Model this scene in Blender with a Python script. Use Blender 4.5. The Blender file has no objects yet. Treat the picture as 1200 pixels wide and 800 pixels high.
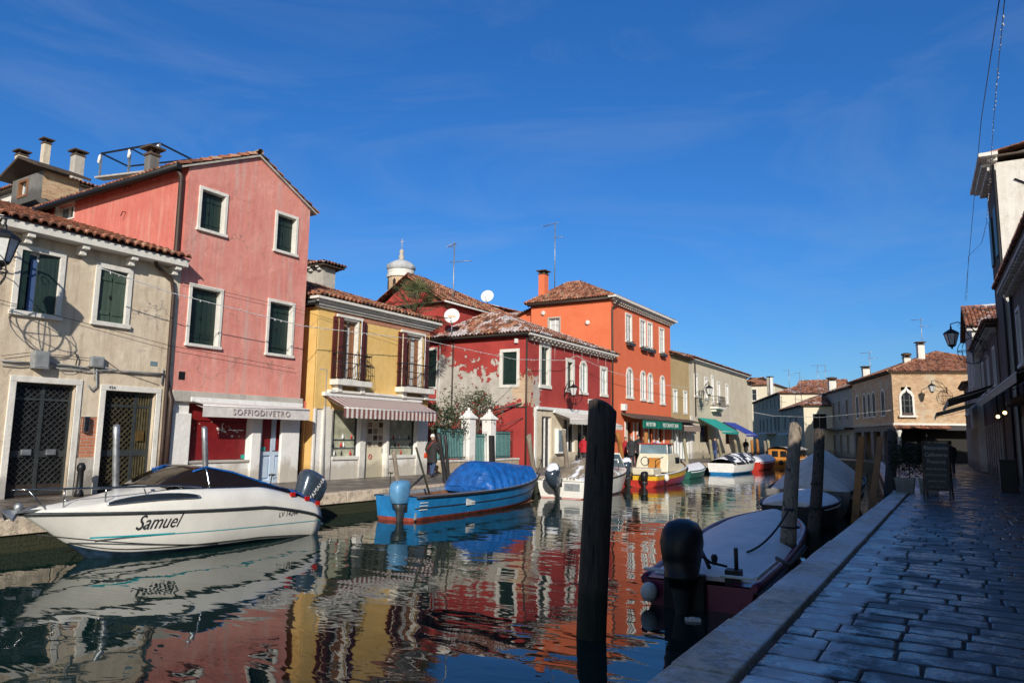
import bpy, bmesh, math, random
from math import sin, cos, pi, radians as rad, sqrt, atan2
from mathutils import Vector, Matrix
random.seed(7)
C = bpy.context.scene.collection
V = Vector
# ------------------------------------------------------------------ survey: turns a sighting into a point on a real plane
F, PP, ROLL, EYE = 832.0, 111.4, 0.015, 1.62
PITCH = math.atan(PP / F)
def _ray0(px, py):
    x, y = px - 600, 400 - py
    c, s = cos(ROLL), sin(ROLL)
    xx, yy = x * c - y * s, x * s + y * c
    return xx, F * cos(PITCH) - yy * sin(PITCH), F * sin(PITCH) + yy * cos(PITCH)
_v = _ray0(1120, 519.2)
HEAD = atan2(_v[0], _v[1])
def ray(px, py):
    x, y, z = _ray0(px, py)
    c, s = cos(HEAD), sin(HEAD)
    return V((x * c - y * s, x * s + y * c, z))
CAM = V((0, 0, EYE))
def sight(px, py, p, n):
    r = ray(px, py); n = V(n)
    return CAM + r * ((V(p) - CAM).dot(n) / r.dot(n))
def onz(px, py, z=0.0): return sight(px, py, (0, 0, z), (0, 0, 1))
def onx(px, py, x): return sight(px, py, (x, 0, 0), (1, 0, 0))
def ony(px, py, y): return sight(px, py, (0, y, 0), (0, 1, 0))
# ------------------------------------------------------------------ objects
def tag(o, label=None, cat=None, group=None, kind=None):
    if label: o['label'] = label
    if cat: o['category'] = cat
    if group: o['group'] = group
    if kind: o['kind'] = kind
    return o
def thing(name, label, cat, loc=(0, 0, 0), rz=0.0, group=None):
    o = bpy.data.objects.new(name, None); C.objects.link(o)
    o.empty_display_size = .2
    o.location = loc; o.rotation_euler = (0, 0, rz)
    return tag(o, label, cat, group)
KIDS = {}
def copy_tree(o, parent=None):
    c = o.copy(); C.objects.link(c)
    if parent is not None:
        c.parent = parent
        KIDS.setdefault(parent.name, []).append(c)
    for ch in KIDS.get(o.name, []): copy_tree(ch, c)
    return c
SPLIT = {'pilaster', 'pillar', 'gable', 'side_screen', 'deck_post', 'sticker', 'bracket', 'handle', 'jamb', 'panel', 'red_blind', 'coping', 'post', 'transom_trim', 'canopy_edge', 'hook', 'button', 'wooden_frame', 'side_deck', 'stay', 'bracket_arm', 'downpipe', 'cleat', 'rung'}
class M:
    def __init__(s): s.v = []; s.f = []; s.m = []; s.sm = []; s.rnd = []
    def poly(s, pts, m=0, smooth=False, rnd=0.5):
        n = len(s.v); s.v += [tuple(p) for p in pts]
        s.f.append(list(range(n, n + len(pts)))); s.m.append(m); s.sm.append(smooth); s.rnd.append(rnd)
    def box(s, a, b, m=0, rnd=.5):
        x0, x1 = sorted((a[0], b[0])); y0, y1 = sorted((a[1], b[1])); z0, z1 = sorted((a[2], b[2]))
        n = len(s.v)
        s.v += [(x, y, z) for z in (z0, z1) for y in (y0, y1) for x in (x0, x1)]
        for q in ((0, 2, 3, 1), (4, 5, 7, 6), (0, 1, 5, 4), (2, 6, 7, 3), (0, 4, 6, 2), (1, 3, 7, 5)):
            s.f.append([n + i for i in q]); s.m.append(m); s.sm.append(False); s.rnd.append(rnd)
    def bar(s, p, q, w, h=None, m=0, up=(0, 0, 1)):
        p, q = V(p), V(q); d = (q - p).normalized(); u = V(up)
        if abs(d.dot(u)) > .98: u = V((1, 0, 0))
        r = d.cross(u).normalized(); u = r.cross(d); h = h or w
        n = len(s.v)
        for c in (p, q):
            for a, b in ((-1, -1), (1, -1), (1, 1), (-1, 1)): s.v.append(tuple(c + r * (a * w / 2) + u * (b * h / 2)))
        for f in ((3, 2, 1, 0), (4, 5, 6, 7), (0, 1, 5, 4), (1, 2, 6, 5), (2, 3, 7, 6), (3, 0, 4, 7)):
            s.f.append([n + i for i in f]); s.m.append(m); s.sm.append(False); s.rnd.append(.5)
    def loft(s, rings, m=0, caps=True, smooth=True, closed=True):
        n = len(s.v); k = len(rings[0])
        for r in rings: s.v += [tuple(p) for p in r]
        for i in range(len(rings) - 1):
            for j in range(k if closed else k - 1):
                a, b = n + i * k + j, n + i * k + (j + 1) % k
                s.f.append([a, b, b + k, a + k]); s.m.append(m); s.sm.append(smooth); s.rnd.append(.5)
        if caps and closed:
            s.f.append(list(range(n + k - 1, n - 1, -1))); s.m.append(m); s.sm.append(False); s.rnd.append(.5)
            e = n + (len(rings) - 1) * k
            s.f.append(list(range(e, e + k))); s.m.append(m); s.sm.append(False); s.rnd.append(.5)
    def tube(s, pts, r, n=6, m=0, caps=True):
        pts = [V(p) for p in pts]; rs = r if isinstance(r, (list, tuple)) else [r] * len(pts)
        rings = []; pr = None
        for i, p in enumerate(pts):
            d = (pts[min(i + 1, len(pts) - 1)] - pts[max(i - 1, 0)])
            d = d.normalized() if d.length > 1e-9 else V((0, 0, 1))
            if pr is None:
                a = V((0, 0, 1)) if abs(d.z) < .9 else V((1, 0, 0))
                pr = d.cross(a).normalized()
            else:
                pr = (pr - d * pr.dot(d)); pr = pr.normalized() if pr.length > 1e-6 else d.orthogonal().normalized()
            q = d.cross(pr)
            rings.append([p + (pr * cos(2 * pi * j / n) + q * sin(2 * pi * j / n)) * rs[i] for j in range(n)])
        s.loft(rings, m, caps)
    def lathe(s, prof, c=(0, 0, 0), n=16, m=0, sx=1, sy=1, smooth=True):
        c = V(c)
        s.loft([[c + V((max(r, .0005) * cos(2 * pi * j / n) * sx, max(r, .0005) * sin(2 * pi * j / n) * sy, z)) for j in range(n)] for r, z in prof], m, True, smooth)
    def ball(s, c, r, m=0, n=10, k=6):
        r = r if isinstance(r, (tuple, list)) else (r, r, r); c = V(c)
        s.loft([[c + V((r[0] * cos(2 * pi * j / n) * sin(t), r[1] * sin(2 * pi * j / n) * sin(t), -r[2] * cos(t))) for j in range(n)]
                for t in [max(.05, min(pi - .05, pi * i / k)) for i in range(k + 1)]], m)
    def prism(s, pts, d, m=0, m2=None):
        d = V(d); a = [V(p) for p in pts]; b = [p + d for p in a]
        s.poly(list(reversed(a)), m); s.poly(b, m if m2 is None else m2)
        for i in range(len(a)):
            j = (i + 1) % len(a); s.poly([a[i], a[j], b[j], b[i]], m)
    def islands(s):
        par = {}
        def find(a):
            while par[a] != a: par[a] = par[par[a]]; a = par[a]
            return a
        key = [tuple(round(c, 4) for c in v) for v in s.v]
        for k in key: par.setdefault(k, k)
        for f in s.f:
            r = find(key[f[0]])
            for i in f[1:]: par[find(key[i])] = r; r = find(r)
        out = {}
        for i, f in enumerate(s.f): out.setdefault(find(key[f[0]]), []).append(i)
        return list(out.values())
    def build(s, name, mats, parent=None, weld=False, bevel=0, mods=None, tr=None):
        if name in SPLIT:
            isl = s.islands()
            if 1 < len(isl) < 90:
                o = None
                for fs in isl:
                    t = M(); 
                    for i in fs: t.poly([s.v[j] for j in s.f[i]], s.m[i], s.sm[i], s.rnd[i])
                    o = t.build0(name, mats, parent, 1e-5, bevel, mods, tr)
                return o
        return s.build0(name, mats, parent, weld, bevel, mods, tr)
    def build0(s, name, mats, parent=None, weld=False, bevel=0, mods=None, tr=None):
        me = bpy.data.meshes.new(name)
        vs = s.v if tr is None else [tuple(tr @ V(p)) for p in s.v]
        me.from_pydata(vs, [], s.f)
        mats = mats if isinstance(mats, (list, tuple)) else [mats]
        for mm in mats: me.materials.append(mm)
        me.polygons.foreach_set('material_index', s.m)
        me.polygons.foreach_set('use_smooth', s.sm)
        at = me.attributes.new('rnd', 'FLOAT', 'FACE'); at.data.foreach_set('value', s.rnd)
        if weld:
            b = bmesh.new(); b.from_mesh(me); bmesh.ops.remove_doubles(b, verts=b.verts, dist=weld if weld is not True else .001)
            bmesh.ops.recalc_face_normals(b, faces=b.faces); b.to_mesh(me); b.free()
        me.update()
        o = bpy.data.objects.new(name, me); C.objects.link(o)
        if parent is not None: o.parent = parent; KIDS.setdefault(parent.name, []).append(o)
        if bevel:
            md = o.modifiers.new('bevel', 'BEVEL'); md.width = bevel; md.segments = 2; md.limit_method = 'ANGLE'; md.angle_limit = rad(40)
        for kk, a in (mods or []):
            md = o.modifiers.new(kk.lower(), kk)
            for q, w in a.items(): setattr(md, q, w)
        return o
def struct(name, mb, mat, **k): return tag(mb.build(name, mat, **k), kind='structure')
# ------------------------------------------------------------------ materials
def nm(name):
    m = bpy.data.materials.new(name); m.use_nodes = True
    nt = m.node_tree; return m, nt, nt.nodes, nt.links, nt.nodes['Principled BSDF']
def N(nt, t, ins=None, **a):
    n = nt.nodes.new(t)
    for k, v in a.items(): setattr(n, k, v)
    for k, v in (ins or {}).items():
        if hasattr(v, 'is_linked') or hasattr(v, 'links'): nt.links.new(v, n.inputs[k])
        else: n.inputs[k].default_value = v
    return n
def c4(c): return (c[0], c[1], c[2], 1)
def coords(nt, sc=(1, 1, 1), kind='Object'):
    t = N(nt, 'ShaderNodeTexCoord'); return N(nt, 'ShaderNodeMapping', {'Vector': t.outputs[kind], 'Scale': sc}).outputs[0]
def noise(nt, vec, scale, detail=4, rough=.55, dist=0.0):
    return N(nt, 'ShaderNodeTexNoise', {'Vector': vec, 'Scale': scale, 'Detail': detail, 'Roughness': rough, 'Distortion': dist}).outputs[0]
def ramp(nt, fac, stops):
    r = N(nt, 'ShaderNodeValToRGB', {'Fac': fac}); e = r.color_ramp.elements
    while len(e) < len(stops): e.new(.5)
    for i, (p, c) in enumerate(stops): e[i].position = p; e[i].color = c4(c) if not isinstance(c, float) else (c, c, c, 1)
    return r.outputs[0]
def mix(nt, f, a, b, mode='MIX'):
    n = N(nt, 'ShaderNodeMix', data_type='RGBA', blend_type=mode)
    for i, v in ((0, f), (6, a), (7, b)):
        if hasattr(v, 'links'): nt.links.new(v, n.inputs[i])
        else: n.inputs[i].default_value = (c4(v) if isinstance(v, (tuple, list)) else v)
    return n.outputs[2]
def mth(nt, op, a, b=0.0, clamp=False):
    n = N(nt, 'ShaderNodeMath', operation=op, use_clamp=clamp)
    for i, v in ((0, a), (1, b)):
        if hasattr(v, 'links'): nt.links.new(v, n.inputs[i])
        else: n.inputs[i].default_value = v
    return n.outputs[0]
def bump(nt, bs, h, dist=.01, strength=1.0):
    b = N(nt, 'ShaderNodeBump', {'Height': h, 'Distance': dist, 'Strength': strength}); nt.links.new(b.outputs[0], bs.inputs['Normal']); return b
def setc(nt, bs, k, v):
    if hasattr(v, 'links'): nt.links.new(v, bs.inputs[k])
    else: bs.inputs[k].default_value = c4(v) if isinstance(v, (tuple, list)) else v
def simple(name, c, rough=.6, metal=0.0, var=.12, vs=6, bmp=0.0, bs_=60, emit=None, sp=None, coat=0):
    m, nt, nd, lk, bs = nm(name)
    v = coords(nt)
    f = noise(nt, v, vs, 5)
    lo = tuple(x * (1 - var * 1.6) for x in c); hi = tuple(min(1, x * (1 + var)) for x in c)
    setc(nt, bs, 'Base Color', ramp(nt, f, [(.3, lo), (.7, hi)]))
    rr = mth(nt, 'ADD', mth(nt, 'MULTIPLY', f, .2), rough - .1, True); setc(nt, bs, 'Roughness', rr)
    bs.inputs['Metallic'].default_value = metal
    if coat: bs.inputs['Coat Weight'].default_value = coat; bs.inputs['Coat Roughness'].default_value = .08
    if bmp: bump(nt, bs, noise(nt, v, bs_, 3), bmp)
    if emit: bs.inputs['Emission Color'].default_value = c4(c); bs.inputs['Emission Strength'].default_value = emit
    return m
def plaster(name, c1, c2, stain=None, sc=.9, dirt=(.2, .17, .14), amt=.5, low=None, rough=.9):
    """painted render: cloudy fading, runs of rain dirt, damp line at the foot"""
    m, nt, nd, lk, bs = nm(name)
    v = coords(nt)
    a = noise(nt, v, sc, 8, .62, .4)
    col = ramp(nt, a, [(.32, c1), (.68, c2)])
    vs = coords(nt, (2.2, 2.2, .22)); b = noise(nt, vs, 1.6, 5, .6)
    col = mix(nt, mth(nt, 'MULTIPLY', ramp(nt, b, [(.52, 0.0), (.75, 1.0)]), amt), col, stain or tuple(x * .62 for x in c1))
    d = noise(nt, v, 7, 6, .7)
    col = mix(nt, mth(nt, 'MULTIPLY', ramp(nt, d, [(.56, 0.0), (.8, 1.0)]), amt * .45), col, dirt)
    col = mix(nt, mth(nt, 'MULTIPLY', ramp(nt, noise(nt, v, 2.6, 7, .7, .8), [(.55, 0.0), (.72, 1.0)]), amt * .35), col, tuple(min(1, x * 1.25 + .05) for x in c2))
    if low is None: low = (.75, tuple(x * .66 for x in c1))
    if low:
        z = N(nt, 'ShaderNodeSeparateXYZ', {0: v}).outputs[2]
        f = mth(nt, 'ADD', mth(nt, 'MULTIPLY', z, -1 / low[0]), mth(nt, 'ADD', mth(nt, 'MULTIPLY', a, 1.6), .1))
        col = mix(nt, ramp(nt, f, [(.1, 0.0), (.45, 1.0)]), col, low[1])
    # hairline cracks and small chips
    vo = N(nt, 'ShaderNodeTexVoronoi', {'Vector': N(nt, 'ShaderNodeVectorMath', {0: v, 1: N(nt, 'ShaderNodeVectorMath', {0: N(nt, 'ShaderNodeTexNoise', {'Vector': v, 'Scale': 2.5, 'Detail': 4.0}).outputs[1], 'Scale': .9}, operation='SCALE').outputs[0]}, operation='ADD').outputs[0], 'Scale': .55}, feature='DISTANCE_TO_EDGE').outputs[0]
    ck = mth(nt, 'MULTIPLY', ramp(nt, vo, [(.0, 1.0), (.010, 0.0)]), ramp(nt, noise(nt, v, .7, 3), [(.48, 0.0), (.6, 1.0)]))
    col = mix(nt, mth(nt, 'MULTIPLY', ck, amt * .8), col, dirt)
    # washed out bands under sills and ledges, darker foot
    e = noise(nt, coords(nt, (5, 5, .35)), 1.3, 6, .7); col = mix(nt, mth(nt, 'MULTIPLY', ramp(nt, e, [(.5, 0.0), (.68, 1.0)]), amt * .38), col, tuple(min(1, x * 1.18 + .04) for x in c2))
    col = mix(nt, mth(nt, 'MULTIPLY', ramp(nt, noise(nt, v, 1.4, 9, .75, 1.0), [(.56, 0.0), (.60, 1.0)]), amt * .28), col, tuple(x * .8 for x in c1))
    setc(nt, bs, 'Base Color', col); bs.inputs['Roughness'].default_value = rough
    h = mth(nt, 'ADD', noise(nt, v, 45, 4), mth(nt, 'MULTIPLY', noise(nt, v, 4, 4), 2.0))
    bump(nt, bs, h, .012, .8)
    return m
def brickcol(nt, v, c1=(.36, .16, .09), c2=(.45, .27, .17), mort=(.42, .37, .31), bw=.30, bh=.085):
    s = N(nt, 'ShaderNodeSeparateXYZ', {0: v})
    u = N(nt, 'ShaderNodeCombineXYZ', {0: mth(nt, 'ADD', s.outputs[0], s.outputs[1]), 1: s.outputs[2], 2: 0.0})
    b = N(nt, 'ShaderNodeTexBrick', {'Vector': u.outputs[0], 'Color1': c4(c1), 'Color2': c4(c2), 'Mortar': c4(mort), 'Scale': 1.0,
          'Mortar Size': .012, 'Mortar Smooth': .3, 'Bias': 0.0, 'Brick Width': bw, 'Row Height': bh})
    return b.outputs[0], b.outputs[1]
def brickmat(name, c1, c2, mort=(.42, .37, .31), patch=None):
    m, nt, nd, lk, bs = nm(name); v = coords(nt)
    col, f = brickcol(nt, v, c1, c2, mort)
    a = noise(nt, v, 1.1, 7, .65); col = mix(nt, .32, col, ramp(nt, a, [(.3, tuple(x * .6 for x in c1)), (.7, tuple(min(1, x * 1.4) for x in c2))]), 'MIX')
    if patch: col = mix(nt, ramp(nt, noise(nt, v, .8, 8, .7), [(.52, 0.0), (.6, .85)]), col, patch)
    setc(nt, bs, 'Base Color', col); bs.inputs['Roughness'].default_value = .92
    bump(nt, bs, mth(nt, 'ADD', mth(nt, 'MULTIPLY', f, -1.0), mth(nt, 'MULTIPLY', noise(nt, v, 30, 4), .6)), .012)
    return m
def tilemat(name, snow=.0, base=((.20, .065, .035), (.42, .16, .085), (.50, .27, .17))):
    m, nt, nd, lk, bs = nm(name); v = coords(nt)
    at = N(nt, 'ShaderNodeAttribute', attribute_name='rnd').outputs[2]
    col = ramp(nt, at, [(.0, (.06, .035, .025)), (.2, base[0]), (.55, base[1]), (.85, base[2]), (1, (.30, .25, .18))])
    col = mix(nt, ramp(nt, noise(nt, v, 2.2, 6, .7), [(.5, 0.0), (.72, .8)]), col, (.10, .075, .055))
    col = mix(nt, ramp(nt, noise(nt, v, 9, 6, .7), [(.55, 0.0), (.75, .6)]), col, (.36, .30, .2))
    if snow:
        g = N(nt, 'ShaderNodeNewGeometry'); z = N(nt, 'ShaderNodeSeparateXYZ', {0: g.outputs['Normal']}).outputs[2]
        s = mth(nt, 'ADD', noise(nt, v, .8, 5, .6), mth(nt, 'MULTIPLY', noise(nt, v, 19, 4, .7), .5))
        s = mth(nt, 'ADD', s, mth(nt, 'MULTIPLY', at, .18))
        col = mix(nt, ramp(nt, mth(nt, 'MULTIPLY', s, 1.0), [(.985 - snow * .125, 0.0), (1.08 - snow * .125, .8)]), col, (.62, .62, .64))
    setc(nt, bs, 'Base Color', col); bs.inputs['Roughness'].default_value = .85
    bump(nt, bs, noise(nt, v, 30, 4), .008)
    return m
def woodmat(name, c1, c2, axis=2, sc=8, rough=.75, coat=0, weed=False):
    m, nt, nd, lk, bs = nm(name)
    s = [sc, sc, sc]; s[axis] = sc * .06
    v = coords(nt, tuple(s)); a = noise(nt, v, 1.6, 8, .7, .6)
    col = ramp(nt, a, [(.3, c1), (.7, c2)])
    col = mix(nt, ramp(nt, noise(nt, coords(nt), 1.3, 5), [(.45, 0.0), (.8, .5)]), col, tuple(x * .5 for x in c1))
    if weed:      # splits in the grain, and the weed band just above the waterline
        cr = noise(nt, coords(nt, (16, 16, .5)), 1.0, 4, .6, .3); col = mix(nt, ramp(nt, cr, [(.60, 0.0), (.64, .9)]), col, tuple(x * .18 for x in c1))
        z = N(nt, 'ShaderNodeSeparateXYZ', {0: coords(nt)}).outputs[2]
        k = mth(nt, 'ADD', mth(nt, 'MULTIPLY', z, -1.0), mth(nt, 'MULTIPLY', noise(nt, coords(nt), 4, 5, .7), .5)); col = mix(nt, ramp(nt, mth(nt, 'ADD', k, 2.0), [(.28, 0.0), (.42, .95)]), col, (.018, .022, .010))
        a = mth(nt, 'ADD', a, mth(nt, 'MULTIPLY', cr, -1.5))
    setc(nt, bs, 'Base Color', col); bs.inputs['Roughness'].default_value = rough
    if coat: bs.inputs['Coat Weight'].default_value = coat
    bump(nt, bs, a, .03 if weed else .012); return m
def glassmat(name, c, rough=.06, refl=.5):
    m, nt, nd, lk, bs = nm(name); v = coords(nt)
    setc(nt, bs, 'Base Color', ramp(nt, noise(nt, v, 1.2, 3), [(.35, tuple(x * .5 for x in c)), (.7, c)]))
    bs.inputs['Roughness'].default_value = rough; bs.inputs['Specular IOR Level'].default_value = refl
    bump(nt, bs, noise(nt, v, 1.5, 2), .01, .3); return m
MT = {}
def mk():
    MT['stone'] = plaster('stone_white', (.62, .60, .55), (.74, .72, .67), amt=.35, sc=2, stain=(.36, .34, .30))
    MT['stone_d'] = plaster('stone_grey', (.36, .33, .29), (.50, .47, .42), amt=.6, sc=2)
    MT['stone_w'] = plaster('stone_whitewash', (.72, .71, .68), (.80, .79, .77), amt=.2, sc=2, low=(.9, (.50, .46, .40)))
    MT['pale'] = plaster('render_pale', (.56, .45, .325), (.68, .59, .46), stain=(.38, .29, .21), amt=1.1, low=(1.5, (.36, .29, .21)))
    MT['pinkf'] = plaster('render_pink', (.60, .20, .165), (.70, .30, .245), stain=(.56, .38, .34), amt=1.1)
    MT['pinks'] = plaster('render_coral', (.55, .14, .11), (.62, .20, .155), stain=(.62, .34, .28), amt=.8)
    MT['yellow'] = plaster('render_yellow', (.68, .43, .13), (.76, .52, .20), stain=(.66, .50, .26), amt=.35)
    MT['orange'] = plaster('render_orange', (.66, .135, .055), (.72, .165, .07), stain=(.64, .18, .09), amt=.35, sc=.6)
    MT['orange_s'] = plaster('render_orange_side', (.66, .15, .06), (.72, .185, .08), stain=(.66, .22, .12), amt=.3, sc=.6)
    MT['ochre'] = plaster('render_ochre', (.42, .30, .14), (.50, .37, .19), amt=.3)
    MT['beige'] = plaster('render_beige', (.52, .45, .335), (.64, .57, .44), amt=.6, stain=(.34, .30, .24))
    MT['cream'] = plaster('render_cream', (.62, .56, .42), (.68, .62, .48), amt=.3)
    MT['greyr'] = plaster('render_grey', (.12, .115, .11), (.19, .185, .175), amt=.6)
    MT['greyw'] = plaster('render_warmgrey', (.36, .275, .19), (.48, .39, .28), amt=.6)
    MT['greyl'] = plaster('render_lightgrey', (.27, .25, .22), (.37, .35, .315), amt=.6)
    MT['deepred'] = plaster('render_deep_red', (.34, .035, .03), (.42, .055, .045), amt=.3, stain=(.28, .06, .05))
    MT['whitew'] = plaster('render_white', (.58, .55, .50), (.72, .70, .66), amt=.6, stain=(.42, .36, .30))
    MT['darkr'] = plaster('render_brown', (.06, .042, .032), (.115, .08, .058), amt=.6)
    MT['brick'] = brickmat('brick_buff', (.36, .17, .075), (.60, .42, .25), mort=(.56, .49, .38), patch=(.52, .44, .32))
    MT['brickr'] = brickmat('brick_red', (.40, .12, .06), (.50, .20, .11))
    MT['tile'] = tilemat('roof_tile'); MT['tile_s'] = tilemat('roof_tile_snow', 1.08); MT['tile_m'] = tilemat('roof_tile_dusted', .72); MT['slate'] = tilemat('cap_slab', 0, ((.05, .04, .035), (.09, .07, .06), (.13, .10, .08)))
    MT['green'] = woodmat('shutter_green', (.006, .019, .016), (.014, .036, .028), rough=.45)
    MT['green2'] = woodmat('shutter_green_faded', (.04, .065, .05), (.08, .12, .085), rough=.5)
    MT['maroon'] = woodmat('shutter_maroon', (.085, .018, .013), (.14, .034, .024), rough=.4)
    MT['doorb'] = woodmat('wood_brown', (.16, .07, .03), (.30, .14, .07))
    MT['eave'] = woodmat('eave_wood', (.05, .035, .025), (.10, .07, .05))
    MT['lblue'] = woodmat('door_lightblue', (.42, .52, .66), (.52, .62, .75), rough=.45)
    MT['iron'] = simple('iron_dark', (.025, .027, .03), .5, .6)
    MT['irong'] = simple('iron_grey', (.05, .058, .062), .5, .3)
    MT['copper'] = simple('pipe_brown', (.060, .038, .030), .55, .3)
    MT['steel'] = simple('steel', (.60, .61, .62), .25, 1.0)
    MT['galv'] = simple('galvanised', (.36, .38, .40), .45, .7, var=.25)
    MT['plast'] = simple('plastic_white', (.62, .63, .62), .5)
    MT['plgrey'] = simple('plastic_grey', (.26, .275, .285), .5, var=.2)
    MT['glassd'] = glassmat('glass_dark', (.02, .024, .028))
    MT['glassb'] = glassmat('glass_blue', (.20, .30, .36), refl=.6)
    MT['curtain'] = simple('curtain', (.55, .57, .58), .8, var=.2, vs=14)
    MT['paneg'] = simple('pane_grey', (.20, .215, .225), .15, var=.5, vs=3)
    MT['curtb'] = simple('curtain_blue', (.05, .10, .24), .8)
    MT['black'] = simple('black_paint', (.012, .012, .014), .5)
    MT['white'] = simple('white_paint', (.74, .74, .72), .5, var=.08)
    MT['snow'] = simple('snow', (.80, .82, .86), .75, var=.08, vs=3, bmp=.03, bs_=9)
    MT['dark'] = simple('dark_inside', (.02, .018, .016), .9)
    MT['teal'] = simple('awning_teal', (.01, .32, .27), .75, var=.12)
    MT['awblue'] = simple('awning_blue', (.02, .05, .34), .75)
    MT['awgreen'] = simple('sign_green', (.0, .16, .11), .5)
    MT['awbrown'] = simple('awning_brown', (.30, .22, .18), .8)
    MT['awgrey'] = simple('awning_grey', (.64, .60, .58), .85, var=.1)
    MT['red'] = simple('red_paint', (.42, .012, .010), .4)
    MT['shred'] = simple('shutter_red', (.20, .008, .010), .55, var=.15)
    MT['leaf'] = simple('leaf', (.045, .065, .025), .6, var=.5, vs=3)
    MT['leafd'] = simple('leaf_dark', (.02, .035, .015), .6, var=.5, vs=3)
    MT['leafy'] = simple('leaf_yellow', (.16, .15, .03), .6, var=.4, vs=3)
    MT['bark'] = woodmat('bark', (.08, .06, .045), (.16, .13, .1))
    MT['pile'] = woodmat('pile_wood', (.16, .13, .10), (.36, .30, .235), sc=14, weed=True)
    MT['piled'] = woodmat('pile_dark', (.030, .022, .016), (.10, .075, .055), sc=11, weed=True)
    MT['pileo'] = woodmat('pile_orange', (.26, .10, .02), (.42, .18, .04), sc=10)
    MT['pileg'] = woodmat('pile_green', (.22, .20, .12), (.36, .33, .22), sc=12)
    MT['skin'] = simple('skin', (.52, .30, .22), .5, var=.06)
    MT['hairm'] = simple('hair_dark', (.025, .018, .014), .6)
mk()
# ------------------------------------------------------------------ roofs of barrel tiles
def tiled(mb, e0, e1, t1, t0, w=.2, ln=.36, jit=.02):
    """slope e0-e1 = eave, t0-t1 = top edge (may be shorter, or one point)"""
    e0, e1, t0, t1 = V(e0), V(e1), V(t0), V(t1)
    U = (e1 - e0); L = U.length; U.normalize()
    nrm = U.cross((t0 + t1) / 2 - (e0 + e1) / 2).normalized()
    if nrm.z < 0: nrm = -nrm
    S = nrm.cross(U).normalized()
    if S.dot(t0 - e0) < 0: S = -S
    H = (t0 - e0).dot(S); a0 = (t0 - e0).dot(U); a1 = (t1 - e0).dot(U)
    mb.poly([e0 - nrm * .02, e1 - nrm * .02, t1 - nrm * .02, t0 - nrm * .02], 0, rnd=.1)
    nc = max(1, int(L / w)); w = L / nc
    prof = [(-.5, 0), (-.36, .058), (-.13, .09), (.13, .09), (.36, .058), (.5, 0)]
    for i in range(nc):
        u = (i + .5) * w
        vm = H
        if a0 > 1e-4 and u < a0: vm = min(vm, H * u / a0)
        if a1 < L - 1e-4 and u > a1: vm = min(vm, H * (L - u) / (L - a1))
        k = max(1, int(math.ceil(vm / ln - .3)))
        for r in range(k):
            v0 = r * ln - (.07 if r == 0 else .0); v1 = min(vm, (r + 1) * ln)
            if v1 - v0 < .05: continue
            ju = random.uniform(-jit, jit); jn = random.uniform(0, .015); rn = random.random(); j2 = random.uniform(-jit, jit)
            def P(a, h, v, sc, o): return e0 + U * (u + a * w * sc + o) + S * v + nrm * h
            lo = [P(a, h * 1.15 + .022 + jn, v0, 1.0, ju) for a, h in prof]
            hi = [P(a, h * .85, v1, .88, j2) for a, h in prof]
            for j in range(5): mb.poly([lo[j], lo[j + 1], hi[j + 1], hi[j]], 0, True, rn)
            lb = [P(a * .8, h * .9 - .004, v0, 1.0, ju) for a, h in prof]
            for j in range(5): mb.poly([lb[j], lb[j + 1], lo[j + 1], lo[j]], 0, False, rn * .5)
def ridge(mb, p, q, r=.11, ln=.38):
    p, q = V(p), V(q); L = (q - p).length; n = max(1, int(L / ln)); d = (q - p) / n
    s = d.cross(V((0, 0, 1))).normalized(); up = s.cross(d).normalized()
    for i in range(n):
        a = p + d * i; b = a + d * 1.06; rn = random.random()
        A = [a + s * (r * 1.1 * cos(t)) + up * (r * 1.0 * sin(t)) for t in [pi * k / 6 for k in range(7)]]
        B = [b + s * (r * .9 * cos(t)) + up * (r * .8 * sin(t)) for t in [pi * k / 6 for k in range(7)]]
        for k in range(6): mb.poly([A[k], A[k + 1], B[k + 1], B[k]], 0, True, rn)
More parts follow.
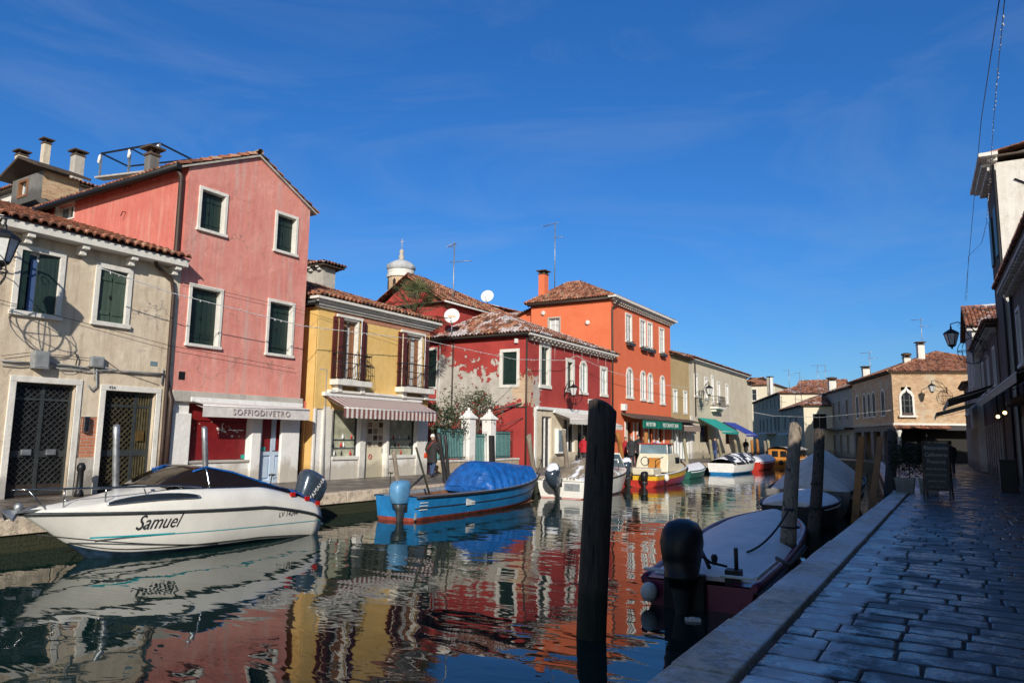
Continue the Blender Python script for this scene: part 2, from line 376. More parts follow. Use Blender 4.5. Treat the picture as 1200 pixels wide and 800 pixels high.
# ------------------------------------------------------------------ buildings
class House:
    """local frame: x to the right as one faces the facade, y into the block, facade in y = 0"""
    def __init__(s, name, label, cat, loc, rz, L, W, h, group=None):
        s.root = thing(name, label, cat, loc, rz, group); s.L, s.W, s.h = L, W, h
        s.mw = Matrix.Translation(V(loc)) @ Matrix.Rotation(rz, 4, 'Z'); s.inv = s.mw.inverted()
        s.holes = {'f': [], 'l': [], 'r': [], 'b': []}
    def P(s, pl, a, z, d=0.0):
        return {'f': V((a, -d, z)), 'l': V((-d, a, z)), 'r': V((s.L + d, a, z)), 'b': V((a, s.W + d, z))}[pl]
    def px(s, pl, x, y):
        n = {'f': V((0, -1, 0)), 'l': V((-1, 0, 0)), 'r': V((1, 0, 0))}[pl]
        p = s.P(pl, 0, 0); R3 = s.mw.to_3x3()
        q = s.inv @ sight(x, y, s.mw @ p, R3 @ n)
        return (q.x if pl in 'fb' else q.y, q.z)
    def rect(s, pl, r):
        """two opposite corners seen at pixels -> a0, a1, z0, z1"""
        (a, z), (b, w) = s.px(pl, r[0], r[1]), s.px(pl, r[2], r[3])
        return min(a, b), max(a, b), min(z, w), max(z, w)
    def bx(s, mb, pl, a0, a1, z0, z1, d0, d1, m=0): mb.box(s.P(pl, a0, z0, d0), s.P(pl, a1, z1, d1), m)
    def hole(s, pl, a0, a1, z0, z1): s.holes[pl].append((a0, a1, z0, z1))
    def wall(s, pl, mat, z0=-.02, z1=None, a0=0, a1=None, top=None, name='wall', t=.24, mi=None):
        """one wall with its openings cut out and their reveals; top = gable points [(a, z)...] above z1"""
        if a1 is None: a1 = s.L if pl in 'fb' else s.W
        if z1 is None: z1 = s.h
        hs = [(max(a0, h[0]), min(a1, h[1]), max(z0, h[2]), min(z1, h[3])) for h in s.holes[pl] if h[1] > a0 and h[0] < a1 and h[3] > z0 and h[2] < z1]
        A = sorted({round(v, 4) for v in [a0, a1] + [q for h in hs for q in h[:2]]})
        Z = sorted({round(v, 4) for v in [z0, z1] + [q for h in hs for q in h[2:]]})
        mb = M()
        for i in range(len(A) - 1):
            for j in range(len(Z) - 1):
                ca, cz = (A[i] + A[i + 1]) / 2, (Z[j] + Z[j + 1]) / 2
                if any(h[0] < ca < h[1] and h[2] < cz < h[3] for h in hs): continue
                mb.poly([s.P(pl, A[i], Z[j]), s.P(pl, A[i + 1], Z[j]), s.P(pl, A[i + 1], Z[j + 1]), s.P(pl, A[i], Z[j + 1])])
        for h in hs:
            for (p, q) in (((h[0], h[2]), (h[1], h[2])), ((h[1], h[2]), (h[1], h[3])), ((h[1], h[3]), (h[0], h[3])), ((h[0], h[3]), (h[0], h[2]))):
                mb.poly([s.P(pl, *p), s.P(pl, *q), s.P(pl, *q, -t), s.P(pl, *p, -t)])
        if top: mb.poly([s.P(pl, a, z) for a, z in [(a0, z1), (a1, z1)] + top])
        return mb.build(name, mat, s.root)
    def win(s, pl, r, fw=.11, frame='stone', fill='shut', rec=.1, hollow=True, px=True, shut='green', sill=True, arch=False, name='window', glass='glassd', proud=.04, flower=False, aw=62):
        a0, a1, z0, z1 = s.rect(pl, r) if px else r
        A0, A1, Z0, Z1 = a0 + fw, a1 - fw, z0 + fw * .9, z1 - fw
        if hollow: s.hole(pl, A0 - .02, A1 + .02, Z0 - .02, Z1 + .02)
        mb = M(); b = -(rec + .13)
        if arch:
            w = (A1 - A0) / 2; cx = (A0 + A1) / 2; zc = Z1 - w
            s.bx(mb, pl, a0, A0, Z0, zc, b, proud); s.bx(mb, pl, A1, a1, Z0, zc, b, proud)
            n = 10; W2 = w + fw
            for i in range(n):
                t0, t1 = pi - pi * i / n, pi - pi * (i + 1) / n
                pts = [(cx + w * cos(t0), zc + w * sin(t0)), (cx + w * cos(t1), zc + w * sin(t1)), (cx + W2 * cos(t1), zc + W2 * sin(t1)), (cx + W2 * cos(t0), zc + W2 * sin(t0))]
                mb.prism([s.P(pl, a, z, proud) for a, z in pts], s.P(pl, 0, 0, b) - s.P(pl, 0, 0, proud))
            # spandrels close the square opening behind the arch
            for sg in (-1, 1):
                pts = [(cx + sg * w * cos(t), zc + w * sin(t)) for t in [pi / 2 * k / 6 for k in range(7)]] + [(cx + sg * w, zc + w)]
                mb.poly([s.P(pl, a, z, -.004) for a, z in pts], 0)
        else:
            s.bx(mb, pl, a0, A0, Z0, Z1, b, proud); s.bx(mb, pl, A1, a1, Z0, Z1, b, proud)
            s.bx(mb, pl, a0, a1, Z1, z1, b, proud)
        W = mb.build(name, MT[frame], s.root, bevel=.008)
        if sill:
            q = M(); s.bx(q, pl, a0 - .03, a1 + .03, z0, Z0, b, proud + .05); q.build('sill', MT[frame], W, bevel=.01)
        else:
            q = M(); s.bx(q, pl, a0, a1, z0, Z0, b, proud); q.build('threshold', MT[frame], W)
        m = (A0 + A1) / 2
        if fill in ('shut', 'half', 'ajar'):
            for k, (u, v) in enumerate(((A0 + .01, m - .006), (m + .006, A1 - .01))):
                q = M(); n = 3
                for i in range(n):
                    uu, vv = u + (v - u) * i / n, u + (v - u) * (i + 1) / n
                    s.bx(q, pl, uu + .004, vv - .004, Z0 + .01, Z1 - .01, -rec - .04, -rec)
                for z in (Z0 + .25, Z1 - .25): s.bx(q, pl, u + .03, v - .03, z - .05, z + .05, -rec + .001, -rec + .025)
                if k == 0: s.bx(q, pl, v - .05, v - .02, (Z0 + Z1) / 2 - .08, (Z0 + Z1) / 2 + .02, -rec + .001, -rec + .03, 1)
                q.build('shutter', [MT[shut], MT['iron']], W)
        if fill == 'plain':
            q = M(); s.bx(q, pl, A0, A1, Z0, Z1, -rec - .12, -rec - .09); q.build('pane', MT['dark'], W)
            q = M(); s.bx(q, pl, m - .03, m + .03, Z0, Z1, -rec - .09, -rec - .05); q.build('mullion', MT['stone_d'], W)
        if fill in ('glass', 'open', 'folded', 'curtain'):
            q = M(); s.bx(q, pl, A0, A1, Z0, Z1, -rec - .12, -rec - .09); q.build('pane', MT[glass], W)
            q = M(); f = .05 if A1 - A0 > .7 else .032; sh = MT['doorb'] if frame == 'stone' and fill == 'folded' else MT['white']
            for (u, v) in ((A0, A0 + f), (m - f * .7, m + f * .7), (A1 - f, A1)): s.bx(q, pl, u, v, Z0, Z1, -rec - .09, -rec - .04)
            for z in (Z0, Z1 - f): 
                s.bx(q, pl, A0 + f, m - f * .7, z, z + f, -rec - .09, -rec - .04); s.bx(q, pl, m + f * .7, A1 - f, z, z + f, -rec - .09, -rec - .04)
            if Z1 - Z0 > 1.0:
                z = Z0 + (Z1 - Z0) * .6
                s.bx(q, pl, A0 + f, m - f * .7, z, z + .03, -rec - .088, -rec - .05); s.bx(q, pl, m + f * .7, A1 - f, z, z + .03, -rec - .088, -rec - .05)
            q.build('sash', sh, W)
        if fill == 'open':   # leaves swung back to the reveals at an angle
            wd = (m - A0)
            for sg, hx in ((1, A0), (-1, A1)):
                q = M(); ang = rad(aw)
                p0 = s.P(pl, hx, Z0 + .01, -.0); p1 = s.P(pl, hx + sg * wd * cos(ang), Z0 + .01, -wd * .0 + wd * sin(ang) * .0 + .0)
                # seen ajar inside the frame
                a_ = s.P(pl, hx + sg * .01, Z0 + .01, .02); b_ = s.P(pl, hx + sg * (wd * cos(ang) + .01), Z0 + .01, .02 + wd * sin(ang))
                d = s.P(pl, 0, Z1 - Z0 - .02, 0) - s.P(pl, 0, 0, 0)
                th = (b_ - a_).normalized().cross(V((0, 0, 1))) * .035
                q.prism([a_, b_, b_ + th, a_ + th], d); q.build('shutter', MT[shut], W)
        if fill == 'folded':
            for sg, hx in ((1, A0), (-1, A1)):
                for k, ang in ((0, 100), (1, 60)):
                    pass
        if flower:
            q = M(); s.bx(q, pl, a0 + .05, a1 - .05, z0 - .22, z0 - .02, .09, .3); fb = q.build('window_box', MT['irong'], W)
            leaves((lambda: s.P(pl, random.uniform(a0, a1), z0 + random.uniform(-.08, .12), random.uniform(.06, .34))), 60, .05, MT['leafd'], 'plants', fb)
        return W
    def gut(s, pl, z, a0, a1, d=.1, r=.07, mat='copper'):
        mb = M(); mb.tube([s.P(pl, a0, z, d), s.P(pl, a1, z, d)], r, 8); return mb.build('gutter', MT[mat], s.root)
    def pipe(s, pts, r=.05, mat='copper', name='downpipe'):
        mb = M(); mb.tube(pts, r, 8)
        return mb.build(name, MT[mat], s.root)
def leaves(fn, n, size, mat, name, parent, yup=0):
    mb = M()
    for i in range(n):
        p = fn(); a = random.uniform(0, 2 * pi); b = random.uniform(-.9, .9); k = size * random.uniform(.6, 1.4)
        d = V((cos(a) * cos(b), sin(a) * cos(b), sin(b))); e = d.orthogonal().normalized()
        e = Matrix.Rotation(random.uniform(0, 6.28), 3, d) @ e
        mb.poly([p - d * k, p + e * k * .45, p + d * k, p - e * k * .45], 0, rnd=random.random())
    return mb.build(name, mat, parent)
def chimney(parent, x, y, z0, z1, w, d, mat, cap='slab', name='chimney'):
    mb = M()
    mb.box((x - w / 2, y - d / 2, z0), (x + w / 2, y + d / 2, z1 - .28), 0)
    mb.box((x - w / 2 - .04, y - d / 2 - .04, z1 - .28), (x + w / 2 + .04, y + d / 2 + .04, z1 - .2), 1)
    for sx in (-1, 1):
        for sy in (-1, 1):
            mb.box((x + sx * (w / 2 - .03), y + sy * (d / 2 - .03), z1 - .2), (x + sx * (w / 2 - .12), y + sy * (d / 2 - .12), z1 - .05), 1)
    mb.box((x - w / 2 + .12, y - d / 2 + .12, z1 - .2), (x + w / 2 - .12, y + d / 2 - .12, z1 - .06), 3)
    if cap == 'slab': mb.box((x - w / 2 - .13, y - d / 2 - .13, z1 - .05), (x + w / 2 + .13, y + d / 2 + .13, z1 + .03), 2)
    else: mb.lathe([(w * .75, z1 - .05), (w * .78, z1 + .12), (w * .4, z1 + .2)], (x, y, 0), 10, 2)
    return mb.build(name, [mat, MT['darkr'], MT['eave'], MT['dark']], parent, bevel=.01)
def cornice(H, pl, a0, a1, z, steps, mat='stone', name='cornice'):
    """steps: (height, projection) from the bottom up"""
    mb = M()
    for h, d in steps: H.bx(mb, pl, a0 - (d if True else 0), a1 + d, z, z + h - .004, -.05, d); z += h
    return mb.build(name, MT[mat], H.root, bevel=.01)
def corbels(H, pl, a0, a1, z, n, w, h, d, mat='stone', name='corbel'):
    for i in range(n):
        a = a0 + (a1 - a0) * (i / (n - 1) if n > 1 else .5)
        mb = M(); H.bx(mb, pl, a - w / 2, a + w / 2, z - h * .45, z, -.05, d); H.bx(mb, pl, a - w / 2 + .005, a + w / 2 - .005, z - h, z - h * .45 - .001, -.05, d * .6)
        mb.build(name, MT[mat], H.root, bevel=.012)
def hiproof(H, z, rise, ov=.35, mat='tile', inset=None, gable=(False, False), th=.08, eavem='eave', W=None, jit=.02, across=None, xm=None, xr=None):
    """hipped (or gabled per end) roof over L x W with its ridge along x"""
    L, W = H.L, (W or H.W); x0, x1, y0, y1 = -ov, L + ov, -ov, W + ov
    ins = inset if inset is not None else (y1 - y0) / 2
    if xr: x0, x1 = xr
    r0 = x0 if gable[0] else x0 + ins; r1 = x1 if gable[1] else x1 - ins; ym = (y0 + y1) / 2; zr = z + rise
    mb = M(); A, B, Cc, D = (x0, y0, z), (x1, y0, z), (x1, y1, z), (x0, y1, z); R0, R1 = (r0, ym, zr), (r1, ym, zr)
    if across is not None:      # ridge runs from the facade inwards
        xm = (x0 + x1) / 2 if xm is None else xm; R0, R1 = (xm, y0 + across[0], zr), (xm, y1 - across[1], zr)
        tiled(mb, D, A, R0, R1, jit=jit); tiled(mb, B, Cc, R1, R0, jit=jit); tiled(mb, A, B, R0, R0, jit=jit); tiled(mb, Cc, D, R1, R1, jit=jit)
        ridge(mb, V(R0) + V((0, 0, .04)), V(R1) + V((0, 0, .04)))
        for p, q in ((A, R0), (B, R0), (Cc, R1), (D, R1)): ridge(mb, V(p) + V((0, 0, .04)), V(q) + V((0, 0, .04)), .09)
        rf = mb.build('roof', MT[mat], H.root); e = M(); e.box((x0 + .03, y0 + .03, z - .10), (x1 - .03, y1 - .03, z - .03)); e.build('eave_board', MT[eavem], rf); return rf
    tiled(mb, A, B, R1, R0, jit=jit); tiled(mb, Cc, D, R0, R1, jit=jit)
    if not gable[0]: tiled(mb, D, A, R0, R0, jit=jit)
    if not gable[1]: tiled(mb, B, Cc, R1, R1, jit=jit)
    if r1 - r0 > .3: ridge(mb, (r0, ym, zr + .04), (r1, ym, zr + .04))
    for fl, e in ((gable[0], ((A, R0), (D, R0))), (gable[1], ((B, R1), (Cc, R1)))):
        for p, q in e: ridge(mb, V(p) + V((0, 0, .04)), V(q) + V((0, 0, .04)), .09)
    rf = mb.build('roof', MT[mat], H.root)
    e = M(); e.box((x0 + .03, y0 + .03, z - .10), (x1 - .03, y1 - .03, z - .03)); e.build('eave_board', MT[eavem], rf)
    if gable[0] or gable[1]:
        g = M()
        for fl, xx in ((gable[0], 0), (gable[1], L)):
            if fl: g.poly([(xx, 0, z - .1), (xx, W, z - .1), (xx, ym + .02, zr - .15), (xx, ym - .02, zr - .15)])
        g.build('gable', H.gmat if hasattr(H, 'gmat') else MT['greyr'], H.root)
    return rf
def balcony(H, a0, a1, z, h=.95, d=.28, mat='iron', slab='stone'):
    mb = M()
    H.bx(mb, 'f', a0 - .05, a1 + .05, z - .2, z, -.03, d + .06); b = mb.build('balcony', MT[slab], H.root, bevel=.015)
    q = M()
    for a in (a0 + .25, a1 - .25): H.bx(q, 'f', a - .12, a + .12, z - .44, z - .203, -.03, d * .7)
    q.build('bracket', MT[slab], b, bevel=.02)
    r = M()
    for zz in (z + .06, z + .62, z + h): 
        r.tube([H.P('f', a0, zz, 0), H.P('f', a0, zz, d), H.P('f', a1, zz, d), H.P('f', a1, zz, 0)], .016 if zz < z + .9 else .024, 5)
    n = int((a1 - a0) / .11)
    for i in range(n + 1):
        a = a0 + (a1 - a0) * i / n
        r.tube([H.P('f', a, z, d), H.P('f', a + .03, z + .2, d + .07), H.P('f', a - .03, z + .42, d + .07), H.P('f', a, z + h, d)], .009, 4)
    for sg in (a0, a1): 
        for k in (1, 2): r.tube([H.P('f', sg, z, d * k / 3), H.P('f', sg, z + h, d * k / 3)], .009, 4)
    r.build('railing', MT[mat], b); return b
def awning(H, pl, a0, a1, z1, z0, d, mats, n=1, val=.22, thick=.012, box=True, name='awning', text=None, ends=True):
    """sloping cloth from the wall at z1 down to z0, out by d, with a hanging valance"""
    mb = M(); k = n
    def P(a, t, off=0): return H.P(pl, a, z1 + (z0 - z1) * t + off, .06 + d * t)
    for i in range(k):
        u, v = a0 + (a1 - a0) * i / k, a0 + (a1 - a0) * (i + 1) / k; m = i % len(mats) if n > 1 else 0
        mb.poly([P(u, 0), P(v, 0), P(v, 1), P(u, 1)], m); mb.poly([P(u, 0, -thick), P(v, 0, -thick), P(v, 1, -thick), P(u, 1, -thick)], m)
        s = .02 if i % 2 else 0
        mb.poly([P(u, 1), P(v, 1), P(v, 1) - V((0, 0, val + s)), P(u, 1) - V((0, 0, val + s))], m)
        o = H.P(pl, 0, 0, -.012) - H.P(pl, 0, 0, 0)
        mb.poly([P(u, 1, -thick) + o, P(v, 1, -thick) + o, P(v, 1) - V((0, 0, val + s)) + o, P(u, 1) - V((0, 0, val + s)) + o], m)
    A = mb.build(name, mats, H.root)
    if box:
        q = M(); q.bar(H.P(pl, a0 - .1, z1 + .04, .1), H.P(pl, a1 + .1, z1 + .04, .1), .16, .14); q.build('housing', MT['white'], A, bevel=.02)
    f = M(); f.tube([P(a0, 1, -.03), P(a1, 1, -.03)], .02, 6)
    for a in (a0 + .15, a1 - .15): f.tube([H.P(pl, a, z1 - .1, .05), P(a, .55, -.12), P(a, .98, -.04)], .016, 5)
    f.build('arm', MT['white'], A)
    return A
FONT = []
def text(s, size, mat, parent, mtx, name='lettering', ext=.004, shear=0, sp=1.0, align='CENTER', wx=1.0):
    cu = bpy.data.curves.new('t', 'FONT'); cu.body = s; cu.size = size; cu.extrude = ext; cu.shear = shear; cu.space_character = sp
    cu.align_x = align; cu.align_y = 'CENTER'; cu.resolution_u = 3
    o = bpy.data.objects.new('t', cu); C.objects.link(o)
    dg = bpy.context.evaluated_depsgraph_get()
    me = bpy.data.meshes.new_from_object(o.evaluated_get(dg)); me.name = name
    bpy.data.objects.remove(o); bpy.data.curves.remove(cu)
    me.transform(mtx @ Matrix.Diagonal((wx, 1, 1, 1))); me.materials.clear(); me.materials.append(mat)
    q = bpy.data.objects.new(name, me); C.objects.link(q); q.parent = parent; KIDS.setdefault(parent.name, []).append(q); return q
def face_mtx(H, pl, a, z, d):
    """text frame on a wall: x along the wall to the right, y up, normal outwards"""
    o = H.P(pl, a, z, d); n = (H.P(pl, 0, 0, 1) - H.P(pl, 0, 0, 0)).normalized(); y = V((0, 0, 1)); x = y.cross(n)
    return Matrix((( x.x, y.x, n.x, o.x), (x.y, y.y, n.y, o.y), (x.z, y.z, n.z, o.z), (0, 0, 0, 1)))
def body(H, planes, mat, **k):
    for p in planes: H.wall(p, MT[mat] if isinstance(mat, str) else mat, **k)
# ------------------------------------------------------------------ camera, sun, sky
def setup():
    sc = bpy.context.scene
    cd = bpy.data.cameras.new('camera'); co = bpy.data.objects.new('camera', cd); C.objects.link(co)
    cd.sensor_width = 36; cd.lens = 36 * F / 1200; cd.clip_start = .05; cd.clip_end = 3000
    fw = V((-sin(-HEAD) * 0, 0, 0))
    th = PITCH; a = HEAD
    # forward, up and right of a camera turned left of the canal by HEAD, pitched up and slightly rolled
    f = V((-sin(a) * cos(th), cos(a) * cos(th), sin(th))); r0 = V((cos(a), sin(a), 0)); u0 = r0.cross(f)
    r = r0 * cos(ROLL) + u0 * sin(ROLL) * 1; u = u0 * cos(ROLL) - r0 * sin(ROLL)
    co.matrix_world = Matrix(((r.x, u.x, -f.x, CAM.x), (r.y, u.y, -f.y, CAM.y), (r.z, u.z, -f.z, CAM.z), (0, 0, 0, 1)))
    sc.camera = co
    EL, AZ = rad(25.0), rad(34)      # sun behind the camera, 34 degrees to the right of straight back
    sd = V((sin(AZ) * cos(EL), -cos(AZ) * cos(EL), sin(EL)))
    l = bpy.data.lights.new('sun', 'SUN'); l.energy = 5.0; l.angle = rad(.5); l.color = (1, .93, .82)
    lo = bpy.data.objects.new('sun', l); C.objects.link(lo); lo.rotation_euler = sd.to_track_quat('Z', 'Y').to_euler(); lo.location = sd * 60
    w = bpy.data.worlds.new('World'); sc.world = w; w.use_nodes = True; nt = w.node_tree; nt.nodes.clear()
    sky = N(nt, 'ShaderNodeTexSky'); sky.sky_type = 'NISHITA'; sky.sun_disc = False; sky.sun_elevation = EL; sky.sun_rotation = atan2(sd.x, sd.y)
    sky.air_density = 1.0; sky.dust_density = .15; sky.ozone_density = 4.0; sky.altitude = 0
    tc = N(nt, 'ShaderNodeTexCoord'); mp = N(nt, 'ShaderNodeMapping', {'Vector': tc.outputs['Generated'], 'Scale': (1.0, 1.0, 4.0), 'Rotation': (.5, .2, .9)})
    n1 = noise(nt, mp.outputs[0], 2.2, 7, .6, .9)
    cl = mth(nt, 'MULTIPLY', ramp(nt, n1, [(.47, 0.0), (.72, 1.0)]), .13)
    hs = N(nt, 'ShaderNodeHueSaturation', {'Color': sky.outputs[0], 'Saturation': 1.15, 'Value': 1.0, 'Fac': 1.0})
    zz = N(nt, 'ShaderNodeSeparateXYZ', {0: tc.outputs['Generated']}).outputs[2]
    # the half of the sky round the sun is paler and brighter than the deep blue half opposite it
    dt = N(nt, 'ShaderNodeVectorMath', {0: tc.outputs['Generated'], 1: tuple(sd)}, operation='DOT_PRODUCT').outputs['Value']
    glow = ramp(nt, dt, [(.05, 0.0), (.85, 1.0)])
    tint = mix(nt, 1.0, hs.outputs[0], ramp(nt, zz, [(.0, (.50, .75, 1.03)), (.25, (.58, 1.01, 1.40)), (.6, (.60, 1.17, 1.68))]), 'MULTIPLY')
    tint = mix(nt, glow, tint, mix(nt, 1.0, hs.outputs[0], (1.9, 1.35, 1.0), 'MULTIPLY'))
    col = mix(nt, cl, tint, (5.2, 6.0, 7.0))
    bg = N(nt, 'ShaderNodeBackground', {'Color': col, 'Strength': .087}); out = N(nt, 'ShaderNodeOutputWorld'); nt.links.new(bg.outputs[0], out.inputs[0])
    vs = sc.view_settings; vs.view_transform = 'Standard'; vs.look = 'None'; vs.exposure = 0; vs.gamma = 1; vs.use_curve_mapping = False
    sc.cycles.max_bounces = 10; sc.cycles.diffuse_bounces = 6; sc.cycles.use_denoising = True
setup()
# ------------------------------------------------------------------ water
def water():
    m, nt, nd, lk, bs = nm('canal_water')
    v = coords(nt, (1, 1, 1), 'Object')
    bs.inputs['Base Color'].default_value = (.006, .022, .020, 1); bs.inputs['Roughness'].default_value = .015; bs.inputs['IOR'].default_value = 1.36
    bs.inputs['Specular IOR Level'].default_value = .62
    # long lazy swell, mid ripples in patches, and slight fine shimmer
    r2 = N(nt, 'ShaderNodeMapping', {'Vector': v, 'Rotation': (0, 0, rad(32)), 'Scale': (.75, 1.5, 1)}).outputs[0]
    a = noise(nt, r2, .55, 2, .4, .6); b = noise(nt, r2, 1.7, 2, .45, .8); c = noise(nt, r2, 5.5, 2, .5, .3)
    pa = ramp(nt, noise(nt, v, .16, 2, .5), [(.42, .25), (.6, 1.0)])
    h = mth(nt, 'ADD', mth(nt, 'MULTIPLY', a, 1.0), mth(nt, 'MULTIPLY', b, .28))
    h = mth(nt, 'ADD', h, mth(nt, 'MULTIPLY', mth(nt, 'MULTIPLY', c, pa), .030))
    bump(nt, bs, h, .019, .9)
    mb = M(); mb.poly([(-1500, -1500, -.6), (1500, -1500, -.6), (1500, 1500, -.6), (-1500, 1500, -.6)])
    struct('canal_water', mb, m)
water()
def pavemat():
    m, nt, nd, lk, bs = nm('quay_paving'); v = coords(nt)
    b = N(nt, 'ShaderNodeTexBrick', {'Vector': v, 'Color1': (.15, .13, .11, 1), 'Color2': (.22, .19, .16, 1), 'Mortar': (.06, .05, .04, 1), 'Scale': 1.0, 'Mortar Size': .02, 'Brick Width': .62, 'Row Height': .3})
    a = noise(nt, v, .9, 6, .65)
    col = mix(nt, ramp(nt, a, [(.45, 0.0), (.6, .8)]), b.outputs[0], (.085, .075, .065))
    setc(nt, bs, 'Base Color', col); setc(nt, bs, 'Roughness', ramp(nt, a, [(.42, .75), (.6, .25)]))
    bump(nt, bs, mth(nt, 'ADD', mth(nt, 'MULTIPLY', b.outputs[1], -1), noise(nt, v, 12, 4)), .01)
    return m
def blockmat():
    m, nt, nd, lk, bs = nm('trachyte_block'); v = coords(nt)
    at = N(nt, 'ShaderNodeAttribute', attribute_name='rnd').outputs[2]
    col = ramp(nt, at, [(0, (.045, .043, .042)), (1, (.13, .125, .12))])
    n = noise(nt, v, 4, 10, .75)
    col = mix(nt, ramp(nt, n, [(.42, 0.0), (.7, .7)]), col, (.06, .065, .075))
    # thin wet snow left along the kerb side and in the joints
    s = N(nt, 'ShaderNodeSeparateXYZ', {0: v})
    k = mth(nt, 'ADD', mth(nt, 'MULTIPLY', mth(nt, 'ABSOLUTE', mth(nt, 'ADD', s.outputs[0], 1.1)), -.7), mth(nt, 'ADD', noise(nt, v, 1.1, 6, .7), mth(nt, 'MULTIPLY', noise(nt, v, 7, 4, .7), .35)))
    col = mix(nt, ramp(nt, k, [(.47, 0.0), (.55, .8)]), col, (.56, .57, .59))
    setc(nt, bs, 'Base Color', col); setc(nt, bs, 'Roughness', ramp(nt, noise(nt, v, 1.6, 6, .7), [(.40, .10), (.56, .55)]))
    bs.inputs['Specular IOR Level'].default_value = .6
    bump(nt, bs, mth(nt, 'ADD', noise(nt, v, 3.5, 3), mth(nt, 'MULTIPLY', noise(nt, v, 34, 4), .4)), .012)
    return m
def kerbmat(name, snow):
    m, nt, nd, lk, bs = nm(name); v = coords(nt)
    a = noise(nt, v, 2.4, 10, .75, .6); at = N(nt, 'ShaderNodeAttribute', attribute_name='rnd').outputs[2]
    col = mix(nt, .5, ramp(nt, a, [(.3, (.60, .47, .34)), (.7, (.82, .69, .53))]), ramp(nt, at, [(0, (.58, .47, .36)), (1, (.80, .69, .55))]))
    col = mix(nt, ramp(nt, noise(nt, v, 5, 9, .75, .8), [(.47, 0.0), (.62, .8)]), col, (.22, .175, .135)); col = mix(nt, ramp(nt, noise(nt, coords(nt, (3, .6, 1)), 1.2, 7, .7), [(.5, 0.0), (.62, .6)]), col, (.30, .25, .19))
    if snow: col = mix(nt, ramp(nt, mth(nt, 'ADD', noise(nt, v, .9, 6, .7), mth(nt, 'MULTIPLY', noise(nt, v, 16, 5, .7), .5)), [(.72, 0.0), (.80, .85)]), col, (.80, .80, .82))
    setc(nt, bs, 'Base Color', col); setc(nt, bs, 'Roughness', ramp(nt, noise(nt, v, 1.8, 5), [(.4, .3), (.6, .75)])); bump(nt, bs, mth(nt, 'ADD', a, mth(nt, 'MULTIPLY', noise(nt, v, 25, 6, .7), .6)), .03); return m
def quaymat():
    m, nt, nd, lk, bs = nm('quay_wall_brick'); v = coords(nt)
    col, f = brickcol(nt, v, (.22, .07, .04), (.30, .12, .07), (.2, .17, .13))
    z = N(nt, 'ShaderNodeSeparateXYZ', {0: v}).outputs[2]
    k = mth(nt, 'ADD', mth(nt, 'MULTIPLY', z, -3.4), mth(nt, 'MULTIPLY', noise(nt, v, 3, 6, .7), .8))
    col = mix(nt, ramp(nt, k, [(1.35 / 2.4, 0.0), (1.9 / 2.4, 1.0)]), col, (.03, .035, .014))
    setc(nt, bs, 'Base Color', col); bs.inputs['Roughness'].default_value = .7
    bump(nt, bs, mth(nt, 'ADD', mth(nt, 'MULTIPLY', f, -1), noise(nt, v, 20, 5, .7)), .03); return m
QW = quaymat(); KL = kerbmat('kerb_istrian', False); KR = kerbmat('kerb_snowy', True); PV = pavemat()
def land(name, pts, mat, z=0.0):
    """ground slab with a masonry face down into the water"""
    mb = M(); mb.poly([(x, y, z) for x, y in pts], 0)
    for i in range(len(pts)):
        j = (i + 1) % len(pts); (a, b), (c, d) = pts[i], pts[j]
        mb.poly([(a, b, -2.2), (c, d, -2.2), (c, d, z), (a, b, z)], 1)
    return struct(name, mb, [mat, QW])
LEFT = [(-14.62, -40), (-14.62, 79), (-19.2, 82.5), (-60, 92), (-400, 160), (-900, 160), (-900, -40)]
RIGHT = [(-1.78, -40), (-1.80, 27), (-3.1, 40), (-5.6, 66), (-12, 79.5), (-25, 110), (-66, 215), (-120, 300), (-900, 460), (-900, 800), (900, 800), (900, -40)]
land('ground_left_bank', LEFT, PV); land('ground_right_bank', RIGHT, PV, -.055)
def kerb(name, a, b, w, z0, z1, mat, step=1.7, side=1):
    a, b = V(a), V(b); d = (b - a); L = d.length; d.normalize(); n = V((d.y, -d.x, 0)) * side
    mb = M(); t = 0
    while t < L - .3:
        l = min(step * random.uniform(.75, 1.3), L - t); p = a + d * (t + .009); q = a + d * (t + l - .009); j = random.uniform(-.012, .012)
        o = random.uniform(-.008, .012)
        P = [p + n * (.03 + o), q + n * (.03 + o), q - n * w, p - n * w]
        lo = [V((x.x, x.y, z0)) for x in P]; hi = [V((x.x, x.y, z1 + j * .4)) for x in P]; r = random.random()
        mb.poly(hi, 0, rnd=r)
        for i in range(4): mb.poly([lo[i], lo[(i + 1) % 4], hi[(i + 1) % 4], hi[i]], 0, rnd=r)
        t += l
    return struct(name, mb, mat, weld=True, bevel=.018)
kerb('kerb_left', (-14.60, -6, 0), (-14.60, 79, 0), .34, -.27, .012, KL, 1.9)
kerb('kerb_left_bend', (-14.60, 79.01, 0), (-19.2, 82.5, 0), .34, -.27, .012, KL, 1.9)
kerb('kerb_right', (-1.80, -6, 0), (-1.82, 27, 0), .42, -.30, .018, KR, 1.9, -1)
kerb('kerb_right_bend', (-1.82, 27.01, 0), (-3.1, 40, 0), .42, -.30, .018, KR, 1.9, -1)
kerb('kerb_right_far', (-3.1, 40.01, 0), (-5.6, 66, 0), .42, -.30, .018, KR, 1.9, -1)
